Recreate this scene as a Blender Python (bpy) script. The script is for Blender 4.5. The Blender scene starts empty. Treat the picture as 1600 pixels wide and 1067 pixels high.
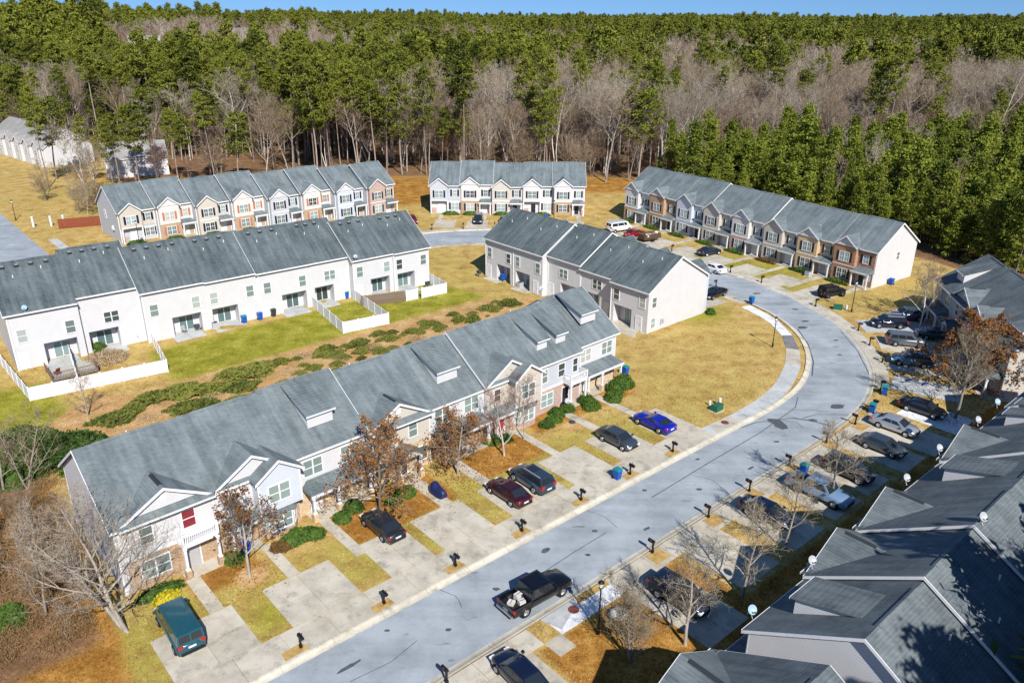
import bpy, math, random
import numpy as np
from mathutils import Matrix, Vector
R = math.radians
SC = bpy.context.scene
COL = SC.collection

# ------------------------------------------------------------------ camera
cam_d = bpy.data.cameras.new('camera')
cam_d.sensor_width = 36.0
cam_d.lens = 1240.0 / 1600.0 * 36.0
cam_d.clip_start = 0.5
cam_d.clip_end = 12000.0
cam = bpy.data.objects.new('camera', cam_d)
COL.objects.link(cam)
_p, _r = R(22.5), R(0.4)
_f = Vector((0, math.cos(_p), -math.sin(_p)))
_x = Vector((1, 0, 0))
_u = _x.cross(_f)
_rt = _x * math.cos(_r) + _u * math.sin(_r)
_up = -_x * math.sin(_r) + _u * math.cos(_r)
m = Matrix((_rt, _up, -_f)).transposed().to_4x4()
m.translation = Vector((0, 0, 41.0))
cam.matrix_world = m
SC.camera = cam

# ------------------------------------------------------------------ sky and sun
SUN_EL = R(41.0)
SUN_AZ = R(-70.0)                      # direction towards the sun, from +X counter-clockwise
world = bpy.data.worlds.new('World')
SC.world = world
world.use_nodes = True
wn = world.node_tree.nodes
wl = world.node_tree.links
wn.clear()
sky = wn.new('ShaderNodeTexSky')
sky.sky_type = 'NISHITA'
sky.sun_disc = False
sky.sun_elevation = SUN_EL
sky.sun_rotation = R(90.0) - SUN_AZ
sky.altitude = 300.0
sky.air_density = 1.0
sky.dust_density = 0.0
sky.ozone_density = 5.0
hs = wn.new('ShaderNodeHueSaturation')
hs.inputs['Saturation'].default_value = 1.12
hs.inputs['Value'].default_value = 1.0
bg = wn.new('ShaderNodeBackground')
bg.inputs['Strength'].default_value = 0.10
wo = wn.new('ShaderNodeOutputWorld')
tcw = wn.new('ShaderNodeTexCoord'); sxw = wn.new('ShaderNodeSeparateXYZ'); cbw = wn.new('ShaderNodeCombineXYZ')
mab = wn.new('ShaderNodeMath'); mab.operation = 'ABSOLUTE'; mad = wn.new('ShaderNodeMath'); mad.operation = 'ADD'; mad.inputs[1].default_value = 0.17
wl.new(tcw.outputs['Generated'], sxw.inputs[0]); wl.new(sxw.outputs[0], cbw.inputs[0]); wl.new(sxw.outputs[1], cbw.inputs[1])
wl.new(sxw.outputs[2], mab.inputs[0]); wl.new(mab.outputs[0], mad.inputs[0]); wl.new(mad.outputs[0], cbw.inputs[2])
nrw = wn.new('ShaderNodeVectorMath'); nrw.operation = 'NORMALIZE'; wl.new(cbw.outputs[0], nrw.inputs[0]); wl.new(nrw.outputs[0], sky.inputs['Vector'])
wl.new(sky.outputs[0], hs.inputs['Color'])
wl.new(hs.outputs[0], bg.inputs['Color'])
wl.new(bg.outputs[0], wo.inputs['Surface'])

sun_d = bpy.data.lights.new('sun', 'SUN')
sun_d.energy = 5.0
sun_d.angle = R(0.5)
sun_d.color = (1.0, 0.965, 0.91)
sun = bpy.data.objects.new('sun', sun_d)
COL.objects.link(sun)
_sd = Vector((math.cos(SUN_EL) * math.cos(SUN_AZ), math.cos(SUN_EL) * math.sin(SUN_AZ), math.sin(SUN_EL)))
sun.rotation_euler = _sd.to_track_quat('Z', 'Y').to_euler()
sun.location = (40, -60, 120)

SC.view_settings.view_transform = 'Standard'
SC.view_settings.look = 'None'
SC.view_settings.exposure = 0.32
SC.view_settings.gamma = 1.0
SC.view_settings.use_curve_mapping = False
SC.cycles.max_bounces = 5
SC.cycles.diffuse_bounces = 2
SC.cycles.glossy_bounces = 2
SC.cycles.transmission_bounces = 2
SC.cycles.transparent_max_bounces = 6
SC.cycles.caustics_reflective = False
SC.cycles.caustics_refractive = False

# ------------------------------------------------------------------ helpers
RNG = random.Random(7)
NPR = np.random.default_rng(11)

def tag(o, label, cat=None, group=None, kind=None):
    o['label'] = label
    if cat: o['category'] = cat
    if group: o['group'] = group
    if kind: o['kind'] = kind
    return o

def empty(name, loc=(0, 0, 0), rz=0.0):
    o = bpy.data.objects.new(name, None)
    o.location = loc
    o.rotation_euler = (0, 0, rz)
    o.empty_display_size = 0.3
    COL.objects.link(o)
    return o

def link_mesh(name, me, parent=None, loc=(0, 0, 0), rz=0.0, rot=None, scale=None):
    o = bpy.data.objects.new(name, me)
    COL.objects.link(o)
    if parent is not None: o.parent = parent
    o.location = loc
    o.rotation_euler = rot if rot is not None else (0, 0, rz)
    if scale is not None: o.scale = scale
    return o

class MB:
    """collects boxes, prisms and slabs; build() links them as one mesh object"""
    def __init__(s):
        s.v, s.f = [], []
    def poly(s, pts):
        n = len(s.v); s.v += [tuple(p) for p in pts]; s.f.append(tuple(range(n, n + len(pts))))
        return s
    def box(s, x0, x1, y0, y1, z0, z1):
        n = len(s.v)
        s.v += [(x0, y0, z0), (x1, y0, z0), (x1, y1, z0), (x0, y1, z0), (x0, y0, z1), (x1, y0, z1), (x1, y1, z1), (x0, y1, z1)]
        s.f += [tuple(n + i for i in q) for q in ((3, 2, 1, 0), (4, 5, 6, 7), (0, 1, 5, 4), (1, 2, 6, 5), (2, 3, 7, 6), (3, 0, 4, 7))]
        return s
    def prism(s, prof, axis, a, b):
        """profile (list of 2-D points) extruded along an axis: x -> (y,z), y -> (x,z), z -> (x,y)"""
        k = len(prof); n = len(s.v)
        def P(q, t):
            return (t, q[0], q[1]) if axis == 'x' else ((q[0], t, q[1]) if axis == 'y' else (q[0], q[1], t))
        s.v += [P(q, a) for q in prof] + [P(q, b) for q in prof]
        s.f.append(tuple(n + i for i in range(k - 1, -1, -1)))
        s.f.append(tuple(n + k + i for i in range(k)))
        for i in range(k):
            j = (i + 1) % k
            s.f.append((n + i, n + j, n + k + j, n + k + i))
        return s
    def slab(s, pts, t):
        """polygon with thickness t below it (straight down)"""
        k = len(pts); n = len(s.v)
        s.v += [tuple(p) for p in pts] + [(p[0], p[1], p[2] - t) for p in pts]
        s.f.append(tuple(n + i for i in range(k)))
        s.f.append(tuple(n + k + i for i in range(k - 1, -1, -1)))
        for i in range(k):
            j = (i + 1) % k
            s.f.append((n + i, n + k + i, n + k + j, n + j))
        return s
    def tube(s, p0, p1, r0, r1, n=6, cap=True):
        a = Vector(p0); b = Vector(p1); d = (b - a)
        if d.length < 1e-6: return s
        d.normalize()
        q = Vector((0, 0, 1)) if abs(d.z) < 0.9 else Vector((1, 0, 0))
        e1 = d.cross(q).normalized(); e2 = d.cross(e1)
        k = len(s.v)
        for (c, r) in ((a, r0), (b, r1)):
            for i in range(n):
                t = 2 * math.pi * i / n
                s.v.append(tuple(c + e1 * (r * math.cos(t)) + e2 * (r * math.sin(t))))
        for i in range(n):
            j = (i + 1) % n
            s.f.append((k + i, k + j, k + n + j, k + n + i))
        if cap:
            s.f.append(tuple(k + i for i in range(n - 1, -1, -1))); s.f.append(tuple(k + n + i for i in range(n)))
        return s
    def lathe(s, prof, n=16, c=(0, 0, 0)):
        k = len(s.v); m_ = len(prof)
        for (r, z) in prof:
            for i in range(n):
                t = 2 * math.pi * i / n
                s.v.append((c[0] + r * math.cos(t), c[1] + r * math.sin(t), c[2] + z))
        for a in range(m_ - 1):
            for i in range(n):
                j = (i + 1) % n
                s.f.append((k + a * n + i, k + a * n + j, k + (a + 1) * n + j, k + (a + 1) * n + i))
        s.f.append(tuple(k + i for i in range(n - 1, -1, -1)))
        s.f.append(tuple(k + (m_ - 1) * n + i for i in range(n)))
        return s
    def mesh(s, name, mat, smooth=False):
        me = bpy.data.meshes.new(name)
        me.from_pydata(s.v, [], s.f)
        if mat is not None: me.materials.append(mat)
        if smooth:
            me.polygons.foreach_set('use_smooth', [True] * len(me.polygons))
        me.update()
        return me
    def build(s, name, mat, parent=None, smooth=False, **k):
        return link_mesh(name, s.mesh(name, mat, smooth), parent, **k)

def np_mesh(name, verts, faces, mat, smooth=False):
    """verts (n,3) array, faces (m,k) array of one polygon size"""
    me = bpy.data.meshes.new(name)
    verts = np.asarray(verts, dtype=np.float32); faces = np.asarray(faces, dtype=np.int32)
    k = faces.shape[1]
    me.vertices.add(len(verts)); me.vertices.foreach_set('co', verts.ravel())
    me.loops.add(faces.size); me.loops.foreach_set('vertex_index', faces.ravel())
    me.polygons.add(len(faces)); me.polygons.foreach_set('loop_start', np.arange(0, faces.size, k, dtype=np.int32))
    if smooth: me.polygons.foreach_set('use_smooth', np.ones(len(faces), dtype=bool))
    me.update(calc_edges=True); me.validate()
    if mat is not None: me.materials.append(mat)
    return me

MESH = {}
def cached(key, fn):
    if key not in MESH: MESH[key] = fn()
    return MESH[key]

# street frame: u runs along the straight street, v from its near kerb towards the first row of houses
UA = R(41.2)
UO = (-3.897, 50.574)
def uvw(u, v):
    return (UO[0] + u * math.cos(UA) - v * math.sin(UA), UO[1] + u * math.sin(UA) + v * math.cos(UA))

# ------------------------------------------------------------------ materials
MAT = {}
def nodes_of(name):
    mt = bpy.data.materials.new(name); mt.use_nodes = True
    MAT[name] = mt
    return mt, mt.node_tree.nodes, mt.node_tree.links, mt.node_tree.nodes['Principled BSDF']

def nd(N, t, **kw):
    n = N.new(t)
    for k, v in kw.items():
        if k in n.inputs.keys(): n.inputs[k].default_value = v
        else: setattr(n, k, v)
    return n

def ramp(N, stops, interp='LINEAR'):
    n = N.new('ShaderNodeValToRGB'); n.color_ramp.interpolation = interp
    el = n.color_ramp.elements
    while len(el) < len(stops): el.new(0.5)
    for e, (p, c) in zip(el, stops):
        e.position = p; e.color = (*c, 1.0) if len(c) == 3 else c
    return n

def mat_plain(name, col, rough=0.6, spec=0.3, metal=0.0, coat=0.0, var=0.0, vscale=3.0, bump=0.0):
    mt, N, L, b = nodes_of(name)
    b.inputs['Base Color'].default_value = (*col, 1); b.inputs['Roughness'].default_value = rough
    b.inputs['Specular IOR Level'].default_value = spec; b.inputs['Metallic'].default_value = metal
    b.inputs['Coat Weight'].default_value = coat; b.inputs['Coat Roughness'].default_value = 0.08
    if var > 0 or bump > 0:
        tc = nd(N, 'ShaderNodeTexCoord'); no = nd(N, 'ShaderNodeTexNoise', Scale=vscale, Detail=4.0)
        L.new(tc.outputs['Object'], no.inputs['Vector'])
        if var > 0:
            r = ramp(N, [(0.25, tuple(c * (1 - var) for c in col)), (0.75, tuple(min(1, c * (1 + var)) for c in col))])
            L.new(no.outputs['Fac'], r.inputs['Fac']); L.new(r.outputs['Color'], b.inputs['Base Color'])
        if bump > 0:
            bp = nd(N, 'ShaderNodeBump', Strength=bump, Distance=0.05)
            L.new(no.outputs['Fac'], bp.inputs['Height']); L.new(bp.outputs['Normal'], b.inputs['Normal'])
    return mt

def mat_siding(name, col):
    """lapped vinyl boards 12 cm high, light dirt"""
    mt, N, L, b = nodes_of(name)
    b.inputs['Roughness'].default_value = 0.55; b.inputs['Specular IOR Level'].default_value = 0.25
    tc = nd(N, 'ShaderNodeTexCoord'); sx = nd(N, 'ShaderNodeSeparateXYZ'); L.new(tc.outputs['Object'], sx.inputs[0])
    mu = nd(N, 'ShaderNodeMath', operation='MULTIPLY'); mu.inputs[1].default_value = 1 / 0.19; L.new(sx.outputs['Z'], mu.inputs[0])
    fr = nd(N, 'ShaderNodeMath', operation='FRACT'); L.new(mu.outputs[0], fr.inputs[0])
    bp = nd(N, 'ShaderNodeBump', Strength=0.45, Distance=0.02); bp.invert = True
    L.new(fr.outputs[0], bp.inputs['Height']); L.new(bp.outputs['Normal'], b.inputs['Normal'])
    no = nd(N, 'ShaderNodeTexNoise', Scale=0.9, Detail=5.0); L.new(tc.outputs['Object'], no.inputs['Vector'])
    r = ramp(N, [(0.3, tuple(c * 0.93 for c in col)), (0.7, col)]); L.new(no.outputs['Fac'], r.inputs['Fac'])
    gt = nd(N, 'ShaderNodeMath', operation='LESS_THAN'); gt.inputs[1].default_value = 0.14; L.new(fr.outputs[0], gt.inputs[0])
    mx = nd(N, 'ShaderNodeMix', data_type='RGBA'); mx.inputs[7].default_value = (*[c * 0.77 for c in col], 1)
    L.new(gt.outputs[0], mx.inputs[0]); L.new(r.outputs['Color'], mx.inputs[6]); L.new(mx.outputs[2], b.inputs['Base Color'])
    return mt

def mat_brick(name, c1, c2, mortar):
    mt, N, L, b = nodes_of(name)
    b.inputs['Roughness'].default_value = 0.85; b.inputs['Specular IOR Level'].default_value = 0.15
    tc = nd(N, 'ShaderNodeTexCoord'); sx = nd(N, 'ShaderNodeSeparateXYZ'); L.new(tc.outputs['Object'], sx.inputs[0])
    ad = nd(N, 'ShaderNodeMath', operation='ADD'); L.new(sx.outputs['X'], ad.inputs[0]); L.new(sx.outputs['Y'], ad.inputs[1])
    cb = nd(N, 'ShaderNodeCombineXYZ'); L.new(ad.outputs[0], cb.inputs[0]); L.new(sx.outputs['Z'], cb.inputs[1])
    br = nd(N, 'ShaderNodeTexBrick', Scale=1.0); br.inputs['Color1'].default_value = (*c1, 1); br.inputs['Color2'].default_value = (*c2, 1)
    br.inputs['Mortar'].default_value = (*mortar, 1); br.inputs['Brick Width'].default_value = 0.24; br.inputs['Row Height'].default_value = 0.08
    br.inputs['Mortar Size'].default_value = 0.008; br.inputs['Bias'].default_value = -0.1
    L.new(cb.outputs[0], br.inputs['Vector'])
    no = nd(N, 'ShaderNodeTexNoise', Scale=6.0, Detail=3.0); L.new(cb.outputs[0], no.inputs['Vector'])
    mx = nd(N, 'ShaderNodeMix', data_type='RGBA', blend_type='OVERLAY'); mx.inputs[0].default_value = 0.55
    L.new(br.outputs['Color'], mx.inputs[6]); L.new(no.outputs['Fac'], mx.inputs[7]); L.new(mx.outputs[2], b.inputs['Base Color'])
    bp = nd(N, 'ShaderNodeBump', Strength=0.6, Distance=0.02); L.new(br.outputs['Fac'], bp.inputs['Height']); bp.invert = True
    L.new(bp.outputs['Normal'], b.inputs['Normal'])
    return mt

def mat_shingle(name, dark, light, streak=0.5):
    """asphalt shingles: courses up the slope, tab speckle, long algae streaks running down the slope"""
    mt, N, L, b = nodes_of(name)
    b.inputs['Roughness'].default_value = 0.9; b.inputs['Specular IOR Level'].default_value = 0.2
    tc = nd(N, 'ShaderNodeTexCoord'); sx = nd(N, 'ShaderNodeSeparateXYZ'); L.new(tc.outputs['Object'], sx.inputs[0])
    mu = nd(N, 'ShaderNodeMath', operation='MULTIPLY'); mu.inputs[1].default_value = 1 / 0.115; L.new(sx.outputs['Z'], mu.inputs[0])
    fr = nd(N, 'ShaderNodeMath', operation='FRACT'); L.new(mu.outputs[0], fr.inputs[0])
    fl = nd(N, 'ShaderNodeMath', operation='FLOOR'); L.new(mu.outputs[0], fl.inputs[0])
    ad = nd(N, 'ShaderNodeMath', operation='ADD'); L.new(sx.outputs['X'], ad.inputs[0]); L.new(sx.outputs['Y'], ad.inputs[1])
    cb = nd(N, 'ShaderNodeCombineXYZ'); m3 = nd(N, 'ShaderNodeMath', operation='MULTIPLY'); m3.inputs[1].default_value = 3.1
    L.new(ad.outputs[0], m3.inputs[0]); L.new(m3.outputs[0], cb.inputs[0]); L.new(fl.outputs[0], cb.inputs[1])
    m4 = nd(N, 'ShaderNodeMath', operation='MULTIPLY'); m4.inputs[1].default_value = 2.0; L.new(sx.outputs['Y'], m4.inputs[0]); 
    tab = nd(N, 'ShaderNodeTexWhiteNoise', noise_dimensions='2D')
    fx = nd(N, 'ShaderNodeVectorMath', operation='FLOOR'); L.new(cb.outputs[0], fx.inputs[0]); L.new(fx.outputs[0], tab.inputs['Vector'])
    big = nd(N, 'ShaderNodeTexNoise', Scale=0.35, Detail=6.0, Roughness=0.65); L.new(tc.outputs['Object'], big.inputs['Vector'])
    mp = nd(N, 'ShaderNodeMapping'); mp.inputs['Scale'].default_value = (1.6, 0.16, 0.16); L.new(tc.outputs['Object'], mp.inputs['Vector'])
    st = nd(N, 'ShaderNodeTexNoise', Scale=1.0, Detail=4.0, Roughness=0.6); L.new(mp.outputs[0], st.inputs['Vector'])
    a1 = nd(N, 'ShaderNodeMix', data_type='FLOAT'); a1.inputs[0].default_value = streak
    L.new(big.outputs['Fac'], a1.inputs[2]); L.new(st.outputs['Fac'], a1.inputs[3])
    a2 = nd(N, 'ShaderNodeMath', operation='MULTIPLY_ADD'); a2.inputs[1].default_value = 0.075
    L.new(tab.outputs['Value'], a2.inputs[0]); L.new(a1.outputs[0], a2.inputs[2])
    a3 = nd(N, 'ShaderNodeMath', operation='MULTIPLY_ADD'); a3.inputs[1].default_value = 0.11
    L.new(fr.outputs[0], a3.inputs[0]); L.new(a2.outputs[0], a3.inputs[2])
    r = ramp(N, [(0.40, dark), (0.60, tuple((a + c) / 2 for a, c in zip(dark, light))), (0.78, light)])
    L.new(a3.outputs[0], r.inputs['Fac']); L.new(r.outputs['Color'], b.inputs['Base Color'])
    bp = nd(N, 'ShaderNodeBump', Strength=0.5, Distance=0.02); bp.invert = True
    L.new(fr.outputs[0], bp.inputs['Height']); L.new(bp.outputs['Normal'], b.inputs['Normal'])
    return mt

def mat_concrete(name, c_lo, c_hi, stain=(0.5, 0.36, 0.2), amt=0.25):
    mt, N, L, b = nodes_of(name)
    b.inputs['Roughness'].default_value = 0.85; b.inputs['Specular IOR Level'].default_value = 0.2
    ge = nd(N, 'ShaderNodeNewGeometry'); oi = nd(N, 'ShaderNodeObjectInfo')
    n1 = nd(N, 'ShaderNodeTexNoise', Scale=0.55, Detail=6.0, Roughness=0.65); L.new(ge.outputs['Position'], n1.inputs['Vector'])
    n2 = nd(N, 'ShaderNodeTexNoise', Scale=9.0, Detail=4.0); L.new(ge.outputs['Position'], n2.inputs['Vector'])
    ad = nd(N, 'ShaderNodeMath', operation='MULTIPLY_ADD'); ad.inputs[1].default_value = 0.25
    L.new(n2.outputs['Fac'], ad.inputs[0]); L.new(n1.outputs['Fac'], ad.inputs[2])
    a2 = nd(N, 'ShaderNodeMath', operation='MULTIPLY_ADD'); a2.inputs[1].default_value = 0.16
    L.new(oi.outputs['Random'], a2.inputs[0]); L.new(ad.outputs[0], a2.inputs[2])
    r = ramp(N, [(0.45, c_lo), (0.85, c_hi)]); L.new(a2.outputs[0], r.inputs['Fac'])
    n3 = nd(N, 'ShaderNodeTexNoise', Scale=0.22, Detail=5.0, Roughness=0.7); L.new(ge.outputs['Position'], n3.inputs['Vector'])
    r3 = ramp(N, [(0.56, (0, 0, 0)), (0.72, (amt, amt, amt))]); L.new(n3.outputs['Fac'], r3.inputs['Fac'])
    mx = nd(N, 'ShaderNodeMix', data_type='RGBA'); mx.inputs[7].default_value = (*stain, 1)
    L.new(r3.outputs['Color'], mx.inputs[0]); L.new(r.outputs['Color'], mx.inputs[6])
    n4 = nd(N, 'ShaderNodeTexNoise', Scale=0.8, Detail=5.0, Roughness=0.72); L.new(ge.outputs['Position'], n4.inputs['Vector'])
    r4 = ramp(N, [(0.52, (1, 1, 1)), (0.70, (0.62, 0.62, 0.60))]); L.new(n4.outputs['Fac'], r4.inputs['Fac'])
    m5 = nd(N, 'ShaderNodeMix', data_type='RGBA', blend_type='MULTIPLY'); m5.inputs[0].default_value = 1.0
    L.new(mx.outputs[2], m5.inputs[6]); L.new(r4.outputs['Color'], m5.inputs[7]); L.new(m5.outputs[2], b.inputs['Base Color'])
    bp = nd(N, 'ShaderNodeBump', Strength=0.15, Distance=0.02); L.new(n2.outputs['Fac'], bp.inputs['Height']); L.new(bp.outputs['Normal'], b.inputs['Normal'])
    return mt

def mat_foliage(name, dark, light, rough=0.7, scale=0.35, trans=0.0):
    mt, N, L, b = nodes_of(name)
    b.inputs['Roughness'].default_value = rough; b.inputs['Specular IOR Level'].default_value = 0.15
    ge = nd(N, 'ShaderNodeNewGeometry'); oi = nd(N, 'ShaderNodeObjectInfo')
    n1 = nd(N, 'ShaderNodeTexNoise', Scale=scale, Detail=3.0, Roughness=0.7); L.new(ge.outputs['Position'], n1.inputs['Vector'])
    ad = nd(N, 'ShaderNodeMath', operation='MULTIPLY_ADD'); ad.inputs[1].default_value = 0.45; 
    L.new(oi.outputs['Random'], ad.inputs[0]); L.new(n1.outputs['Fac'], ad.inputs[2])
    isl = nd(N, 'ShaderNodeMath', operation='MULTIPLY_ADD'); isl.inputs[1].default_value = 0.3
    L.new(ge.outputs['Random Per Island'], isl.inputs[0]); L.new(ad.outputs[0], isl.inputs[2])
    r = ramp(N, [(0.45, dark), (1.15 / 1.25, light)]); L.new(isl.outputs[0], r.inputs['Fac'])
    L.new(r.outputs['Color'], b.inputs['Base Color'])
    return mt

def mat_bark(name, dark, light, scale=4.0):
    mt, N, L, b = nodes_of(name)
    b.inputs['Roughness'].default_value = 0.9; b.inputs['Specular IOR Level'].default_value = 0.1
    tc = nd(N, 'ShaderNodeTexCoord'); oi = nd(N, 'ShaderNodeObjectInfo')
    mp = nd(N, 'ShaderNodeMapping'); mp.inputs['Scale'].default_value = (1, 1, 0.3); L.new(tc.outputs['Object'], mp.inputs['Vector'])
    no = nd(N, 'ShaderNodeTexNoise', Scale=scale, Detail=4.0); L.new(mp.outputs[0], no.inputs['Vector'])
    ad = nd(N, 'ShaderNodeMath', operation='MULTIPLY_ADD'); ad.inputs[1].default_value = 0.35
    L.new(oi.outputs['Random'], ad.inputs[0]); L.new(no.outputs['Fac'], ad.inputs[2])
    r = ramp(N, [(0.4, dark), (0.95, light)]); L.new(ad.outputs[0], r.inputs['Fac']); L.new(r.outputs['Color'], b.inputs['Base Color'])
    return mt

def mat_glass(name, base=(0.24, 0.31, 0.29), rough=0.06, lo=0.25, hi=1.5):
    """window glass with blinds or a dark room behind it: tone differs from window to window"""
    mt, N, L, b = nodes_of(name)
    b.inputs['Roughness'].default_value = rough; b.inputs['Specular IOR Level'].default_value = 0.6
    oi = nd(N, 'ShaderNodeObjectInfo')
    r = ramp(N, [(0.0, tuple(c * lo * .5 for c in base)), (0.22, tuple(c * 0.6 for c in base)), (0.5, base), (0.78, tuple(min(1, c * hi) for c in base)), (1.0, (0.52, 0.52, 0.47))])
    L.new(oi.outputs['Random'], r.inputs['Fac'])
    tc = nd(N, 'ShaderNodeTexCoord'); sx = nd(N, 'ShaderNodeSeparateXYZ'); L.new(tc.outputs['Object'], sx.inputs[0])
    mu = nd(N, 'ShaderNodeMath', operation='MULTIPLY'); mu.inputs[1].default_value = 16.0; L.new(sx.outputs['Z'], mu.inputs[0])
    fr = nd(N, 'ShaderNodeMath', operation='FRACT'); L.new(mu.outputs[0], fr.inputs[0])
    mx = nd(N, 'ShaderNodeMix', data_type='RGBA', blend_type='MULTIPLY'); mx.inputs[0].default_value = 0.35
    L.new(r.outputs['Color'], mx.inputs[6]); L.new(fr.outputs[0], mx.inputs[7]); L.new(mx.outputs[2], b.inputs['Base Color'])
    return mt

WHITE = mat_plain('white_trim', (0.76, 0.76, 0.76), 0.5, var=0.06)
FENCEW = mat_plain('white_vinyl', (0.74, 0.74, 0.75), 0.4, var=0.04, vscale=0.8)
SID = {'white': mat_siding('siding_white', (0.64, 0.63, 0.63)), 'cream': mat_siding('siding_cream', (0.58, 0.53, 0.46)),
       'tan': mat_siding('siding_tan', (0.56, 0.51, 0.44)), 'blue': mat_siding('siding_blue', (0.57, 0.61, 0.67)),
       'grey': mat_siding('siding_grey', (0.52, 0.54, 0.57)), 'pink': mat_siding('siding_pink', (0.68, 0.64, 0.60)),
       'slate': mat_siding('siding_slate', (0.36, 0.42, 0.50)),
       'brick': mat_brick('brick_orange', (0.38, 0.225, 0.125), (0.50, 0.325, 0.19), (0.6, 0.5, 0.38)),
       'redbrick': mat_brick('brick_red', (0.34, 0.155, 0.085), (0.46, 0.24, 0.13), (0.55, 0.45, 0.36)),
       'buff': mat_brick('brick_buff', (0.56, 0.38, 0.20), (0.66, 0.47, 0.27), (0.66, 0.58, 0.48)),
       'rose': mat_brick('brick_rose', (0.42, 0.26, 0.21), (0.54, 0.37, 0.30), (0.6, 0.54, 0.5))}
ROOF = mat_shingle('roof_shingle', (0.080, 0.101, 0.106), (0.222, 0.254, 0.262))
ROOFD = mat_shingle('roof_shingle_weathered', (0.042, 0.058, 0.063), (0.160, 0.188, 0.193), 0.65)
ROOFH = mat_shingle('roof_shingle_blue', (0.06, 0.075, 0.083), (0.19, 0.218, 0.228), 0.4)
ROOFG = mat_shingle('roof_shingle_grey', (0.22, 0.21, 0.20), (0.36, 0.35, 0.33), 0.3)
GLASS = mat_glass('window_glass')
GLASSD = mat_glass('door_glass', (0.12, 0.19, 0.19), 0.08, 0.5, 1.6)
DOORW = mat_plain('door_white', (0.72, 0.72, 0.73), 0.45)
DOORG = mat_plain('door_grey', (0.42, 0.41, 0.41), 0.5)
DOORD = mat_plain('door_dark', (0.025, 0.022, 0.03), 0.4)
DOORR = mat_plain('door_red', (0.35, 0.03, 0.03), 0.4)
SHUT = mat_plain('shutter_navy', (0.012, 0.012, 0.045), 0.5)
SHUTK = mat_plain('shutter_black', (0.02, 0.018, 0.018), 0.5)
SHUTR = mat_plain('shutter_rust', (0.45, 0.17, 0.09), 0.5)
VENTD = mat_plain('vent_dark', (0.03, 0.035, 0.04), 0.6)
BLACK = mat_plain('black_metal', (0.012, 0.012, 0.014), 0.45)
STEEL = mat_plain('dish_grey', (0.40, 0.42, 0.45), 0.35, 0.5)
DISHB = mat_plain('dish_blue', (0.30, 0.44, 0.54), 0.35, 0.5)
CONC = mat_concrete('concrete', (0.35, 0.315, 0.25), (0.56, 0.51, 0.42))
CONCL = mat_concrete('concrete_new', (0.60, 0.61, 0.62), (0.76, 0.77, 0.78), amt=0.05)
CONCG = mat_concrete('concrete_grey', (0.36, 0.37, 0.37), (0.52, 0.53, 0.52), (0.3, 0.28, 0.24))
CURB = mat_concrete('kerb_concrete', (0.42, 0.38, 0.30), (0.62, 0.57, 0.46), amt=0.06)
# ------------------------------------------------------------------ numeric helpers for the terrain
def vnoise(x, y, s, seed=0):
    """smooth value noise on arrays"""
    xs, ys = np.asarray(x) / s, np.asarray(y) / s
    xi, yi = np.floor(xs).astype(np.int64), np.floor(ys).astype(np.int64)
    fx, fy = xs - xi, ys - yi
    fx = fx * fx * (3 - 2 * fx); fy = fy * fy * (3 - 2 * fy)
    def h(a, b):
        n = (a * 374761393 + b * 668265263 + seed * 974711) & 0x7fffffff
        n = ((n ^ (n >> 13)) * 1274126177) & 0x7fffffff
        return ((n ^ (n >> 16)) & 0xffff) / 65535.0
    return (h(xi, yi) * (1 - fx) + h(xi + 1, yi) * fx) * (1 - fy) + (h(xi, yi + 1) * (1 - fx) + h(xi + 1, yi + 1) * fx) * fy

def sstep(a, b, t):
    t = np.clip((np.asarray(t, dtype=float) - a) / (b - a), 0, 1)
    return t * t * (3 - 2 * t)

def poly_sd(px, py, poly):
    """signed distance to a polygon, positive inside"""
    px = np.asarray(px, dtype=float); py = np.asarray(py, dtype=float)
    d = np.full(px.shape, 1e9); ins = np.zeros(px.shape, dtype=bool)
    n = len(poly)
    for i in range(n):
        x0, y0 = poly[i]; x1, y1 = poly[(i + 1) % n]
        ex, ey = x1 - x0, y1 - y0
        t = np.clip(((px - x0) * ex + (py - y0) * ey) / (ex * ex + ey * ey + 1e-9), 0, 1)
        d = np.minimum(d, np.hypot(px - x0 - t * ex, py - y0 - t * ey))
        c = ((y0 > py) != (y1 > py)) & (px < (x1 - x0) * (py - y0) / (y1 - y0 + 1e-12) + x0)
        ins ^= c
    return np.where(ins, d, -d)

def chaikin(pts, n=2):
    for _ in range(n):
        q = [pts[0]]
        for a, b in zip(pts[:-1], pts[1:]):
            q += [(a[0] * .75 + b[0] * .25, a[1] * .75 + b[1] * .25), (a[0] * .25 + b[0] * .75, a[1] * .25 + b[1] * .75)]
        pts = q + [pts[-1]]
    return pts

def resample(pts, step=None, n=None):
    p = np.array(pts, dtype=float)
    s = np.concatenate([[0], np.cumsum(np.hypot(*np.diff(p, axis=0).T))])
    k = n if n else max(2, int(round(s[-1] / step)) + 1)
    t = np.linspace(0, s[-1], k)
    return np.stack([np.interp(t, s, p[:, 0]), np.interp(t, s, p[:, 1])], 1)

def offset(p, d):
    """polyline moved d metres to its left"""
    p = np.asarray(p, dtype=float)
    t = np.gradient(p, axis=0); t /= np.hypot(t[:, 0], t[:, 1])[:, None]
    return p + np.stack([-t[:, 1], t[:, 0]], 1) * d

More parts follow.
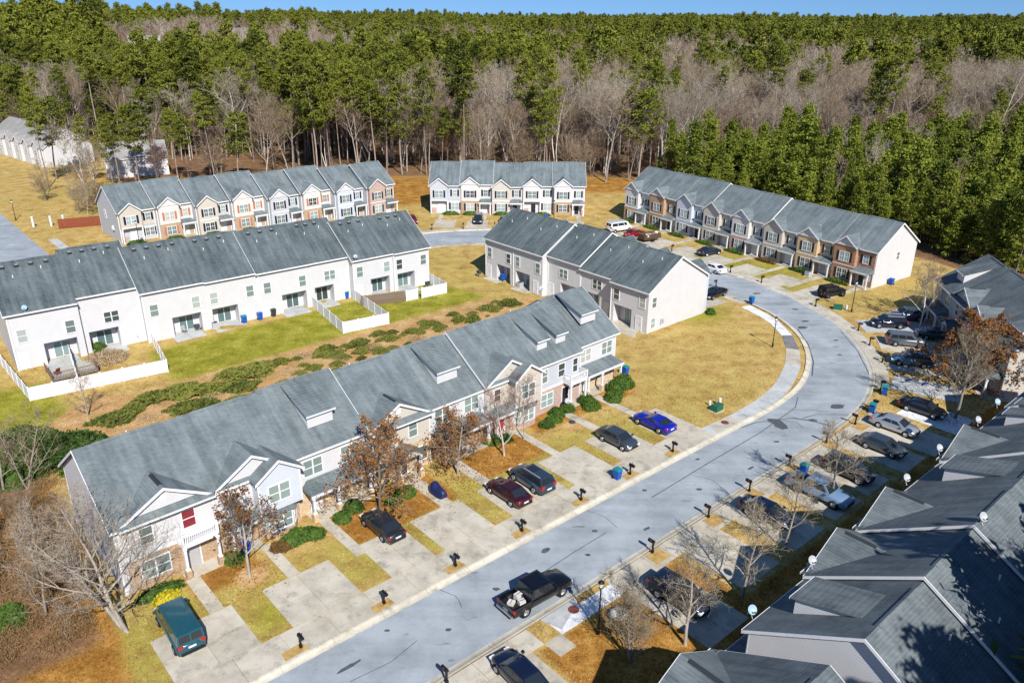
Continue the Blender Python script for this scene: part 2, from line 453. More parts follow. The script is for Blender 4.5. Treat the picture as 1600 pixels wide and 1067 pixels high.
# ------------------------------------------------------------------ road outline
ROAD_IN = [uvw(-75, 0), uvw(-40, 0), uvw(0, 0), uvw(30, 0), (25.8, 76.4), (29.3, 79.4), (32.5, 82.8), (35.0, 86.0), (37.2, 90.2), (38.9, 94.8), (39.8, 99.2),
           (40.0, 104.0), (39.3, 108.6), (37.9, 112.8), (35.4, 117.4), (31.6, 122.8), (28, 128.5), (23, 135.5), (17, 141.5), (10, 146), (2, 148.7), (-5, 149.2),
           (-12.4, 147.6), (-18, 145.2), (-25, 141.6), (-50, 128.4), (-84, 110.4)]
ROAD_OUT = [uvw(-75, -7.07), uvw(-40, -7.07), uvw(0, -7.07), uvw(36, -7.07), (33.6, 74.2), (37.2, 77.8), (40.6, 82.0), (43.3, 86.6), (45.0, 90.9), (46.2, 96.8), (46.7, 103.5),
            (46.2, 109.0), (44.6, 115.0), (42.0, 121.4), (38.6, 127.7), (35.0, 133.6), (30.5, 140), (24.5, 146.6), (17, 152.4), (8, 156.8), (0, 158.2), (-8, 157.7),
            (-15.7, 155.7), (-24, 151.9), (-50, 138.0), (-88, 117.8)]
RIN = resample(chaikin(ROAD_IN), n=150)
ROUT = resample(chaikin(ROAD_OUT), n=150)
LEFT_ROAD = [(-84.5, 139.2), (-113.5, 172.0), (-150, 213), (-158, 206), (-121, 164.5), (-99, 140), (-70, 102), (-62, 108)]
ROADPOLY = [tuple(p) for p in RIN] + [tuple(p) for p in ROUT[::-1]]

def terrain(x, y):
    x = np.asarray(x, dtype=float); y = np.asarray(y, dtype=float)
    r = np.hypot(x, y)
    s = sstep(230, 420, r)
    h = 2.5 * sstep(420, 1400, r) + s * (7 * (vnoise(x, y, 170, 3) - 0.5) + 3 * (vnoise(x, y, 60, 5) - 0.5))
    h += sstep(600, 1100, r) * (13 * (vnoise(x, y, 420, 13) - 0.5) + 7 * (vnoise(x, y, 190, 15) - 0.5))
    h += 12 * sstep(330, 560, r) * sstep(-60, -260, x) * (1 - sstep(900, 1500, r))
    return h

# ------------------------------------------------------------------ ground
def axis(lo, hi, step, far):
    a = list(np.arange(lo, hi + step * .5, step)); g = step; p = hi
    up = []
    while p < far: g *= 1.22; p += g; up.append(p)
    g = step; p = lo; dn = []
    while p > -far: g *= 1.22; p -= g; dn.append(p)
    return np.array(dn[::-1] + a + up)
GX = axis(-105, 90, 0.62, 4500.0)
GY = axis(26, 235, 0.62, 4500.0)
gx, gy = np.meshgrid(GX, GY)
U = (gx - UO[0]) * math.cos(UA) + (gy - UO[1]) * math.sin(UA)
V = -(gx - UO[0]) * math.sin(UA) + (gy - UO[1]) * math.cos(UA)
near = (np.abs(gx) < 160) & (gy > -20) & (gy < 240)
sd_road = np.full(gx.shape, -50.0); sd_road[near] = poly_sd(gx[near], gy[near], ROADPOLY)
sd_left = np.full(gx.shape, -50.0); sd_left[near] = poly_sd(gx[near], gy[near], LEFT_ROAD)
gz = terrain(gx, gy) + 0.085 + 0.05 * (vnoise(gx, gy, 2.2, 9) - 0.6) * near
bank = sstep(33, 38, V) * (1 - sstep(44, 50, V)) * sstep(-24, -14, U) * (1 - sstep(44, 52, U))
gz += 0.35 * bank * (vnoise(gx, gy, 3.0, 4))
inroad = np.maximum(sd_road, sd_left)
gz = np.where(inroad > -0.72, np.minimum(gz, 0.0), gz); gz = np.where(inroad > -0.15, -0.12, gz)

def band(t, lo, hi, soft):
    return sstep(lo - soft, lo + soft, t) * (1 - sstep(hi - soft, hi + soft, t))
def rect(u0, u1, v0, v1, soft=1.0):
    return band(U, u0, u1, soft) * band(V, v0, v1, soft)
def blob(x, y, r):
    return 1 - sstep(0.3 * r, r, np.hypot(gx - x, gy - y))
# green turf
m_green = 0.72 * rect(-4, 42, 50.5, 61, 1.5) * (0.45 + 0.75 * vnoise(gx, gy, 4.5, 17)) + 0.9 * blob(*uvw(36, 51), 9) + 0.5 * rect(-24, -16, 45, 60, 2)
m_green += 0.16 * rect(-14, 30, 4, 11, 1.2) + 0.14 * rect(-15, -12.5, 3.5, 7, .8) + 0.12 * rect(-24, -15, 0, 12, 2)
m_green += 0.28 * blob(42, 128, 14) + 0.28 * blob(34, 138, 10) + 0.3 * blob(27, 112, 8) + 0.22 * vnoise(gx, gy, 9, 21) * (V > 3)
# pine straw and mulch
m_straw = 1.0 * rect(-4.6, 6.6, 8.8, 14.5, .8) + 0.9 * rect(9.5, 19, 9.5, 14.6, .8) + 0.6 * rect(-17, -11, 10.5, 14.5, .8)
m_straw += 0.75 * rect(20, 36, 12.6, 16.5, .6) + 1.0 * rect(-60, -22.3, -2, 47, 2.0) * (0.45 + 0.8 * vnoise(gx, gy, 6, 31)) + 0.7 * rect(-30, -21.3, 22, 40, 1.0) + 0.85 * rect(-10, 70, -21.5, -16.0, .8) + 0.7 * rect(-1, 15, -16, -9.8, .6)
edge = 1.0 * sstep(184, 200, gy - 0.15 * np.abs(gx)) * (1 - sstep(205, 222, gy)) + blob(-30, 190, 18) * .9
m_straw += edge * (gx < 40) * 0.9
# bare clay and dirt
m_clay = bank * (0.75 + 0.3 * vnoise(gx, gy, 5, 41)) + 0.9 * blob(*uvw(-15, 44), 6) + 0.9 * blob(*uvw(-13, 49), 4) + 0.45 * band(V, 46, 50.5, 1.0) * band(U, -18, 44, 2)
m_clay += 0.7 * blob(*uvw(-12.5, 10.6), 2.2) + 0.55 * blob(*uvw(24, 11.5), 1.8) + 0.5 * blob(*uvw(-7.4, 3.9), 1.2) + 0.5 * blob(*uvw(31, 9.5), 2.0)
# leaf litter under the woods
wood = sstep(205, 226, gy + 0.12 * np.abs(gx))
east = poly_sd(gx, gy, [(38, 190), (45, 180), (76, 138), (82, 124), (300, 80), (600, 400), (60, 400)])
wood = np.maximum(wood, sstep(-3, 3, east))
wood = np.maximum(wood, sstep(170, 185, gy) * (gx < -60) * band(gx, -100, -60, 5) * 0.8)
m_lit = np.clip(wood + (np.hypot(gx, gy) > 245) + 0.62 * rect(-60, -22.5, 10, 40, 2.0) * vnoise(gx, gy, 7, 33) * 1.5, 0, 1) * (1 - 0.8 * edge * (gx < 40))

m_lit = m_lit * (1 - 0.9 * sstep(-98, -108, gx) * (1 - sstep(240, 262, gy)))
col = np.stack([m_green, m_straw, m_clay, m_lit], -1).clip(0, 1).reshape(-1, 4).astype(np.float32)
nx_, ny_ = len(GX), len(GY)
idx = np.arange(nx_ * ny_).reshape(ny_, nx_)
gf = np.stack([idx[:-1, :-1], idx[:-1, 1:], idx[1:, 1:], idx[1:, :-1]], -1).reshape(-1, 4)

mt, N, L, b = nodes_of('ground_mix')
b.inputs['Roughness'].default_value = 0.95; b.inputs['Specular IOR Level'].default_value = 0.05
ge = nd(N, 'ShaderNodeNewGeometry'); at = nd(N, 'ShaderNodeAttribute', attribute_name='mix')
sp = nd(N, 'ShaderNodeSeparateColor'); L.new(at.outputs['Color'], sp.inputs[0])
fine = nd(N, 'ShaderNodeTexNoise', Scale=3.2, Detail=6.0, Roughness=0.75); L.new(ge.outputs['Position'], fine.inputs['Vector'])
mid = nd(N, 'ShaderNodeTexNoise', Scale=0.42, Detail=6.0, Roughness=0.7); L.new(ge.outputs['Position'], mid.inputs['Vector'])
big = nd(N, 'ShaderNodeTexNoise', Scale=0.10, Detail=4.0); L.new(ge.outputs['Position'], big.inputs['Vector'])
def comb(a, ka, b_, kb):
    q = nd(N, 'ShaderNodeMath', operation='MULTIPLY'); q.inputs[1].default_value = ka; L.new(a, q.inputs[0])
    w = nd(N, 'ShaderNodeMath', operation='MULTIPLY_ADD'); w.inputs[1].default_value = kb; L.new(b_, w.inputs[0]); L.new(q.outputs[0], w.inputs[2])
    return w.outputs[0]
vf = nd(N, 'ShaderNodeTexNoise', Scale=11.0, Detail=4.0, Roughness=0.8); L.new(ge.outputs['Position'], vf.inputs['Vector'])
tex = comb(comb(mid.outputs['Fac'], 0.5, fine.outputs['Fac'], 0.3), 1.0, vf.outputs['Fac'], 0.2)
def tone(lo, mi, hi):
    r = ramp(N, [(0.37, lo), (0.5, mi), (0.63, hi)]); L.new(tex, r.inputs['Fac']); return r.outputs['Color']
gold = tone((0.22, 0.13, 0.038), (0.455, 0.31, 0.105), (0.65, 0.49, 0.225))
green = tone((0.13, 0.12, 0.016), (0.255, 0.245, 0.028), (0.44, 0.38, 0.085))
straw = tone((0.13, 0.055, 0.012), (0.34, 0.165, 0.035), (0.56, 0.33, 0.10))
clay = tone((0.30, 0.18, 0.08), (0.47, 0.285, 0.115), (0.58, 0.42, 0.25))
litter = tone((0.10, 0.06, 0.035), (0.20, 0.115, 0.06), (0.32, 0.19, 0.10))
def mixm(base, over, mask, lo, hi, k):
    w = comb(mask, 1.0, mid.outputs['Fac'], k)
    w2 = comb(w, 1.0, fine.outputs['Fac'], 0.35)
    r = ramp(N, [(lo, (0, 0, 0)), (hi, (1, 1, 1))]); L.new(w2, r.inputs['Fac'])
    q = nd(N, 'ShaderNodeMix', data_type='RGBA'); L.new(r.outputs['Color'], q.inputs[0]); L.new(base, q.inputs[6]); L.new(over, q.inputs[7])
    return q.outputs[2]
c_ = mixm(gold, green, sp.outputs[0], 0.62, 1.0, 0.7)
c_ = mixm(c_, straw, sp.outputs[1], 0.72, 0.98, 0.5)
c_ = mixm(c_, clay, sp.outputs[2], 0.72, 0.98, 0.5)
c_ = mixm(c_, litter, at.outputs['Alpha'], 0.68, 0.95, 0.4)
L.new(c_, b.inputs['Base Color'])
bp = nd(N, 'ShaderNodeBump', Strength=0.7, Distance=0.08); L.new(fine.outputs['Fac'], bp.inputs['Height']); L.new(bp.outputs['Normal'], b.inputs['Normal'])
GROUND = mt
gme = np_mesh('ground', np.stack([gx, gy, gz], -1).reshape(-1, 3), gf, GROUND, True)
ca = gme.color_attributes.new('mix', 'FLOAT_COLOR', 'POINT'); ca.data.foreach_set('color', col.ravel())
tag(link_mesh('ground', gme), 'dry golden lawns, pine straw beds and leaf litter around the townhouses', 'ground', kind='structure')

# ------------------------------------------------------------------ asphalt
mt, N, L, b = nodes_of('asphalt')
b.inputs['Roughness'].default_value = 0.85; b.inputs['Specular IOR Level'].default_value = 0.25
ge = nd(N, 'ShaderNodeNewGeometry')
n1 = nd(N, 'ShaderNodeTexNoise', Scale=0.25, Detail=6.0, Roughness=0.7); L.new(ge.outputs['Position'], n1.inputs['Vector'])
n2 = nd(N, 'ShaderNodeTexNoise', Scale=14.0, Detail=3.0); L.new(ge.outputs['Position'], n2.inputs['Vector'])
w = nd(N, 'ShaderNodeMath', operation='MULTIPLY_ADD'); w.inputs[1].default_value = 0.42; L.new(n2.outputs['Fac'], w.inputs[0])
mpl = nd(N, 'ShaderNodeMapping'); mpl.inputs['Rotation'].default_value = (0, 0, -UA); mpl.inputs['Scale'].default_value = (0.05, 0.75, 1); L.new(ge.outputs['Position'], mpl.inputs['Vector'])
lane = nd(N, 'ShaderNodeTexNoise', Scale=1.0, Detail=3.0); L.new(mpl.outputs[0], lane.inputs['Vector'])
wl2 = nd(N, 'ShaderNodeMath', operation='MULTIPLY_ADD'); wl2.inputs[1].default_value = 0.45; wl2.inputs[2].default_value = -0.28; L.new(lane.outputs['Fac'], wl2.inputs[0])
wl3 = nd(N, 'ShaderNodeMath', operation='ADD'); L.new(n1.outputs['Fac'], wl3.inputs[0]); L.new(wl2.outputs[0], wl3.inputs[1]); L.new(wl3.outputs[0], w.inputs[2])
r = ramp(N, [(0.42, (0.22, 0.245, 0.265)), (0.66, (0.315, 0.346, 0.372)), (0.9, (0.41, 0.44, 0.468))]); L.new(w.outputs[0], r.inputs['Fac'])
mp = nd(N, 'ShaderNodeMapping'); mp.inputs['Rotation'].default_value = (0, 0, -UA); mp.inputs['Scale'].default_value = (0.28, 0.9, 1)
L.new(ge.outputs['Position'], mp.inputs['Vector'])
vo = nd(N, 'ShaderNodeTexNoise', Scale=1.6, Detail=2.0, Roughness=0.5); L.new(mp.outputs[0], vo.inputs['Vector'])
r2 = ramp(N, [(0.675, (0, 0, 0)), (0.73, (0.55, 0.55, 0.55))]); L.new(vo.outputs['Fac'], r2.inputs['Fac'])
mx = nd(N, 'ShaderNodeMix', data_type='RGBA'); mx.inputs[7].default_value = (0.10, 0.11, 0.13, 1)
L.new(r2.outputs['Color'], mx.inputs[0]); L.new(r.outputs['Color'], mx.inputs[6]); L.new(mx.outputs[2], b.inputs['Base Color'])
bp = nd(N, 'ShaderNodeBump', Strength=0.2, Distance=0.02); L.new(n2.outputs['Fac'], bp.inputs['Height']); L.new(bp.outputs['Normal'], b.inputs['Normal'])
ASPH = mt
TAR = mat_plain('tar_seal', (0.085, 0.092, 0.10), 0.7, var=.35, vscale=2.0)

n = len(RIN)
rv = np.concatenate([np.c_[RIN, np.zeros(n)], np.c_[ROUT, np.zeros(n)]])
rf = np.array([(i, n + i, n + i + 1, i + 1) for i in range(n - 1)])
road = tag(link_mesh('road', np_mesh('road', rv, rf, ASPH)), 'pale grey asphalt street curving past the driveways', 'road', kind='structure')
lr = MB().poly([(x, y, 0.006) for x, y in LEFT_ROAD])
tag(lr.build('road', ASPH), 'wide grey asphalt street at the far left edge', 'road', kind='structure')

def ribbon(pts, w, z):
    p = resample(pts, step=0.5)
    a, c = offset(p, w / 2), offset(p, -w / 2)
    jit = NPR.normal(0, w * 0.18, len(p))[:, None]
    a = a + jit * 0.7; c = c + jit * 0.3
    k = len(p)
    return np.concatenate([np.c_[a, np.full(k, z)], np.c_[c, np.full(k, z)]]), np.array([(i, k + i, k + i + 1, i + 1) for i in range(k - 1)])
for pts, w in (([uvw(20, -2.6), uvw(30, -2.3), uvw(38, -2.2), uvw(46.5, -1.5), uvw(49, -0.3)], 0.10), ([uvw(4, -3.9), uvw(9, -3.6), uvw(13, -3.5)], 0.07),
               ([uvw(-9, 0.02), uvw(-3, 0.06), uvw(4, 0.1)], 0.10), ([uvw(10, -7.0), uvw(22, -6.95), uvw(34, -6.95)], 0.10),
               ([uvw(37.0, -0.1), uvw(40, -0.6), uvw(42.5, -1.9), uvw(44, -2.6)], 0.12), ([uvw(44, -2.6), uvw(45, -4.4), uvw(45.6, -6.4)], 0.22),
               ([uvw(-12, -3.6), uvw(-9, -3.9), uvw(-6.5, -3.4)], 0.05), ([uvw(-2.2, .0), uvw(-1.6, -1.6), uvw(-2.1, -2.9)], 0.05), ([uvw(14, 0), uvw(14.6, -1.8), uvw(14.2, -3.6)], 0.05), ([uvw(45.6, -1.7), uvw(47.5, -3.2), uvw(48.4, -4.4)], 0.08), ([uvw(42.6, -2.2), uvw(43.4, -3.6), uvw(42.8, -4.6)], 0.07), ([uvw(44.8, -3.4), uvw(46.8, -3.9), uvw(49.8, -6.6)], 0.10), ([uvw(26, -6.9), uvw(26.8, -4.4), uvw(25.9, -2.4)], 0.05), ([(36.9, 88.6), (38.6, 93.0), (39.9, 98.8), (40.3, 104.2)], 0.16), ([(43.2, 84.9), (44.4, 90.2), (45.7, 96.6), (46.1, 103.5)], 0.12)):
    v_, f_ = ribbon(pts, w, 0.005)
    link_mesh('crack_seal', np_mesh('crack_seal', v_, f_, TAR), road)
for cx, cy, rx, ry, a in ((28.9, 76.2, 0.75, 1.25, 0.2), (37.0, 80.4, 0.9, 0.55, 0.3), (41.2, 104.9, 0.8, 0.42, 0.1), (42.4, 107.4, 0.6, 0.3, 0.2), (33.0, 77.0, 0.5, 0.35, 0),
                          (*uvw(-11.4, -2.4), 0.9, 0.16, UA), (*uvw(7.4, -1.9), 0.45, 0.25, UA), (*uvw(16, -5.4), 0.4, 0.16, UA), (*uvw(1.2, -2.9), 0.3, 0.2, 0), (*uvw(-4.2, -4.0), 0.22, 0.16, 0),
                          (*uvw(-15, -5.2), 0.5, 0.2, UA), (*uvw(-7.6, -1.2), 0.2, 0.14, 0), (*uvw(9.6, -4.6), 0.24, 0.16, 0), (*uvw(31.5, -5.6), 0.5, 0.14, UA), (*uvw(38, -4.4), 0.3, 0.2, 0), (44.2, 100.2, 0.35, 0.25, 0), (42.8, 95.2, 0.3, 0.2, 0), (42.6, 112.4, 0.5, 0.3, 0), (38.8, 119.6, 0.6, 0.35, 0), (*uvw(12.4, -2.7), 0.28, 0.2, 0), (*uvw(24.5, -4.6), 0.26, 0.2, 0), (*uvw(28.8, -1.2), 0.22, 0.18, 0), (*uvw(20.5, -1.4), 0.24, 0.18, 0)):
    q = []
    for i in range(14):
        t = 2 * math.pi * i / 14; k = 1 + NPR.normal(0, 0.12)
        x_, y_ = rx * k * math.cos(t), ry * k * math.sin(t)
        q.append((cx + x_ * math.cos(a) - y_ * math.sin(a), cy + x_ * math.sin(a) + y_ * math.cos(a), 0.008))
    MB().poly(q).build('tar_patch', TAR, road)

# ------------------------------------------------------------------ kerbs, walks, drives
def kerb(label, line, side):
    """gutter pan and low rolled kerb in cast segments along a road edge; side=+1: pavement lies to the left"""
    root = tag(empty('kerb'), label, 'kerb', kind='structure')
    p = resample(line, step=0.8)
    prof = ((-0.12, 0.012), (0.25, 0.03), (0.33, 0.10), (0.42, 0.135), (0.56, 0.14))
    lay = [offset(p, side * o) for o, _ in prof]
    i = 0
    while i < len(p) - 1:
        j = min(len(p) - 1, i + 5)
        v_, f_ = [], []
        k = j - i + 1
        for a in range(len(prof)):
            for t in range(i, j + 1):
                q = lay[a][t]
                sh = 0.012 if t == i else (-0.012 if t == j else 0)
                d = (p[min(t + 1, len(p) - 1)] - p[max(t - 1, 0)]); d = d / np.hypot(*d)
                v_.append((q[0] + d[0] * sh, q[1] + d[1] * sh, prof[a][1]))
        for a in range(len(prof) - 1):
            for t in range(k - 1):
                q = (a * k + t, a * k + t + 1, (a + 1) * k + t + 1, (a + 1) * k + t)
                f_.append(q if side < 0 else q[::-1])
        f_ = [f[::-1] for f in f_]
        link_mesh('kerb_segment', np_mesh('kerb_segment', v_, f_, CURB), root)
        i = j
kerb('concrete kerb on the inner side of the street, past the dry corner lawn', RIN, 1)
kerb('concrete kerb on the outer side of the street, past the shaded driveways', ROUT, -1)

UNITBOX = {}; EXP = []
def slab_box(mat):
    k = mat.name
    if k not in UNITBOX:
        UNITBOX[k] = MB().box(-.5, .5, -.5, .5, -1, 0).mesh('slab', mat)
    return UNITBOX[k]
EXC = []
def slabs(root, org, ang, x0, x1, y0, y1, nx, ny, mat=None, z=0.115, gap=0.03):
    EXC.append((org, ang, x0, x1, y0, y1))
    mat = mat or CONC
    ca_, sa_ = math.cos(ang), math.sin(ang)
    for i in range(nx):
        for j in range(ny):
            a0 = x0 + (x1 - x0) * i / nx; a1 = x0 + (x1 - x0) * (i + 1) / nx
            b0 = y0 + (y1 - y0) * j / ny; b1 = y0 + (y1 - y0) * (j + 1) / ny
            cx, cy = (a0 + a1) / 2, (b0 + b1) / 2
            link_mesh('slab', slab_box(mat), root, (org[0] + cx * ca_ - cy * sa_, org[1] + cx * sa_ + cy * ca_, z + RNG.uniform(-.004, .004)),
                      ang, scale=(a1 - a0 - gap, b1 - b0 - gap, 0.22))
def paving(name, label, org, ang, x0, x1, y0, y1, nx, ny, mat=None, z=0.115):
    root = tag(empty(name), label, name.replace('_', ' '), kind='structure')
    slabs(root, org, ang, x0, x1, y0, y1, nx, ny, mat, z)
    return root
def strip_slabs(root, la, lb, step, mat=None, z=0.115):
    """slabs between two polylines"""
    mat = mat or CONC
    EXP.append([tuple(q) for q in la] + [tuple(q) for q in lb][::-1])
    L_ = sum(math.dist(a, b_) for a, b_ in zip(la[:-1], la[1:])); k = max(2, int(L_ / step) + 1)
    a = resample(la, n=k); c = resample(lb, n=k)
    for i in range(k - 1):
        q = [a[i], a[i + 1], c[i + 1], c[i]]; m_ = np.mean(q, axis=0)
        q = [m_ + (t - m_) * 0.988 for t in q]
        if (q[1][0] - q[0][0]) * (q[2][1] - q[0][1]) - (q[1][1] - q[0][1]) * (q[2][0] - q[0][0]) < 0: q = q[::-1]
        MB().slab([(t[0], t[1], z) for t in q], 0.2).build('slab', mat, root)

# first row: pavement band, drives and front paths (u, v frame)
sw = tag(empty('sidewalk'), 'broad concrete pavement band in front of the nearest townhouse row', 'sidewalk', kind='structure')
slabs(sw, UO, UA, -24, 34.2, 0.60, 3.34, 17, 1, CONC)
DR = [(-20.9, -15.0, 'below the teal van'), (-12.6, -6.9, 'empty, beside the van driveway'), (-4.2, 0.0, 'under the charcoal sedan'), (1.0, 6.3, 'empty, in front of the tarp-covered motorcycle'),
      (8.4, 15.2, 'under the maroon sedan and the blue-grey SUV'), (16.1, 21.3, 'empty, between the blue-grey SUV and the grey sedan'), (22.7, 27.6, 'under the grey sedan'), (29.6, 34.2, 'under the bright blue coupe')]
for a, c, t in DR:
    paving('driveway', 'concrete driveway ' + t, UO, UA, a, c, 3.38, 8.55, 2, 2)
for a, c, v0, v1, t in ((-16.6, -15.5, 8.6, 13.4, 'from the teal van to the grey door'), (-10.4, -9.4, 8.6, 13.6, 'past the slender brown-leaved tree'), (-5.0, -4.0, 7.4, 13.8, 'left of the charcoal sedan'),
                     (4.4, 5.7, 8.6, 13.8, 'under the tarp-covered motorcycle'), (9.4, 10.6, 8.6, 14.2, 'behind the maroon sedan'), (18.2, 19.2, 8.6, 15.0, 'to the red door'),
                     (25.0, 26.1, 8.6, 15.2, 'behind the grey sedan'), (30.7, 31.7, 8.6, 15.0, 'behind the bright blue coupe')):
    paving('footpath', 'narrow concrete front path ' + t, UO, UA, a, c, v0, v1, 1, 4)
VERGE = mat_plain('verge_dirt', (0.42, 0.27, 0.09), 0.95, var=0.35, vscale=2.5)
for u_ in (-13.6, -6.5, 0.25, 7.3, 14.5, 21.4, 27.7):
    MB().poly([(*uvw(u_ - .9, .72), .127), (*uvw(u_ + .9, .72), .127), (*uvw(u_ + .75, 1.62), .127), (*uvw(u_ - .8, 1.5), .127)]).build('verge_patch', VERGE, sw)
# corner walk round the dry lawn
WI = [(18.6, 73.6), (20.7, 75.2), (23.0, 76.9), (25.9, 79.5), (28.9, 82.5), (31.9, 86.4), (34.6, 91.9), (36.4, 97.1), (37.2, 101.6), (37.1, 105.8), (36.3, 109.1), (34.6, 113.0)]
WO = [(19.9, 72.0), (22.3, 73.9), (24.6, 76.0), (27.6, 78.6), (30.7, 81.7), (33.5, 85.4), (36.4, 91.2), (38.0, 96.6), (38.7, 101.7), (38.6, 106.0), (37.8, 109.8), (36.2, 113.8)]
cw = tag(empty('sidewalk'), 'curved grey concrete footway round the dry corner lawn', 'sidewalk', kind='structure')
strip_slabs(cw, chaikin(WI[:7]), chaikin(WO[:7]), 1.9, CONCG)
strip_slabs(cw, WI[6:8], WO[6:8], 1.6, CONC)
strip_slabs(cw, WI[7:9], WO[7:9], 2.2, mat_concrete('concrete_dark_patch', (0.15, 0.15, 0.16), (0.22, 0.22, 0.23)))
strip_slabs(cw, WI[8:], WO[8:], 2.0, CONCL)
inl = tag(empty('storm_inlet'), 'concrete storm drain apron with rusty cover beside the straight kerb', 'storm drain', kind='structure')
MB().slab([(*uvw(34.6, 0.6), .13), (*uvw(39.4, 0.6), .13), (*uvw(38.6, 2.1), .13), (*uvw(35.5, 2.3), .13)], .1).build('slab', CONC, inl)
RUST = mat_plain('rusty_iron', (0.16, 0.05, 0.035), 0.7, var=0.3, vscale=8)
MB().lathe([(0.42, 0), (0.42, .03), (0.36, .035)], 18, (*uvw(37.2, 1.45), .13)).build('cover', RUST, inl)
# street-side band of the shaded row
sw2 = tag(empty('sidewalk'), 'concrete pavement along the street in front of the shaded roofs', 'sidewalk', kind='structure')
slabs(sw2, UO, UA, -20, 0.0, -9.6, -7.68, 8, 1, CONC)
slabs(sw2, UO, UA, 0.0, 1.6, -11.2, -9.6, 1, 1, CONC)
slabs(sw2, UO, UA, 1.6, 8.2, -9.75, -8.3, 4, 1, CONCL)
slabs(sw2, UO, UA, 8.2, 52, -9.6, -7.68, 20, 1, CONC)
MB().slab([(*uvw(1.4, -7.66), .13), (*uvw(5.2, -7.66), .13), (*uvw(4.6, -8.28), .13), (*uvw(1.9, -9.4), .13)], .1).build('slab', CONCG, sw2)
MB().lathe([(0.42, 0), (0.42, .03), (0.36, .035)], 18, (*uvw(4.0, -8.5), .125)).build('cover', RUST, sw2)
for a, c, d, t in ((-6.2, -1.2, -17, 'under the navy sedan at the bottom edge'), (8.4, 13.2, -17.5, 'under the dark SUV behind bare branches'), (15.6, 20.6, -15.5, 'empty, shaded by bare twigs'),
                   (22.8, 27.6, -15.5, 'under the dark blue sedan'), (29.4, 34.2, -15.5, 'under the pale blue pickup'), (35.4, 39.6, -15.5, 'under the dark SUV behind the yellowish tree'),
                   (41.8, 46.4, -16, 'under the dark estate car next to the silver sedan'), (47.2, 52.2, -16.5, 'under the silver sedan'), (53.6, 58.6, -16, 'new and very pale, under the black sedan')):
    paving('driveway', 'concrete driveway ' + t, UO, UA, a, c, d, -9.64, 2, 3 if d < -15.6 else 2, CONCL if 'pale, under' in t else CONC)
for u_ in (13.7, 21.3, 27.5, 34.4, 41.5, 47.6):
    MB().poly([(*uvw(u_ - .9, -9.2), .127), (*uvw(u_ + .9, -9.2), .127), (*uvw(u_ + .8, -7.8), .127), (*uvw(u_ - .8, -7.9), .127)]).build('verge_patch', VERGE, sw2)
MB().poly([(*uvw(5.6, -8.25), .12), (*uvw(8.0, -8.25), .12), (*uvw(8.0, -7.7), .12), (*uvw(5.4, -7.7), .12)]).build('verge_patch', VERGE, sw2)
# outer band round the bend and up to the far close
sw3 = tag(empty('sidewalk'), 'concrete pavement band along the outer bend of the street', 'sidewalk', kind='structure')
ob = [p for p in ROUT if p[1] > 84 and p[0] > -26]
strip_slabs(sw3, offset(np.array(ob), -0.60), offset(np.array(ob), -2.1), 2.4, CONC)
sw4 = tag(empty('sidewalk'), 'concrete pavement band along the inner side by the white gable house', 'sidewalk', kind='structure')
ib = [p for p in RIN if p[1] > 115 and p[0] > -26]
strip_slabs(sw4, offset(np.array(ib), 0.60), offset(np.array(ib), 2.0), 2.6, CONC)
for cx, cy, a, ln, t in ((48.4, 92.4, -22, 9, 'under the pale blue SUV on the bend'), (50.0, 98.8, -14, 10, 'under the silver minivan on the bend'), (50.2, 105.4, -5, 11, 'under the dark blue SUV on the bend'), (46.6, 86.8, -32, 8, 'dark and empty, between bin and pale blue SUV')):
    paving('driveway', 'concrete driveway ' + t, (cx - 1.2 * math.cos(R(a)), cy - 1.2 * math.sin(R(a))), R(a), 0.6, ln, -2.3, 2.3, 3, 2, CONCG if 'dark' in t else CONC)
# ------------------------------------------------------------------ house pieces
FACE = {'f': 0.0, 'b': math.pi, 'l': -math.pi / 2, 'r': math.pi / 2}
def window(par, x, y, z, w=0.9, h=1.4, face='f', grid=False, shutters=None, glass=None):
    """window part (white frame) with its pane as sub-part; the wall plane is y, glass looks along the face direction"""
    n = 2 if w > 1.3 else 1
    def fr():
        b_ = MB(); t = 0.09; d = 0.07
        b_.box(-w / 2 - t, w / 2 + t, -d, 0, -t, 0); b_.box(-w / 2 - t, w / 2 + t, -d, 0, h, h + t)
        b_.box(-w / 2 - t, -w / 2, -d, 0, 0, h); b_.box(w / 2, w / 2 + t, -d, 0, 0, h)
        if n == 2: b_.box(-.06, .06, -d, 0, 0, h)
        q = w / n
        for i in range(n):
            x0 = -w / 2 + i * q + (0.06 if i else 0); x1 = -w / 2 + (i + 1) * q - (0.06 if (n == 2 and i == 0) else 0)
            b_.box(x0, x1, -0.055, 0, h / 2 - .035, h / 2 + .035)
            if grid:
                b_.box((x0 + x1) / 2 - .015, (x0 + x1) / 2 + .015, -0.045, 0, 0, h / 2 - .035); b_.box((x0 + x1) / 2 - .015, (x0 + x1) / 2 + .015, -0.045, 0, h / 2 + .035, h)
        return b_.mesh('window', WHITE)
    def pn():
        return MB().box(-w / 2, w / 2, -0.03, 0, 0, h).mesh('pane', GLASS)
    o = link_mesh('window', cached(('wf', w, h, grid), fr), par, (x, y, z), FACE[face])
    pm = cached(('wp', w, h, glass.name if glass else ''), (lambda: MB().box(-w / 2, w / 2, -0.03, 0, 0, h).mesh('pane', glass)) if glass else pn)
    link_mesh('pane', pm, o)
    if shutters:
        sm = cached(('sh', h, shutters.name), lambda: MB().box(-.2, .2, -.05, 0, -.04, h + .04).mesh('shutter', shutters))
        for s in (-1, 1):
            dx = s * (w / 2 + 0.31)
            link_mesh('shutter', sm, par, (x + dx * math.cos(FACE[face]), y + dx * math.sin(FACE[face]), z), FACE[face])
    return o

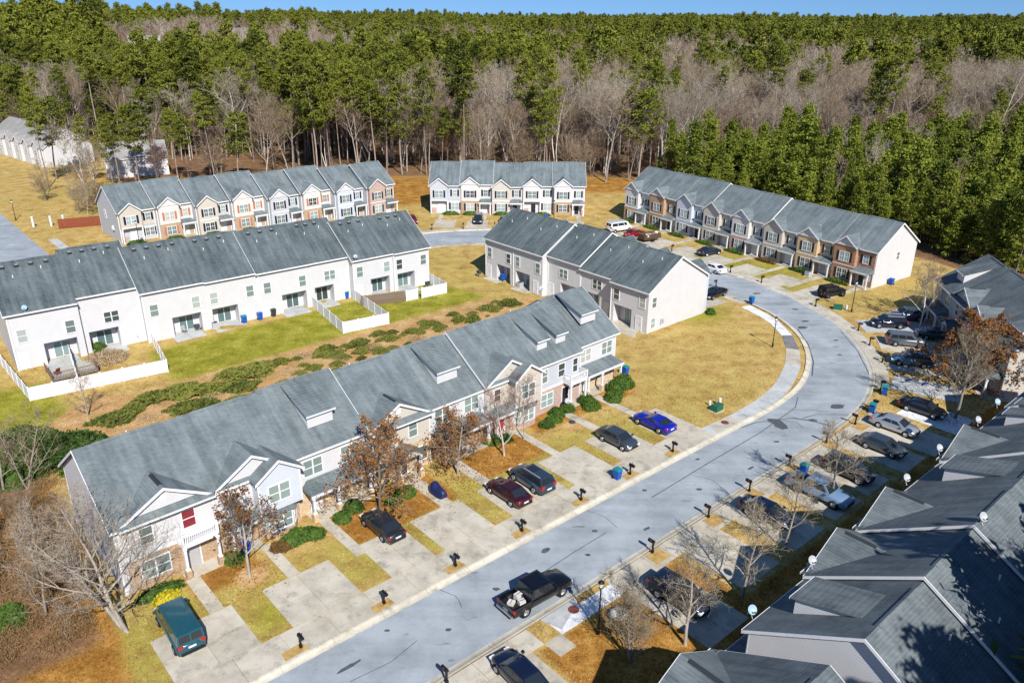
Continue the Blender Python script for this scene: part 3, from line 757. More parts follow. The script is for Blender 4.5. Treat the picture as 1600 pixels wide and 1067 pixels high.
def door(par, x, y, z, w=1.0, h=2.1, face='f', mat=None, name='door'):
    mat = mat or DOORW
    def mk():
        b_ = MB(); b_.box(-w / 2, w / 2, -0.05, 0, 0, h)
        for zz in ((.15, .95), (1.1, 1.95)):
            for s in (-1, 1): b_.box(s * w * .24 - w * .17, s * w * .24 + w * .17, -0.065, -0.05, zz[0], zz[1])
        return b_.mesh(name, mat)
    def tr():
        t = .1
        return MB().box(-w / 2 - t, -w / 2, -.08, 0, 0, h + t).box(w / 2, w / 2 + t, -.08, 0, 0, h + t).box(-w / 2, w / 2, -.08, 0, h, h + t).mesh('door_frame', WHITE)
    o = link_mesh(name, cached(('d', w, h, mat.name), mk), par, (x, y, z), FACE[face])
    link_mesh('door_frame', cached(('dt', w, h), tr), o)
    link_mesh('handle', cached('dh', lambda: MB().box(-.03, .03, -.13, -.05, 0, .12).mesh('handle', STEEL)), o, (w * .38, 0, .98))
    return o

def slider(par, x, y, z, w=1.8, h=2.05, face='b'):
    def fr():
        b_ = MB(); t = .08
        return b_.box(-w / 2 - t, w / 2 + t, -.08, 0, h, h + t).box(-w / 2 - t, -w / 2, -.08, 0, 0, h).box(w / 2, w / 2 + t, -.08, 0, 0, h).box(-.05, .05, -.07, 0, 0, h).box(-w / 2, w / 2, -.07, 0, 0, .07).mesh('patio_door', WHITE)
    o = link_mesh('patio_door', cached(('sf', w, h), fr), par, (x, y, z), FACE[face])
    link_mesh('pane', cached(('sp', w, h), lambda: MB().box(-w / 2, w / 2, -.03, 0, .07, h).mesh('pane', GLASSD)), o)
    return o

def post(par, x, y, z0, z1, brick=None, r=.1):
    zb = z0
    if brick:
        MB().box(x - .22, x + .22, y - .22, y + .22, z0, z0 + .75).build('column_base', brick, par)
        zb = z0 + .75
    b_ = MB().box(x - r, x + r, y - r, y + r, zb, z1).box(x - r - .05, x + r + .05, y - r - .05, y + r + .05, zb + .002, zb + .12).box(x - r - .05, x + r + .05, y - r - .05, y + r + .05, z1 - .12, z1 - .002)
    b_.build('column', WHITE, par)

class Row:
    """a terrace of townhouses: local x along the front, y into the building, front at y = 0"""
    def __init__(s, name, label, org, ang, depth=12.0, eave=5.9, rise=4.0, roof=None, side='white', base=0.1):
        s.t = tag(empty(name, (org[0], org[1], base), ang), label, 'townhouse row', 'townhouse rows')
        s.D, s.E, s.RI, s.roof, s.side = depth, eave, rise, roof or ROOF, side
        s.units = []
    def body(s, x0, x1, y=0.0, dz=0.0, left=False, right=False, recess=None, side=None):
        """walls and roof of one unit. recess=(x0,x1) cuts a covered patio out of the rear ground floor"""
        t, D, E, H = s.t, s.D, s.E + dz, s.E + dz + s.RI
        EXC.append(((s.t.location.x, s.t.location.y), s.t.rotation_euler.z, x0, x1, y - 2.0, y + D))
        for yy, sg in ((y, -1), (y + D, 1)):
            MB().box(x1 - .16, x1 - .07, min(yy + sg * .002, yy + sg * .09), max(yy + sg * .002, yy + sg * .09), -.1, E - .25).build('downpipe', WHITE, t)
        sd = SID[side or s.side]
        b_ = MB(); zf = 2.75
        b_.prism([(y, zf), (y + D, zf), (y + D, E), (y + D / 2, H - .14), (y, E)], 'x', x0, x1)
        if recess:
            r0, r1 = recess
            if r0 > x0: b_.box(x0, r0, y, y + D, -.3, zf)
            if r1 < x1: b_.box(r1, x1, y, y + D, -.3, zf)
            b_.box(r0, r1, y, y + D - 1.5, -.3, zf)
        else:
            b_.box(x0, x1, y, y + D, -.3, zf)
        b_.build('wall', sd, t)
        k = s.RI / (D / 2); oh = .38
        xl = x0 - (.28 if left else 0.0); xr = x1 + (.28 if right else 0.0)
        r = MB(); ze = E - k * oh + .02
        r.slab([(xl, y - oh, ze), (xr, y - oh, ze), (xr, y + D / 2, H), (xl, y + D / 2, H)], .16)
        r.slab([(xl, y + D / 2, H), (xr, y + D / 2, H), (xr, y + D + oh, ze), (xl, y + D + oh, ze)], .16)
        ro = r.build('roof', s.roof, t)
        MB().box(xl, xr, y - oh - .05, y - oh - .001, ze - .2, ze - .01).build('fascia', WHITE, ro); MB().box(xl, xr, y + D + oh + .001, y + D + oh + .05, ze - .2, ze - .01).build('fascia', WHITE, ro)
        for e, xx in ((left, xl), (right, xr)):
            if e:
                sgn = -1 if xx == xl else 1
                a, c = (xx - .045, xx - .002) if sgn < 0 else (xx + .002, xx + .045)
                for (ya, za, yb, zb) in ((y - oh, ze, y + D / 2, H), (y + D + oh, ze, y + D / 2, H)):
                    MB().prism([(ya, za - .01), (yb, zb - .01), (yb, zb - .24), (ya, za - .24)] if ya < yb else [(yb, zb - .01), (ya, za - .01), (ya, za - .24), (yb, zb - .24)], 'x', a, c).build('fascia', WHITE, ro)
        v = MB(); v.prism([(y + D / 2 - .2, H - .06), (y + D / 2, H + .07), (y + D / 2 + .2, H - .06)], 'x', x0 + 1.2, x1 - 1.2)
        v.build('ridge_vent', s.roof, ro)
        # corner boards and downpipes at free ends
        for e, xx, sg in ((left, x0, -1), (right, x1, 1)):
            if e:
                for yy, ss in ((y, -1), (y + D, 1)):
                    MB().box(min(xx - sg * .09, xx + sg * .02), max(xx - sg * .09, xx + sg * .02), min(yy, yy + ss * .02), max(yy, yy + ss * .02), -.2, E - .15).build('corner_board', WHITE, t)
        s.k = k
        return E, H
    def roofz(s, yy, dz=0.0):
        return s.E + dz + s.k * yy
    def facade(s, x0, x1, y, z0, z1, mat, d=.06, name='facade'):
        return MB().box(x0, x1, y - d, y - .001, z0, z1).build(name, SID[mat], s.t)
    def trim(s, x0, x1, y, z0, z1, d=.09):
        return MB().box(x0, x1, y - d, y - .001, z0, z1).build('trim', WHITE, s.t)
    def gable(s, x0, x1, yf, dz, mat, pent=False, vent=True, pitch=None, wallto=None, low=None):
        """cross gable: front wall at yf (<= main front), roof back to the main slope"""
        t, E = s.t, s.E + dz
        xc = (x0 + x1) / 2; hw = (x1 - x0) / 2; k = pitch or 0.72
        za = E + hw * k
        b_ = MB(); wz = wallto if wallto is not None else E
        pr = [(x0, wz), (x1, wz), (x1, E), (xc, za - .12), (x0, E)] if wz < E - .01 else [(x1, E - .05), (xc, za - .12), (x0, E - .05)]
        b_.prism(pr, 'y', yf, yf + max(.5, -yf + .6))
        b_.build('gable_wall', SID[mat], t)
        yb = (za - E) / s.k
        oh = .32; r = MB(); zo = E - oh * k; fr = yf - .3
        lf = .045
        for sg in (-1, 1):
            xe = xc + sg * (hw + oh)
            pts = [(xe, fr, zo + lf), (xc, fr, za + lf), (xc, yb + .15, za + lf), (xe, -.38 + (.0), zo + lf)]
            if yf < -.4: pts = [(xe, fr, zo + lf), (xc, fr, za + lf), (xc, yb + .15, za + lf), (xc + sg * hw, .1, E + lf), (xe, -.2, zo + lf)]
            r.slab(pts if sg < 0 else pts[::-1], .16)
        ro = r.build('gable_roof', s.roof, t)
        f = MB()
        for sg in (-1, 1):
            xe = xc + sg * (hw + oh)
            q = [(xe, zo + lf - .01), (xc, za + lf - .01), (xc, za + lf - .25), (xe, zo + lf - .25)]
            f.prism(q if sg > 0 else q[::-1], 'y', fr - .05, fr - .002)
        f.build('fascia', WHITE, ro)
        MB().prism([(xc - .18, za + lf - .09), (xc, za + lf + .06), (xc + .18, za + lf - .09)], 'y', max(fr + .6, 0.2), yb - .6).build('ridge_vent', VENTD if pent else s.roof, ro)
        if pent:
            p = MB().slab([(x0 - oh, yf - .62, E - .22), (x1 + oh, yf - .62, E - .22), (x1 + oh, yf + .0, E + .12), (x0 - oh, yf + .0, E + .12)], .1).build('pent_roof', s.roof, t)
            MB().box(x0 - oh, x1 + oh, yf - .68, yf - .622, E - .36, E - .22).build('fascia', WHITE, p)
        if vent:
            MB().box(xc - .24, xc + .24, yf - .05, yf - .001, E + hw * k * .38, E + hw * k * .38 + .5).build('gable_vent', WHITE, t)
        return za
    def dormer(s, x0, x1, y0, dz=0.0, h=1.15, mat='white', run=3.9):
        """shed dormer without a window: white siding front and cheeks, low-pitched roof"""
        zr = s.roofz(y0, dz); yb = y0 + run; zb = s.roofz(yb, dz)
        d = MB(); d.prism([(y0, zr - .1), (y0, zr + h), (yb, zb + .02), (yb, zb - .15)], 'x', x0, x1)
        o = d.build('dormer', SID[mat], s.t)
        k = (zb - zr - h) / run; oh = .28
        r = MB().slab([(x0 - .2, y0 - oh, zr + h - k * oh + .09), (x1 + .2, y0 - oh, zr + h - k * oh + .09), (x1 + .2, yb + .1, zb + .11), (x0 - .2, yb + .1, zb + .11)], .1)
        r.build('dormer_roof', s.roof, o)
        MB().box(x0 - .2, x1 + .2, y0 - oh - .05, y0 - oh - .002, zr + h - k * oh - .06, zr + h - k * oh + .08).build('fascia', WHITE, o)
    def porch(s, x0, x1, y, out=1.9, zt=3.25, zl=2.7, posts=(0, .5, 1), brick=None, hip=True):
        t = s.t; hx = .55 if hip else 0.0
        r = MB()
        yf = y - out
        r.slab([(x0 - .15, yf, zl), (x1 + .15, yf, zl), (x1 + .15 - hx, y - .02, zt), (x0 - .15 + hx, y - .02, zt)], .12)
        if hip:
            r.slab([(x0 - .15, yf, zl), (x0 - .15 + hx, y - .02, zt), (x0 - .15, y - .02, zl)], .12); r.slab([(x1 + .15, yf, zl), (x1 + .15, y - .02, zl), (x1 + .15 - hx, y - .02, zt)], .12)
        o = r.build('porch_roof', s.roof, t)
        MB().box(x0 - .15, x1 + .15, yf - .05, yf - .002, zl - .22, zl - .01).box(x0 - .05, x1 + .05, yf + .1, yf + .3, zl - .4, zl - .13).build('fascia', WHITE, o)
        for p in posts:
            post(t, x0 + .15 + p * (x1 - x0 - .3), yf + .2, .02, zl - .4, brick)
        MB().box(x0, x1, yf, y - .002, -.2, .04).build('porch_floor', CONC, t)
        return o
    def bay(s, xc, y, z0=.55, h=1.75, mat='white', base='brick'):
        t = s.t; w, d, wi = 1.55, .75, .95
        pr = [(xc - w, y - .001), (xc - wi, y - d), (xc + wi, y - d), (xc + w, y - .001)]
        o = MB().prism(pr, 'z', z0, z0 + h).build('bay', SID[mat], t)
        MB().prism([(xc - w - .04, y - .001), (xc - wi - .03, y - d - .05), (xc + wi + .03, y - d - .05), (xc + w + .04, y - .001)], 'z', -.2, z0).build('bay_base', SID[base], t)
        top = z0 + h; r = MB(); e = .22
        A_, B_, C_, D_ = (xc - w - e, y - .01, top), (xc - wi - e * .7, y - d - e, top), (xc + wi + e * .7, y - d - e, top), (xc + w + e, y - .01, top)
        T0, T1 = (xc - wi * .8, y - .01, top + .55), (xc + wi * .8, y - .01, top + .55)
        r.slab([A_, B_, T0], .08); r.slab([B_, C_, T1, T0], .08); r.slab([C_, D_, T1], .08)
        r.build('bay_roof', s.roof, o)
        window(t, xc, y - d, z0 + .25, 1.5, 1.3)
        for sg in (-1, 1):
            ox, oy = xc + sg * (w + wi) / 2, y - d / 2
            a = math.atan2(d, (w - wi)) * sg
            wo_ = link_mesh('window', cached(('wf', .62, 1.3, False), lambda: MB().box(-.37, .37, -.06, 0, -.08, 0).box(-.37, .37, -.06, 0, 1.3, 1.38).box(-.37, -.31, -.06, 0, 0, 1.3).box(.31, .37, -.06, 0, 0, 1.3).box(-.31, .31, -.05, 0, .62, .69).mesh('window', WHITE)), t, (ox, oy, z0 + .25), a)
            link_mesh('pane', cached(('wp', .62, 1.3, ''), lambda: MB().box(-.31, .31, -.03, 0, 0, 1.3).mesh('pane', GLASS)), wo_)
    def balcony(s, x0, x1, y, z=2.95, out=1.3):
        t = s.t
        o = MB().box(x0, x1, y - out, y - .002, z - .22, z).build('balcony', WHITE, t)
        b_ = MB(); h = .95
        b_.box(x0, x1, y - out, y - out + .07, z + h - .09, z + h); b_.box(x0, x1, y - out, y - out + .07, z + .08, z + .15)
        for xx in (x0, x1 - .07):
            b_.box(xx, xx + .07, y - out + .075, y - .05, z + h - .09, z + h); b_.box(xx, xx + .07, y - out + .075, y - .05, z + .08, z + .15)
        k = int((x1 - x0) / .16)
        for i in range(1, k): b_.box(x0 + i * .16 - .025, x0 + i * .16 + .025, y - out + .015, y - out + .055, z + .151, z + h - .091)
        for i in range(1, int(out / .16)):
            for xx in (x0 + .01, x1 - .06): b_.box(xx, xx + .05, y - out + i * .16, y - out + i * .16 + .045, z + .151, z + h - .091)
        for xx in (x0, x1 - .13): b_.box(xx - .001, xx + .131, y - out - .03, y - out + .1, z + .001, z + h + .08)
        b_.build('railing', WHITE, o)
    def pipe_vents(s, pts, mat=None):
        for (x, y, dz) in pts:
            z = s.roofz(s.D - y, dz)
            MB().tube((x, y, z - .1), (x, y, z + .35), .06, .06, 8).build('vent_pipe', mat or WHITE, s.t)
    def box_vents(s, pts):
        for (x, y, dz) in pts:
            z = s.roofz(s.D - y, dz)
            o = MB().box(x - .26, x + .26, y - .26, y + .26, z - .15, z + .16).build('roof_vent', VENTD, s.t)
            MB().box(x - .2, x + .2, y - .2, y + .2, z + .161, z + .19).build('cap', STEEL, o)
# ------------------------------------------------------------------ front types
def front_gabled(rw, x0, w, up, low, shut, dr, y=0.0, dz=0.0, pent=False, porch_end=False, left=False, right=False, recess=None):
    """projecting gable on the left, entry porch on the right"""
    t = rw.t
    rw.body(x0, x0 + w, y, dz, left, right, recess)
    g0, g1, yf = x0 + .12, x0 + 4.0, y - .9
    gc = (g0 + g1) / 2
    # shift gable helper by the unit's own setback
    E = rw.E + dz
    hw = (g1 - g0) / 2; k = .78; za = E + hw * k; oh = .3
    z0 = 2.75 if porch_end else -.3
    MB().prism([(g0, z0), (g1, z0), (g1, E), (gc, za - .12), (g0, E)], 'y', yf, y + .5).build('gable_wall', SID[up], t)
    if porch_end:
        for xx in (g0 + .12, g1 - .12): post(t, xx, yf + .15, .02, 2.75)
        MB().box(g0, g1, yf, y - .002, -.2, .04).build('porch_floor', CONC, t)
        door(t, gc + .3, y, .05, 1.0, 2.1, 'f', dr)
        rw.facade(g0, g0 + 1.2, y, 0, 1.1, low if low in ('brick', 'buff', 'rose', 'redbrick') else 'rose')
    else:
        if low != up: rw.facade(g0 - .03, g1 + .03, yf, -.3, 2.85, low, .07)
        window(t, gc, yf - (.07 if low != up else 0), .75, 1.7, 1.5, 'f', True, shut)
    if pent:
        MB().prism([(g1 - .25, E + .12), (gc, za - .3), (g0 + .25, E + .12)], 'y', yf - .05, yf - .001).build('pediment', SID['white'], t)
        MB().box(g0 - .1, g1 + .1, yf - .12, yf - .001, E - .12, E + .08).build('trim', WHITE, t)
    MB().box(g0, g1, yf - .045, yf - .001, 2.86, 3.0).build('trim', WHITE, t)
    window(t, gc, yf, 3.6, 1.7, 1.45, 'f', True, shut)
    r = MB(); zo = E - oh * k; fr = yf - .3; lf = .05
    yb = y + (za - E) / rw.k
    for sg in (-1, 1):
        xe = gc + sg * (hw + oh)
        pts = [(xe, fr, zo + lf), (gc, fr, za + lf), (gc, yb + .2, za + lf), (gc + sg * hw, y + .1, E + lf), (xe, y - .3, zo + lf)]
        r.slab(pts if sg < 0 else pts[::-1], .15)
    ro = r.build('gable_roof', rw.roof, t)
    f = MB()
    for sg in (-1, 1):
        xe = gc + sg * (hw + oh)
        q = [(xe, zo + lf - .01), (gc, za + lf - .01), (gc, za + lf - .24), (xe, zo + lf - .24)]
        f.prism(q if sg > 0 else q[::-1], 'y', fr - .05, fr - .002)
    f.build('fascia', WHITE, ro)
    # entry half
    if up != rw.side: rw.facade(g1, x0 + w, y, 2.85, E - .2, up)
    window(t, x0 + 5.4, y - (.06 if up != rw.side else 0), 3.75, .9, 1.35, 'f', True, shut)
    if porch_end:
        window(t, x0 + 5.4, y, .8, 1.6, 1.45, 'f', True, shut)
    else:
        rw.porch(x0 + 4.05, x0 + w - .1, y, 1.7, 3.2, 2.65, (1.0,) if not pent else (0, 1.0))
        door(t, x0 + 5.1, y, .05, .95, 2.1, 'f', dr)
        rw.facade(x0 + 5.85, x0 + w - .1, y, 0, 1.0, low if low in ('brick', 'buff', 'rose', 'redbrick') else 'rose')

def rear(rw, x0, w, y=0.0, flip=False, two=False, dark=False):
    """garden side: recessed patio door, store door, upstairs windows; returns the recess for body()"""
    t = rw.t; Y = y + rw.D
    a = x0 + (w * .10 if flip else w * .42); c = a + w * .48
    slider(t, (a + c) / 2 - .2, Y - 1.5, .05, 1.8, 2.05)
    door(t, (x0 + w - .9) if flip else x0 + 1.5, Y, .02, .95, 2.05, 'b', DOORW, 'store_door')
    if two: window(t, x0 + w * .5, Y, 3.6, 1.7, 1.35, 'b', False, None)
    else:
        window(t, x0 + w * .16, Y, 3.5, 1.0, 1.55, 'b'); window(t, x0 + w * .84, Y, 3.5, 1.0, 1.55, 'b')
    return (a, c)

# ------------------------------------------------------------------ row A: the nearest row, across the picture
A = Row('townhouse_row', 'nearest long townhouse row with shed dormers and blue-grey roof, facing the driveways', uvw(-20.1, 14.67), R(42.8), 12.0, 6.0, 3.95, ROOF, 'white')
W_ = 7.1
DZ = [.15, .15, .15, -.1, -.1, .15, .15, .15]
YO = [0, 0, .35, 0, .35, 0, 0.0, .9]
for i in range(8):
    A.body(i * W_ - (.5 if i == 0 else 0), (i + 1) * W_, YO[i], DZ[i], i == 0 or i == 5, i == 7 or i == 2)
t = A.t
def front_end(rw, x, y, dz, up='white', low='brick', dr=None):
    rw.gable(x + .1, x + 6.7, y - .06, dz, up, pent=True, pitch=.56)
    t = rw.t
    rw.facade(x, x + 7.0, y, 2.9, rw.E + dz - .1, up); rw.facade(x + .02, x + 7.0, y, -.3, 2.86, low, .08); rw.trim(x, x + 7.0, y, 2.70, 2.93, .1)
    window(t, x + 1.7, y - .06, 3.75, .9, 1.4); window(t, x + 4.9, y - .06, 3.75, .95, 1.5, 'f', False, None, GLASSR)
    window(t, x + 1.95, y - .08, .75, 2.1, 1.5)
    rw.balcony(x + 3.7, x + 6.6, y - .02, 3.0, 1.35)
    for xx in (x + 3.85, x + 6.45): post(t, xx, y - 1.25, .02, 2.78, SID[low])
    door(t, x + 4.75, y - .08, .05, 1.15, 2.15, 'f', dr or DOORG)
    MB().box(x + 3.6, x + 6.7, y - 1.5, y - .09, -.2, .04).build('porch_floor', CONC, t)
def front_bay(rw, x, y, dz, back='white', fore='blue', low='brick', dr=None):
    t = rw.t
    rw.gable(x + .2, x + 6.4, y - .06, dz, back, pent=False, pitch=.60, vent=False)
    rw.facade(x, x + 7.0, y, 2.9, rw.E + dz - .1, back); rw.facade(x, x + 7.0, y, -.3, 2.86, low, .07)
    E = rw.E + dz
    f0, f1, yf = x + 3.1, x + 6.9, y - 1.15; fc = (f0 + f1) / 2; k = .66; za = E + (f1 - f0) / 2 * k - .05
    MB().prism([(f0, 2.7), (f1, 2.7), (f1, E - .1), (fc, za - .12), (f0, E - .1)], 'y', yf, y - .07).build('gable_wall', SID[fore], t)
    r = MB(); oh = .3; zo = E - .1 - oh * k; fr = yf - .3; hw = (f1 - f0) / 2
    yb = y + (za - E) / rw.k
    for sg in (-1, 1):
        xe = fc + sg * (hw + oh)
        p = [(xe, fr, zo + .06), (fc, fr, za + .06), (fc, yb + .4, za + .06), (fc + sg * hw, y + .15, E - .04), (xe, y - .3, zo + .06)]
        r.slab(p if sg < 0 else p[::-1], .15)
    ro = r.build('gable_roof', rw.roof, t)
    ff = MB()
    for sg in (-1, 1):
        xe = fc + sg * (hw + oh); q = [(xe, zo + .05), (fc, za + .05), (fc, za - .19), (xe, zo - .19)]
        ff.prism(q if sg > 0 else q[::-1], 'y', fr - .05, fr - .002)
    ff.build('fascia', WHITE, ro)
    MB().box(f0 - .02, f0 + .1, yf - .02, yf - .001, 2.7, E - .2).build('corner_board', WHITE, t); MB().box(f1 - .1, f1 + .02, yf - .02, yf - .001, 2.7, E - .2).build('corner_board', WHITE, t)
    window(t, fc - .1, yf, 3.55, 1.8, 1.5)
    rw.bay(fc, y - .35, .55, 1.8, fore if fore != 'blue' else 'grey', low)
    MB().prism([(f0, -.2), (f1, -.2), (f1, 2.7), (f0, 2.7)], 'y', y - .34, y - .08).build('facade', SID[low], t)
    window(t, x + 1.5, y - .06, 3.8, .8, 1.3)
    rw.porch(x + .4, x + 3.0, y, 1.3, 3.15, 2.65, (0.02,), SID[low])
    door(t, x + 1.9, y - .07, .05, 1.0, 2.1, 'f', dr or DOORR)
def front_porch(rw, x, y, dz, up='white', low='buff', dr=None, nd_=1):
    t = rw.t
    rw.facade(x, x + 7.05, y, 2.9, rw.E + dz - .1, up); rw.facade(x, x + 7.05, y, -.3, 2.86, low, .07)
    if nd_ == 1: rw.dormer(x + 2.4, x + 4.9, y + 1.5, dz, 1.2)
    window(t, x + 1.7, y - .06, 3.7, 1.75, 1.5); window(t, x + 5.4, y - .06, 3.7, 1.75, 1.5)
    rw.porch(x + .6, x + 6.6, y, 1.75, 3.35, 2.7, (0, .42, 1), SID[low])
    door(t, x + 1.7, y - .07, .05, 1.0, 2.1, 'f', dr or DOORW); window(t, x + 4.4, y - .07, .9, 1.5, 1.35)
def front_gable(rw, x, y, dz, up='cream', low='buff', dr=None):
    t = rw.t
    rw.gable(x + .2, x + 6.8, y - .06, dz, up, pent=True, pitch=.56)
    rw.facade(x, x + 7.05, y, 2.9, rw.E + dz - .1, up); rw.facade(x, x + 7.05, y, -.3, 2.86, low, .07)
    window(t, x + 2.1, y - .06, 3.7, 1.0, 1.45); window(t, x + 5.0, y - .06, 3.7, .9, 1.45)
    # small gabled entry
    p = MB(); a, c, yf = x + 2.3, x + 4.9, y - 1.7; m_ = (a + c) / 2
    for sg, e in ((-1, a - .2), (1, c + .2)):
        q = [(e, yf - .2, 2.65), (m_, yf - .2, 3.5), (m_, y - .08, 3.5), (e, y - .08, 2.65)]
        p.slab(q if sg < 0 else q[::-1], .1)
    o = p.build('porch_roof', rw.roof, t)
    MB().prism([(c, 2.6), (m_, 3.35), (a, 2.6)], 'y', yf, yf + .1).build('porch_gable', SID['white'], o)
    for xx in (a + .1, c - .1): post(t, xx, yf + .2, .02, 2.6, SID[low])
    MB().box(a, c, yf, y - .08, -.2, .04).build('porch_floor', CONC, t)
    door(t, m_, y - .07, .05, 1.0, 2.1, 'f', dr or DOORD); window(t, x + 1.2, y - .07, .8, 1.2, 1.45); window(t, x + 5.9, y - .07, .8, 1.2, 1.45)
def front_twin(rw, x, y, dz, up='grey', low='rose', dr=None):
    t = rw.t
    rw.facade(x, x + 7.05, y, 2.9, rw.E + dz - .1, up); rw.facade(x, x + 7.05, y, -.3, 2.86, low, .07); rw.trim(x, x + 7.05, y, 2.70, 2.95, .1)
    rw.dormer(x + 1.4, x + 2.9, y + 1.3, dz, 1.15); rw.dormer(x + 4.3, x + 5.8, y + 1.3, dz, 1.15)
    window(t, x + 1.3, y - .06, 3.7, .75, 1.5); window(t, x + 3.9, y - .06, 3.7, .95, 1.5); window(t, x + 6.1, y - .06, 3.6, .7, 1.6)
    window(t, x + 1.7, y - .07, .75, 1.8, 1.5)
    rw.balcony(x + 4.2, x + 6.9, y - .02, 3.0, 1.3)
    for xx in (x + 4.35, x + 6.75): post(t, xx, y - 1.2, .02, 2.78, SID[low])
    MB().box(x + 4.1, x + 7.0, y - 1.4, y - .08, -.2, .04).build('porch_floor', CONC, t)
    door(t, x + 4.6, y - .07, .05, 1.0, 2.1, 'f', dr or DOORD)
GLASSR = mat_plain('red_blind_glass', (0.22, 0.02, 0.03), 0.12, 0.6)
front_end(A, 0, YO[0], DZ[0])
front_bay(A, 7.1, YO[1], DZ[1], 'white', 'blue', 'brick', DOORG)
front_porch(A, 14.2, YO[2], DZ[2], 'white', 'buff')
front_gable(A, 21.3, YO[3], DZ[3], 'cream', 'buff')
front_porch(A, 28.4, YO[4], DZ[4], 'white', 'brick', DOORD)
front_bay(A, 35.5, YO[5], DZ[5], 'cream', 'cream', 'rose', DOORR)
front_twin(A, 42.6, YO[6], DZ[6], 'grey', 'rose')
front_porch(A, 49.7, YO[7], DZ[7], 'white', 'buff')
A.pipe_vents([(3.5, 6.9, .15), (18, 6.6, .15), (24, 6.7, -.1), (33, 6.6, -.1), (45, 6.7, .15), (52, 6.7, .15)])
# low siding skirt roofs on the shaded end
window(A.t, 0, 3.0, 3.8, .9, 1.3, 'l'); window(A.t, 0, 9.0, 3.8, .9, 1.3, 'l')

# ------------------------------------------------------------------ row B: garden side towards us, left of the picture
_a = R(218.5); _R8 = (-13.29, 122.82); BD = 13.6
B = Row('townhouse_row', 'long white townhouse row seen from its fenced gardens, weathered roof with box vents', (_R8[0] + (BD + .38) * math.sin(_a), _R8[1] - (BD + .38) * math.cos(_a)), _a, BD, 6.45, 4.4, ROOFD, 'white')
BU = [(0, 6.5, 0, 0, False, False), (6.5, 13.4, -.2, .05, True, False), (13.4, 19.8, -1.6, .45, False, True), (19.8, 27.7, -1.4, .5, True, False), (27.7, 35.2, -1.6, .6, False, False), (35.2, 43.2, -1.5, .75, True, False), (43.2, 50.6, -2.6, 1.4, False, True), (50.6, 58.4, -1.9, 1.0, True, False)]
for i, (a, c, yo, dz, fl, two) in enumerate(BU):
    rc = rear(B, a, c - a, yo, fl, two)
    B.body(a, c, yo, dz, i in (0, 2, 4, 6), i in (1, 3, 5, 7), rc)
    B.box_vents([(a + (c - a) * q, yo + BD / 2 + .75, dz + yo * .65) for q in ((.35, .58, .8) if i < 5 else (.2, .42, .62, .82))])
    B.pipe_vents([(a + (c - a) * .3, yo + BD / 2 + 1.6, dz + yo * .65), (a + (c - a) * .72, yo + BD / 2 + 2.3, dz + yo * .65)])
    # plain street side (unseen from the gardens)
    door(B.t, a + 4.8, yo, .05, 1.0, 2.1, 'f', DOORW); window(B.t, a + 2, yo, 3.7, 1.7, 1.4, 'f', True, SHUT); window(B.t, a + 2, yo, .8, 1.7, 1.4, 'f', True, SHUT)

# ------------------------------------------------------------------ row D: white gable end in the middle
Dr = Row('townhouse_row', 'white townhouse row with bright blank gable end beside the dry corner lawn', (28.18, 110.27), R(131.3), 12.8, 6.2, 3.75, ROOFD, 'white')
DU = [(0, 0, 0, False, False), (6.92, -.9, 0, False, True), (13.84, -.8, .5, True, True), (20.76, .3, .6, False, False), (27.68, .3, .6, True, False)]
cols = [('blue', 'blue'), ('cream', 'cream'), ('white', 'brick'), ('grey', 'grey'), ('white', 'buff')]
for i, (a, yo, dz, fl, two) in enumerate(DU):
    rc = rear(Dr, a, 6.92, yo, fl, two)
    front_gabled(Dr, a, 6.92, cols[i][0], cols[i][1], SHUT, DOORW, yo, dz, i % 2 == 0, False, i in (0, 3, 2), i in (4,), rc)
    Dr.pipe_vents([(a + 2.2, yo + 6.4 + 1.4, dz + yo * .58), (a + 4.6, yo + 6.4 + 2.6, dz + yo * .58)])
window(Dr.t, 0, 11.6, 3.6, .85, 1.4, 'l'); window(Dr.t, 0, 11.6, .6, .85, 1.4, 'l'); window(Dr.t, 6.92 * 5, 8.0, 3.6, .8, 1.3, 'r')
MB().box(-.12, -.002, 9.7, 10.0, .7, 1.5).box(-.12, -.002, 9.2, 9.5, .8, 1.4).build('meter_box', STEEL, Dr.t)

# ------------------------------------------------------------------ row E: right, facing the curve
Er = Row('townhouse_row', 'long townhouse row on the right with brick and siding fronts before dark pines', (24.57, 168.64), R(-54.2), 11.6, 6.2, 3.8, ROOF, 'white')
EU = [('white', 'brick', SHUTK, DOORW), ('brick', 'brick', SHUTK, DOORD), ('blue', 'blue', SHUT, DOORD), ('cream', 'cream', SHUT, DOORW), ('pink', 'rose', SHUT, DOORW), ('tan', 'tan', SHUTK, DOORW), ('buff', 'buff', SHUTK, DOORG), ('redbrick', 'redbrick', SHUTK, DOORD)]
EZ = [.55, .55, .55, .3, .3, 0, 0, .1]; EY = [0, .2, .5, .3, .1, .2, .1, 0]
for i, (u_, l_, s_, d_) in enumerate(EU):
    front_gabled(Er, i * 7.17, 7.17, u_, l_, s_, d_, EY[i], EZ[i], i in (0, 1, 4, 6, 7), False, i in (0, 7), i in (2, 4, 7))
window(Er.t, 57.36, 6.2, 3.9, .7, 1.2, 'r')

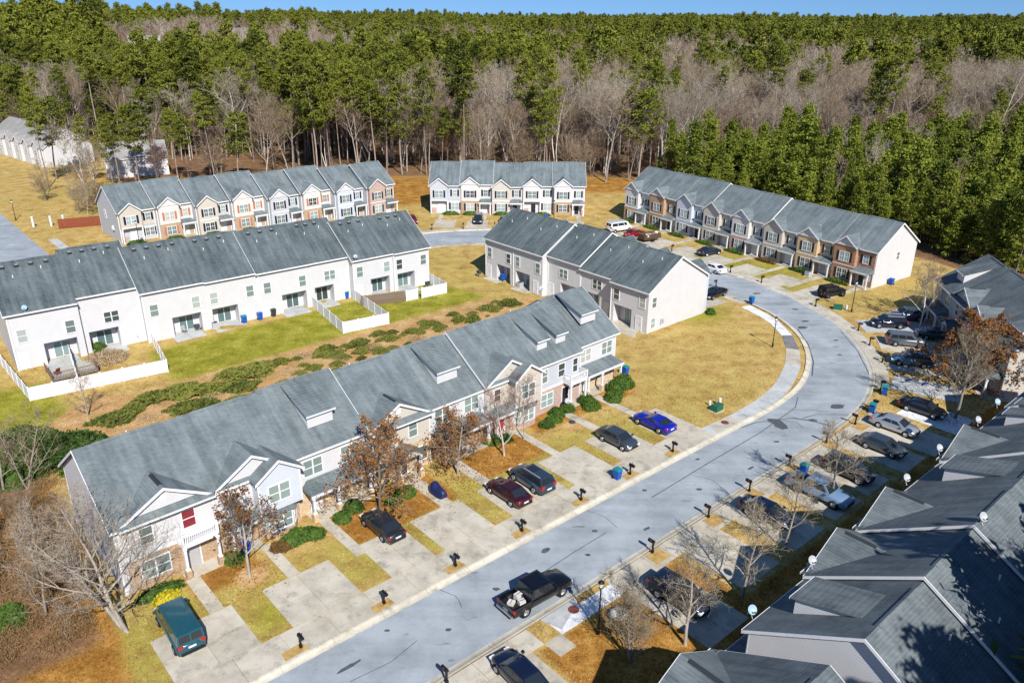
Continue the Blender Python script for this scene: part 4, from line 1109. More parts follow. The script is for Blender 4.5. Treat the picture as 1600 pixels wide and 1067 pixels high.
# ------------------------------------------------------------------ row F: short row at the end of the close
Fr = Row('townhouse_row', 'short five-unit townhouse row at the wood edge, at the end of the close', (-18.15, 172.7), R(-1.4), 12.0, 6.3, 3.9, ROOF, 'white')
FU = [('grey', 'grey', SHUT, DOORW, True), ('pink', 'brick', SHUT, DOORW, False), ('cream', 'cream', SHUT, DOORD, False), ('white', 'rose', SHUTK, DOORD, True), ('white', 'brick', SHUTK, DOORD, False)]
for i, (u_, l_, s_, d_, pe) in enumerate(FU):
    front_gabled(Fr, i * 6.75, 6.75, u_, l_, s_, d_, (0, .3, .1, .4, 0)[i], (0, .25, -.15, 0, .15)[i], i in (1, 3, 4), pe, i in (0, 1, 4), i in (1, 4))

# ------------------------------------------------------------------ row G: left, in front of the woods
Gr = Row('townhouse_row', 'long townhouse row on the left with pastel gables, partly behind the garden row', (-74.0, 145.9), R(42.0), 12.0, 6.1, 3.9, ROOF, 'grey')
GU = [('tan', 'tan', SHUT, DOORW, True), ('pink', 'brick', SHUTR, DOORW, False), ('cream', 'cream', SHUT, DOORW, False), ('pink', 'brick', SHUTR, DOORW, False), ('grey', 'grey', SHUT, DOORW, False), ('pink', 'brick', SHUTR, DOORW, False), ('blue', 'blue', SHUT, DOORD, False), ('rose', 'rose', SHUTK, DOORW, False)]
for i, (u_, l_, s_, d_, pe) in enumerate(GU):
    front_gabled(Gr, i * 6.74, 6.74, u_, l_, s_, d_, -1.64 * i + (0, .5, .1, .5, .1, .5, .2, 0)[i], (0, .35, .05, .4, .05, .4, .1, .35)[i], i in (1, 3, 4, 5, 6), pe, True, i in (1, 3, 5, 7))
window(Gr.t, 0, 7.5, 3.6, .8, 1.5, 'l')

# ------------------------------------------------------------------ row H: shaded row at the lower right
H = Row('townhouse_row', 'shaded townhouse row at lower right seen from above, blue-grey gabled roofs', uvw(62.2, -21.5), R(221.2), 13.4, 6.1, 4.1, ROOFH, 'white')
HT = [('g', 1.3), ('p', 1.3), ('t', 1.0), ('g', 1.0), ('p', .75), ('g', .75), ('g', .4), ('p', 0.0)]
for i, (k, dz) in enumerate(HT):
    x = i * 7.03
    H.body(x, x + 7.03, 0, dz, i == 0, i in (1, 3, 5, 6, 7))
    if k == 'g': front_gable(H, x, 0, dz, 'slate' if i % 2 else 'blue', 'rose')
    if k == 'p': front_porch(H, x, 0, dz, 'slate', 'rose')
    if k == 't': front_twin(H, x, 0, dz, 'blue', 'rose')
    H.pipe_vents([(x + 2, 9.2, dz), (x + 5, 10.4, dz)])
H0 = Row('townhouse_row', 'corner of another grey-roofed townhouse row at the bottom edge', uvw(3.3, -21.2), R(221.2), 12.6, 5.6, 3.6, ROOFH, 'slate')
for i in range(3):
    H0.body(i * 7.03, i * 7.03 + 7.03, 0, 0, i == 0, i == 2)
    front_gable(H0, i * 7.03, 0, 0, 'slate', 'rose') if i != 1 else front_porch(H0, i * 7.03, 0, 0, 'slate', 'rose')
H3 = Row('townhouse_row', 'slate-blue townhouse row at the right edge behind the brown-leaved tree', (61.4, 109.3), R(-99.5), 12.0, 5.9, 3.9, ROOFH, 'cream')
for i, k in enumerate('pggp'):
    dz = (0, .2, .2, .4)[i]
    H3.body(i * 7.0, i * 7.0 + 7.0, (0, .0, -.8, -.8)[i], dz, i == 0, i in (0, 3))
    if k == 'p': front_porch(H3, i * 7.0, (0, .0, -.8, -.8)[i], dz, 'slate', 'rose')
    else: front_gable(H3, i * 7.0, (0, .0, -.8, -.8)[i], dz, 'slate', 'rose')

# ------------------------------------------------------------------ far houses on the left
def simple_house(label, loc, ang, w, d, e, rise, roof, wall, gables=1, base=0.0):
    rw = Row('house', label, loc, ang, d, e, rise, roof, wall, base)
    rw.t['category'] = 'house'; rw.t['group'] = 'far houses'
    rw.body(0, w, 0, 0, True, True)
    for i in range(gables):
        x = (i + .5) * w / gables
        rw.gable(x - 2.2, x + 2.2, -1.0, 0, wall, False, True, .7, -.3)
        window(rw.t, x, -1.0, 3.2, 1.6, 1.4); window(rw.t, x, -1.0, .7, 1.6, 1.4)
        door(rw.t, x + 2.9, 0, .05)
    window(rw.t, w, d * .4, 3.3, .9, 1.3, 'r'); window(rw.t, 0, d * .5, 3.3, .9, 1.3, 'l')
    return rw
simple_house('grey-roofed white house row at the far left edge', (-162, 251), R(-41), 42, 13, 5.6, 4.4, ROOFG, 'white', 6)
simple_house('white-sided house half hidden by trees behind the red fence', (-106, 208), R(28), 15, 10, 5.2, 3.4, ROOFG, 'white', 0)
for (x, y, a, w, lb) in ((-262, 575, 20, 20, 'grey-roofed house in a clearing of the far woods at left'), (-300, 905, -10, 22, 'pale house high in the far woods at left'), (-240, 915, 15, 14, 'white house on the far ridge beside the pale one'), (-228, 1190, 10, 26, 'small white house far off among the trees, centre left')):
    simple_house(lb, (x, y), R(a), w, 11, 6.2, 4.2, ROOFG, 'white', 2, float(terrain(x, y)) - .1)
# ------------------------------------------------------------------ vehicles
TYRE = mat_plain('tyre', (0.012, 0.012, 0.013), 0.8)
RIM = mat_plain('alloy_rim', (0.55, 0.56, 0.58), 0.25, 0.5, 0.9)
RIMK = mat_plain('dark_rim', (0.05, 0.05, 0.055), 0.35, 0.5, 0.6)
CGLASS = mat_plain('car_glass', (0.018, 0.024, 0.030), 0.03, 0.8)
HEADL = mat_plain('headlight', (0.75, 0.77, 0.78), 0.1, 0.6)
TAILL = mat_plain('taillight', (0.42, 0.012, 0.012), 0.15, 0.6)
PLATE = mat_plain('plate', (0.75, 0.77, 0.8), 0.4)
TRIMK = mat_plain('black_trim', (0.015, 0.015, 0.016), 0.55)
PAINT = {}
def paint(name, col, metal=0.35):
    if name not in PAINT:
        PAINT[name] = mat_plain('paint_' + name, col, 0.28, 0.5, metal, 0.9)
    return PAINT[name]

def loft(stations, smooth=True):
    """stations: list of (x, [(y,z)...half section from bottom centre round to top centre]) -> closed smooth body"""
    b_ = MB(); k = None
    for x, half in stations:
        ring = [(x, y, z) for y, z in half] + [(x, -y, z) for y, z in half[::-1][1:-1]]
        k = len(ring); b_.v += ring
    n = len(stations)
    for a in range(n - 1):
        for i in range(k):
            j = (i + 1) % k
            b_.f.append((a * k + i, a * k + j, (a + 1) * k + j, (a + 1) * k + i))
    b_.f.append(tuple(range(k - 1, -1, -1))); b_.f.append(tuple((n - 1) * k + i for i in range(k)))
    b_.f = [f[::-1] for f in b_.f]
    return b_

def wheels(root, L_, wb, tr, r, rim, off=0.0):
    for sx in (1, -1):
        for sy in (1, -1):
            c = (off + sx * wb / 2, sy * tr, r)
            MB().tube((c[0], c[1] - sy * .30, r), (c[0], c[1] + sy * .012, r), r * 1.16, r * 1.16, 18).build('wheel_arch', TRIMK, root, True)
            w = MB(); w.tube((0, -.11, 0), (0, .11, 0), r, r, 20); wo = w.build('tyre', TYRE, root, True, loc=(c[0], c[1] - sy * .06, r))
            q = MB(); q.tube((0, sy * .08, 0), (0, sy * .118, 0), r * .66, r * .60, 14)
            for i in range(5):
                a = 2 * math.pi * i / 5
                q.tube((0, sy * .121, 0), (r * .58 * math.cos(a), sy * .121, r * .58 * math.sin(a)), r * .1, r * .07, 4)
            q.build('rim', rim, wo)

def quad(par, name, pts, mat, n_off=.012):
    """slightly proud panel from four corners"""
    p = [Vector(q) for q in pts]; nn = (p[1] - p[0]).cross(p[3] - p[0]).normalized()
    b_ = MB(); k = 4
    b_.v = [tuple(q + nn * n_off) for q in p] + [tuple(q - nn * .02) for q in p]
    b_.f = [(0, 1, 2, 3), (7, 6, 5, 4)] + [(i, i + 4, (i + 1) % 4 + 4, (i + 1) % 4) for i in range(4)]
    return b_.build(name, mat, par)

def car(name, label, loc, head, col, kind='sedan', z=0.115, cat=None, metal=.35, rim=None, rails=False, sunroof=False, L_=None):
    t = tag(empty(name, (loc[0], loc[1], z), R(head)), label, cat or name.replace('_', ' '), 'parked vehicles')
    P = paint(col[0], col[1], metal)
    S = dict(  # length, half width, hood z, belt z, roof z, tail z, wheelbase, wheel r, glasshouse x: base front, top front, top rear, base rear
        sedan=(4.9, .93, .92, .98, 1.46, 1.04, 2.85, .34, 1.35, .50, -1.05, -2.0),
        coupe=(4.85, .96, .95, 1.00, 1.36, 1.04, 2.84, .37, .95, .05, -1.0, -2.05),
        hatch=(4.6, .93, .95, 1.00, 1.48, 1.05, 2.7, .34, 1.35, .50, -1.2, -2.05),
        suv=(4.9, .97, 1.06, 1.10, 1.74, 1.10, 2.85, .38, 1.35, .65, -2.0, -2.38),
        minivan=(5.1, .98, 1.02, 1.08, 1.75, 1.05, 3.0, .35, 1.65, .75, -2.15, -2.5),
        van=(5.5, .99, 1.16, 1.25, 2.08, 1.25, 3.5, .37, 2.0, 1.45, -2.6, -2.72),
        jeep=(4.5, .92, 1.12, 1.14, 1.85, 1.14, 2.9, .43, .75, .55, -1.95, -2.10),
        pickup=(5.9, 1.01, 1.14, 1.18, 1.93, 1.12, 3.65, .42, 1.35, .75, -1.05, -1.25))[kind]
    Ln, w, hz, bz, rz, tz, wb, wr, g0, g1, g2, g3 = S
    h = Ln / 2; zb = .26 if kind not in ('jeep', 'pickup', 'van') else .38
    def sec(wd, top, bot=zb):
        return [(0, bot), (wd * .9, bot), (wd * .985, bot + .12), (wd, bot + (top - bot) * .55), (wd * .965, top - .10), (wd * .87, top - .015), (0, top + .015)]
    if kind == 'jeep':
        st = [(-h, sec(w * .9, tz)), (-h + .08, sec(w * .95, tz)), (g0, sec(w * .93, bz)), (h - .45, sec(w * .78, hz)), (h - .1, sec(w * .76, hz - .05)), (h, sec(w * .74, hz - .2))]
    elif kind == 'pickup':
        st = [(g3 - .02, sec(w * .97, bz)), (g3 + .1, sec(w * .98, bz)), (g0, sec(w, bz)), (h - .9, sec(w, hz)), (h - .25, sec(w * .94, hz - .07)), (h - .05, sec(w * .86, hz - .2)), (h, sec(w * .8, hz - .3))]
    else:
        st = [(-h, sec(w * .80, tz - .22, zb + .12)), (-h + .08, sec(w * .88, tz - .04, zb + .04)), (-h + .35, sec(w * .95, tz)), (g3 + .15, sec(w * .985, (tz + bz) / 2 + .01)), (0, sec(w, bz)), (g0, sec(w * .99, bz - .01)),
              (g0 + (h - g0) * .5, sec(w * .97, hz)), (h - .32, sec(w * .91, hz - .12)), (h - .08, sec(w * .80, hz - .26, zb + .05)), (h, sec(w * .68, hz - .36, zb + .14))]
    body = loft(st).build('body', P, t, True)
    # glasshouse shell in body colour
    bw, tw = w * .93, w * (.76 if kind not in ('van', 'jeep', 'minivan', 'pickup') else .86)
    b0 = bz - .06
    gs = MB()
    gs.v = [(g0, bw, b0), (g0, -bw, b0), (g3, -bw, b0), (g3, bw, b0), (g1, tw, rz - .05), (g1, -tw, rz - .05), (g2, -tw, rz - .05), (g2, tw, rz - .05),
            (g1 - .25, tw * .8, rz), (g1 - .25, -tw * .8, rz), (g2 + .2, -tw * .8, rz), (g2 + .2, tw * .8, rz)]
    gs.f = [(1, 0, 4, 5), (0, 3, 7, 4), (3, 2, 6, 7), (2, 1, 5, 6), (5, 4, 8, 9), (4, 7, 11, 8), (7, 6, 10, 11), (6, 5, 9, 10), (8, 11, 10, 9)]
    gs.f = [f[::-1] for f in gs.f]
    roof = gs.build('roof', P, t)
    def lerp(a, c, q): return tuple(a[i] + (c[i] - a[i]) * q for i in range(3))
    def panel(nm, A_, B_, C_, D_, u0, u1, v0, v1, mt):
        def q(u, v): return lerp(lerp(A_, B_, u), lerp(D_, C_, u), v)
        quad(t, nm, [q(u0, v0), q(u1, v0), q(u1, v1), q(u0, v1)], mt)
    F0, F1, F2, F3 = (g0, -bw, b0), (g0, bw, b0), (g1, tw, rz - .05), (g1, -tw, rz - .05)
    panel('windshield', F0, F1, F2, F3, .05, .95, .10, .95, CGLASS)
    if kind != 'van':
        panel('rear_window', (g3, bw, b0), (g3, -bw, b0), (g2, -tw, rz - .05), (g2, tw, rz - .05), .08, .92, .22, .92, CGLASS)
    else:
        for u0, u1 in ((.08, .47), (.53, .92)): panel('rear_window', (g3, bw, b0), (g3, -bw, b0), (g2, -tw, rz - .05), (g2, tw, rz - .05), u0, u1, .25, .88, CGLASS)
    cuts = {'sedan': (.10, .44, .80), 'coupe': (.12, .72), 'hatch': (.10, .46, .84), 'suv': (.08, .38, .68, .95), 'minivan': (.14, .40, .68, .95), 'van': (.10, .28, .62, .95), 'jeep': (.06, .40, .72, .96), 'pickup': (.10, .50, .92)}[kind]
    for sy in (1, -1):
        A_, B_, C_, D_ = (g0, sy * bw, b0), (g3, sy * bw, b0), (g2, sy * tw, rz - .05), (g1, sy * tw, rz - .05)
        for a, c in zip(cuts[:-1], cuts[1:]):
            if sy > 0: panel('side_window', A_, B_, C_, D_, a + .012, c - .012, .2, .9, CGLASS)
            else: panel('side_window', B_, A_, D_, C_, 1 - c + .012, 1 - a - .012, .2, .9, CGLASS)
        MB().box(g0 - .35, g0 - .15, min(sy * (w + .02), sy * (w + .2)), max(sy * (w + .02), sy * (w + .2)), bz, bz + .15).build('mirror', P if kind != 'jeep' else TRIMK, t)
        yy = sy * w * .66
        MB().box(h - .24, h + .0, min(yy - .2, yy + .2), max(yy - .2, yy + .2), hz - .40, hz - .27).build('headlight', HEADL, t)
        if kind == 'pickup':
            MB().box(-h - .015, -h + .1, min(sy * (w - .2), sy * (w + .01)), max(sy * (w - .2), sy * (w + .01)), .80, 1.10).build('taillight', TAILL, t)
        else:
            a = tz - .30; MB().box(-h + .02 - (.0), -h + .28, min(sy * w * .56, sy * w * .93), max(sy * w * .56, sy * w * .93), a, a + .17 + (.15 if kind in ('suv', 'van', 'minivan') else 0)).build('taillight', TAILL, t)
        if rails: MB().box(g2 + .15, g1 - .2, sy * tw * .86 - .025, sy * tw * .86 + .025, rz + .02, rz + .08).build('roof_rail', STEEL if rails == 's' else TRIMK, t)
    if sunroof: MB().box(g1 - 1.35, g1 - .3, -tw * .62, tw * .62, rz - .02, rz + .012).build('sunroof', CGLASS, t)
    MB().box(-h - .03, -h + .12, -.26, .26, .62 if kind != 'van' else .9, .76 if kind != 'van' else 1.04).build('license_plate', PLATE, t)
    MB().box(-h - .04, -h + .3, -w * .8, w * .8, zb + .08, zb + .28).build('bumper', P if kind in ('sedan', 'coupe', 'hatch', 'suv', 'minivan') else TRIMK, t)
    MB().box(h - .3, h + .02, -w * .6, w * .6, zb + .12, zb + .36).build('grille', TRIMK, t)
    wheels(t, Ln, wb, w - .02, wr, rim or RIM, .08 if kind not in ('pickup',) else .0)
    if kind == 'jeep':
        s = MB().tube((-h - .24, 0, 1.05), (-h - .0, 0, 1.05), .40, .40, 18).build('spare_wheel', TYRE, t, True)
        for sx in (wb / 2 + .08, -wb / 2 + .08):
            for sy in (1, -1): MB().box(sx - .62, sx + .62, min(sy * w * .78, sy * (w + .10)), max(sy * w * .78, sy * (w + .10)), .93, 1.0).build('fender', TRIMK, t)
    if kind == 'pickup':
        x0, x1 = -h, g3 - .06
        b_ = MB().box(x0, x1, -w * .97, w * .97, .42, .74)
        b_.box(x0, x1, w * .86, w * .98, .741, 1.14).box(x0, x1, -w * .98, -w * .86, .741, 1.14).box(x1 - .1, x1, -w * .859, w * .859, .741, 1.12)
        b_.build('cargo_bed', P, t)
        MB().box(x0 - .03, x0 + .06, -w * .84, w * .84, .62, 1.13).build('tailgate', P, t)
        MB().box(x0 + .07, x1 - .11, -w * .855, w * .855, .742, .76).build('bed_liner', TRIMK, t)
        MB().box(x0 - .16, x0 - .035, -w * .9, w * .9, .45, .62).build('rear_bumper', RIM, t)
    return t

V_ = math.degrees(UA) + 90          # towards the first row
N_ = math.degrees(UA) - 90          # towards the shaded row
teal = ('teal', (0.008, 0.075, 0.105)); charcoal = ('charcoal', (0.022, 0.027, 0.035)); maroon = ('maroon', (0.045, 0.006, 0.014)); navy = ('navy', (0.008, 0.014, 0.040))
bgrey = ('blue_grey', (0.035, 0.055, 0.085)); grey = ('graphite', (0.07, 0.085, 0.10)); cobalt = ('cobalt', (0.004, 0.012, 0.33)); black = ('black', (0.006, 0.006, 0.008))
silver = ('silver', (0.50, 0.52, 0.55)); pale = ('pale_blue', (0.22, 0.34, 0.50)); white = ('white', (0.80, 0.80, 0.80)); red = ('red', (0.35, 0.006, 0.012)); dkblue = ('dark_blue', (0.012, 0.022, 0.055)); lblue = ('steel_blue', (0.11, 0.19, 0.28))
vn = car('van', 'teal full-size passenger van parked nose-in on the first driveway', uvw(-18.95, 7.9), V_ - 1.5, teal, 'van', metal=.1)
for i in range(7):
    MB().box(-2.4, 1.2, -.66 + i * .21, -.60 + i * .21, 2.075, 2.095).build('roof_rib', PAINT['teal'], vn)
car('sedan', 'charcoal sedan half under the big brown-leaved tree', uvw(-1.45, 9.0), V_, charcoal, 'sedan', cat='sedan')
car('sedan', 'maroon sedan parked next to the blue-grey SUV', uvw(10.0, 5.9), V_ + .5, maroon, 'sedan', cat='sedan')
car('suv', 'blue-grey SUV with sunroof and silver roof rails next to the maroon sedan', uvw(13.1, 6.1), V_ - 1, bgrey, 'suv', rails='s', sunroof=True)
car('sedan', 'graphite grey sedan parked nose to the street', uvw(24.95, 6.05), N_ + 1, grey, 'hatch', cat='sedan', metal=.5)
car('coupe', 'bright cobalt blue sports coupe beside the dry corner lawn', uvw(30.6, 5.9), V_ + 1, cobalt, 'coupe', metal=.1)
pk = car('pickup_truck', 'black crew-cab pickup standing on the street with boxes in its bed', uvw(2.75, -5.75), math.degrees(UA) - 2, black, 'pickup', .0)
car('sedan', 'navy sedan at the bottom edge behind twigs', uvw(-3.5, -11.0), V_ - 4, navy, 'sedan')
car('suv', 'dark blue SUV behind the bare tree next to the white footway slabs', uvw(10.7, -13.0), N_ + 2, dkblue, 'suv')
car('sedan', 'dark blue sedan on the shaded side behind two slender bare trees', uvw(25.2, -11.2), N_ + 3, dkblue, 'sedan')
car('pickup_truck', 'pale blue pickup in a shaded driveway, tail to the street', uvw(31.8, -12.6), N_, pale, 'pickup', metal=.3)
car('suv', 'dark grey SUV tangled in yellowish bare branches', uvw(37.3, -12.4), N_, charcoal, 'suv')
car('estate_car', 'dark estate car between the silver sedan and the yellowish bare tree', uvw(44.4, -12.4), N_, grey, 'hatch', cat='car')
car('sedan', 'silver sedan in a shaded driveway', uvw(49.7, -11.2), N_ + 2, silver, 'sedan', metal=.6)
car('sedan', 'black sedan on the very pale driveway', uvw(56.0, -11.4), N_ + 2, black, 'sedan')
car('suv', 'pale blue SUV on the bend, nose to the street', (50.6, 92.0), 160, lblue, 'suv', metal=.5, rails=True)
car('minivan', 'silver minivan on the bend, tail to the street', (52.8, 98.5), -14, ('silver_grey', (0.20, 0.22, 0.26)), 'minivan', metal=.6)
car('suv', 'dark blue SUV on the bend, nose to the street', (53.4, 105.2), 174, navy, 'suv', rails='s')
car('sedan', 'grey sedan ahead of the silver minivan on the bend', (58.0, 100.9), -14, grey, 'sedan')
car('suv', 'grey SUV just behind the dark blue one on the bend', (57.6, 108.3), 172, ('blue_silver', (0.12, 0.15, 0.21)), 'suv', metal=.6)
car('jeep', 'black off-roader with spare wheel on its tail by the last brick unit', (50.2, 118.4), 22, black, 'jeep', cat='off-roader', rim=RIMK)
car('sedan', 'white sedan driving off behind the white gable house', (34.6, 131.2), 124, white, 'sedan', .0, metal=0)
car('sedan', 'black sedan peeping out behind the white gable wall', (31.6, 117.6), 221, black, 'sedan')
car('sedan', 'dark blue sedan in front of the blue-sided middle unit', (36.2, 141.3), 30, dkblue, 'sedan')
wv = car('van', 'white work van with a ladder rack on its roof', (21.6, 157.6), 30, white, 'van', metal=0)
rk = MB()
for xx in (-2.3, -.9, .5): rk.box(xx - .04, xx + .04, -.85, .85, 2.24, 2.30)
for yy in (-.8, -.3, .3, .8): rk.box(-2.6, .9, yy - .03, yy + .03, 2.301, 2.35)
for xx in np.arange(-2.4, .8, .35): rk.box(xx, xx + .05, -.298, .298, 2.352, 2.38)
for xx in (-2.3, .5):
    for yy in (-.82, .78): rk.box(xx - .03, xx + .03, yy, yy + .05, 2.0, 2.239)
rk.build('ladder_rack', STEEL, wv)
car('sedan', 'red car squeezed between white van and trailer', (24.4, 153.6), 30, red, 'sedan', cat='car')
car('suv', 'dark SUV facing the close in front of the short row', (-7.3, 164.3), -91, charcoal, 'suv', rails=True)
car('sedan', 'black car behind the roof ridge in front of the short row', (-1.9, 163.4), -91, black, 'sedan', cat='car')
car('sedan', 'red car at the right end of the left-hand row', (-21.3, 163.9), -70, red, 'sedan', cat='car')

# boxes in the pickup bed
CARD = mat_plain('carton', (0.62, 0.58, 0.52), .8, var=.2, vscale=4)
_pu = uvw(2.75, -5.75); _pa = UA - R(2)
for (dx, dy, dz, sx, sy, sz, a, lb) in ((-1.55, .28, .765, .55, .42, .40, .1, 'pale carton in the pickup bed nearest the cab'), (-1.75, -.38, .765, .5, .42, .34, -.2, 'pale carton on the kerb side of the pickup bed'), (-2.35, .1, .765, .5, .5, .22, .5, 'flat pale carton near the tailgate of the pickup')):
    x = _pu[0] + dx * math.cos(_pa) - dy * math.sin(_pa); y = _pu[1] + dx * math.sin(_pa) + dy * math.cos(_pa)
    o = tag(empty('carton', (x, y, dz), _pa + a), lb, 'box', 'cartons in the pickup bed')
    MB().box(-sx / 2, sx / 2, -sy / 2, sy / 2, 0, sz).build('box_body', CARD, o)
    MB().box(-sx / 2 + .0, sx / 2, -.03, .03, sz + .001, sz + .006).build('tape', mat_plain('tape_blue', (0.05, 0.1, 0.35), .5) if 'tape_blue' not in MAT else MAT['tape_blue'], o)

# tarp-covered motorcycle
TARP = mat_plain('blue_tarp', (0.012, 0.02, 0.085), .45, .4, var=.4, vscale=5)
mb = loft([(-1.15, [(0, .12), (.28, .10), (.34, .2), (.30, .45), (.2, .62), (.08, .68), (0, .70)]), (-.8, [(0, .1), (.42, .06), (.46, .15), (.38, .55), (.24, .86), (.1, .93), (0, .95)]),
           (-.3, [(0, .1), (.45, .05), (.48, .15), (.40, .5), (.28, .80), (.12, .88), (0, .90)]), (.2, [(0, .1), (.47, .05), (.52, .2), (.46, .62), (.36, .98), (.16, 1.10), (0, 1.12)]),
           (.55, [(0, .1), (.45, .06), (.50, .2), (.48, .66), (.40, 1.08), (.14, 1.22), (0, 1.24)]), (.9, [(0, .1), (.36, .08), (.38, .2), (.30, .5), (.2, .78), (.08, .86), (0, .88)]), (1.2, [(0, .14), (.2, .12), (.22, .2), (.18, .4), (.1, .5), (.05, .54), (0, .55)])])
mo = mb.build('covered_motorcycle', TARP, None, False, loc=(*uvw(5.35, 10.4), .11), rz=R(V_))
mo.modifiers.new('s', 'SUBSURF').levels = 1; mo.modifiers['s'].render_levels = 2
tag(mo, 'motorcycle under a dark blue tarp beside the brown-leaved trees', 'motorcycle')

# utility trailer with junk
tr = tag(empty('trailer', (26.6, 150.6, .1), R(30)), 'brown wood-sided utility trailer full of junk beside the white van', 'trailer')
WOOD = mat_plain('brown_wood', (0.10, 0.06, 0.035), .85, var=.4, vscale=5)
MB().box(-2, 2, -1, 1, .5, .6).build('deck', WOOD, tr)
for sy in (-1, 1):
    for k in range(3): MB().box(-2, 2, sy * 1.0 - .03, sy * 1.0 + .03, .62 + k * .32, .88 + k * .32).build('side_board', WOOD, tr)
for xx in (-2.04, 2.04): MB().box(xx - .03, xx + .03, -.96, .96, .62, 1.45).build('end_board', WOOD, tr)
for sy in (-1, 1): MB().tube((0, sy * 1.08, .33), (0, sy * 1.28, .33), .33, .33, 16).build('wheel', TYRE, tr, True)
MB().tube((2.05, 0, .5), (3.2, 0, .42), .06, .05, 6).build('drawbar', BLACK, tr)
JK = [mat_plain('junk_white', (.7, .7, .7), .6), mat_plain('junk_blue', (.2, .35, .5), .6), mat_plain('junk_tan', (.5, .4, .3), .7)]
for i in range(9):
    x, y = RNG.uniform(-1.6, 1.6), RNG.uniform(-.7, .7); s = RNG.uniform(.2, .42)
    link_mesh('junk', MB().box(-s, s, -s * .7, s * .7, 0, s * 1.3).mesh('junk', JK[i % 3]), tr, (x, y, .62 + RNG.uniform(.0, .5)), rot=(RNG.uniform(-.4, .4), RNG.uniform(-.4, .4), RNG.uniform(0, 3)))

# ------------------------------------------------------------------ mailboxes
def mailbox(label, xy, ang, dark=True):
    t = tag(empty('mailbox', (xy[0], xy[1], .1), ang), label, 'mailbox', 'mailboxes along the kerbs')
    link_mesh('post', cached('mbp', lambda: MB().box(-.06, .06, -.06, .06, 0, 1.12).box(-.10, .10, -.10, .10, 0, .28).mesh('post', BLACK)), t)
    link_mesh('arm', cached('mba', lambda: MB().box(-.04, .04, -.42, .10, .92, 1.0).mesh('arm', BLACK)), t)
    pr = [(-.12, 1.002), (.12, 1.002), (.12, 1.15), (.085, 1.225), (0, 1.255), (-.085, 1.225), (-.12, 1.15)]
    bx_ = link_mesh('letter_box', cached('mbb', lambda: MB().prism(pr, 'y', -.48, .12).mesh('letter_box', BLACK)), t)
    link_mesh('flag', cached('mbf', lambda: MB().box(.122, .135, -.2, -.16, 1.1, 1.3).box(.122, .135, -.2, -.06, 1.24, 1.3).mesh('flag', TAILL)), bx_)
for (u_, tx) in ((-13.1, 'between the van driveway and the first empty one'), (-6.3, 'between the first empty driveway and the charcoal sedan'), (.4, 'at the kerb below the charcoal sedan'),
                 (7.5, 'at the kerb left of the maroon sedan'), (14.7, 'at the kerb right of the blue-grey SUV'), (21.4, 'beside the bin with the teal lid'), (27.9, 'between graphite sedan and blue coupe')):
    mailbox('black mailbox on a post ' + tx, uvw(u_, 1.2), UA)
for (u_, tx) in ((-7.3, 'at the bottom edge beside the navy sedan'), (13.7, 'beyond the near street lamp, right of the dark SUV'), (21.3, 'at the empty shaded driveway'), (27.6, 'right of the dark blue sedan'),
                 (34.4, 'by the bin at the pale blue pickup'), (41.5, 'at the yellowish bare tree'), (47.6, 'left of the silver sedan')):
    mailbox('black mailbox across the street ' + tx, uvw(u_, -7.95), UA + math.pi)
for (x, y, a, tx) in ((40.6, 79.6, 140, 'beside the blue bin at the black sedan'), (43.6, 84.6, 150, 'beside the bin on the bend'), (47.2, 92.6, 160, 'in front of the pale blue SUV'), (47.9, 98.2, 170, 'at the silver minivan'), (48.5, 103.5, 175, 'in front of the dark blue SUV'),
                      (46.0, 113.4, 200, 'by the black off-roader'), (41.0, 124.6, 210, 'before the sixth unit of the right-hand row'), (37.3, 130.2, 215, 'before the fifth unit of the right-hand row'), (33.0, 122.4, 40, 'behind the white gable wall'),
                      (29.6, 143.0, 220, 'by the trailer'), (-16.4, 157.4, 270, 'left of the three before the short row'), (-10.1, 158.5, 270, 'in the middle of the three before the short row'), (-3.7, 159.2, 270, 'right of the three before the short row')):
    mailbox('black mailbox ' + tx, (x, y), R(a) - math.pi / 2)

# ------------------------------------------------------------------ wheeled bins, air conditioners, yard things
BINB = mat_plain('bin_blue', (0.008, 0.09, 0.42), .4); BINT = mat_plain('bin_teal', (0.01, 0.22, 0.24), .4); BIND = mat_plain('bin_dark', (0.03, 0.035, 0.045), .5); BINS = mat_plain('bin_slate', (0.06, 0.10, 0.16), .5)
def bin_(label, xy, ang, bm, lm):
    t = tag(empty('wheeled_bin', (xy[0], xy[1], .11), ang), label, 'bin', 'wheeled bins')
    def bd():
        b_ = MB(); lo = [(-.25, -.28), (.25, -.28), (.25, .25), (-.25, .25)]; hi = [(-.32, -.36), (.32, -.36), (.32, .36), (-.32, .36)]
        b_.v = [(x, y, .06) for x, y in lo] + [(x, y, 1.0) for x, y in hi]
        b_.f = [(3, 2, 1, 0), (4, 5, 6, 7), (0, 1, 5, 4), (1, 2, 6, 5), (2, 3, 7, 6), (3, 0, 4, 7)]
        return b_.mesh('bin_body', bm)
    link_mesh('bin_body', cached(('bin', bm.name), bd), t)
    link_mesh('lid', cached(('lid', lm.name), lambda: MB().prism([(-.39, 1.001), (.40, 1.001), (.40, 1.06), (.1, 1.13), (-.3, 1.12), (-.39, 1.06)], 'x', -.34, .34).mesh('lid', lm)), t)
    link_mesh('wheel', cached('bw', lambda: MB().tube((-.33, .3, .12), (-.26, .3, .12), .12, .12, 12).mesh('wheel', TYRE)), t)
    link_mesh('wheel', cached('bw2', lambda: MB().tube((.26, .3, .12), (.33, .3, .12), .12, .12, 12).mesh('wheel', TYRE)), t)
    link_mesh('handle', cached('bh', lambda: MB().tube((-.28, .43, 1.0), (.28, .43, 1.0), .025, .025, 6).mesh('handle', BIND)), t)
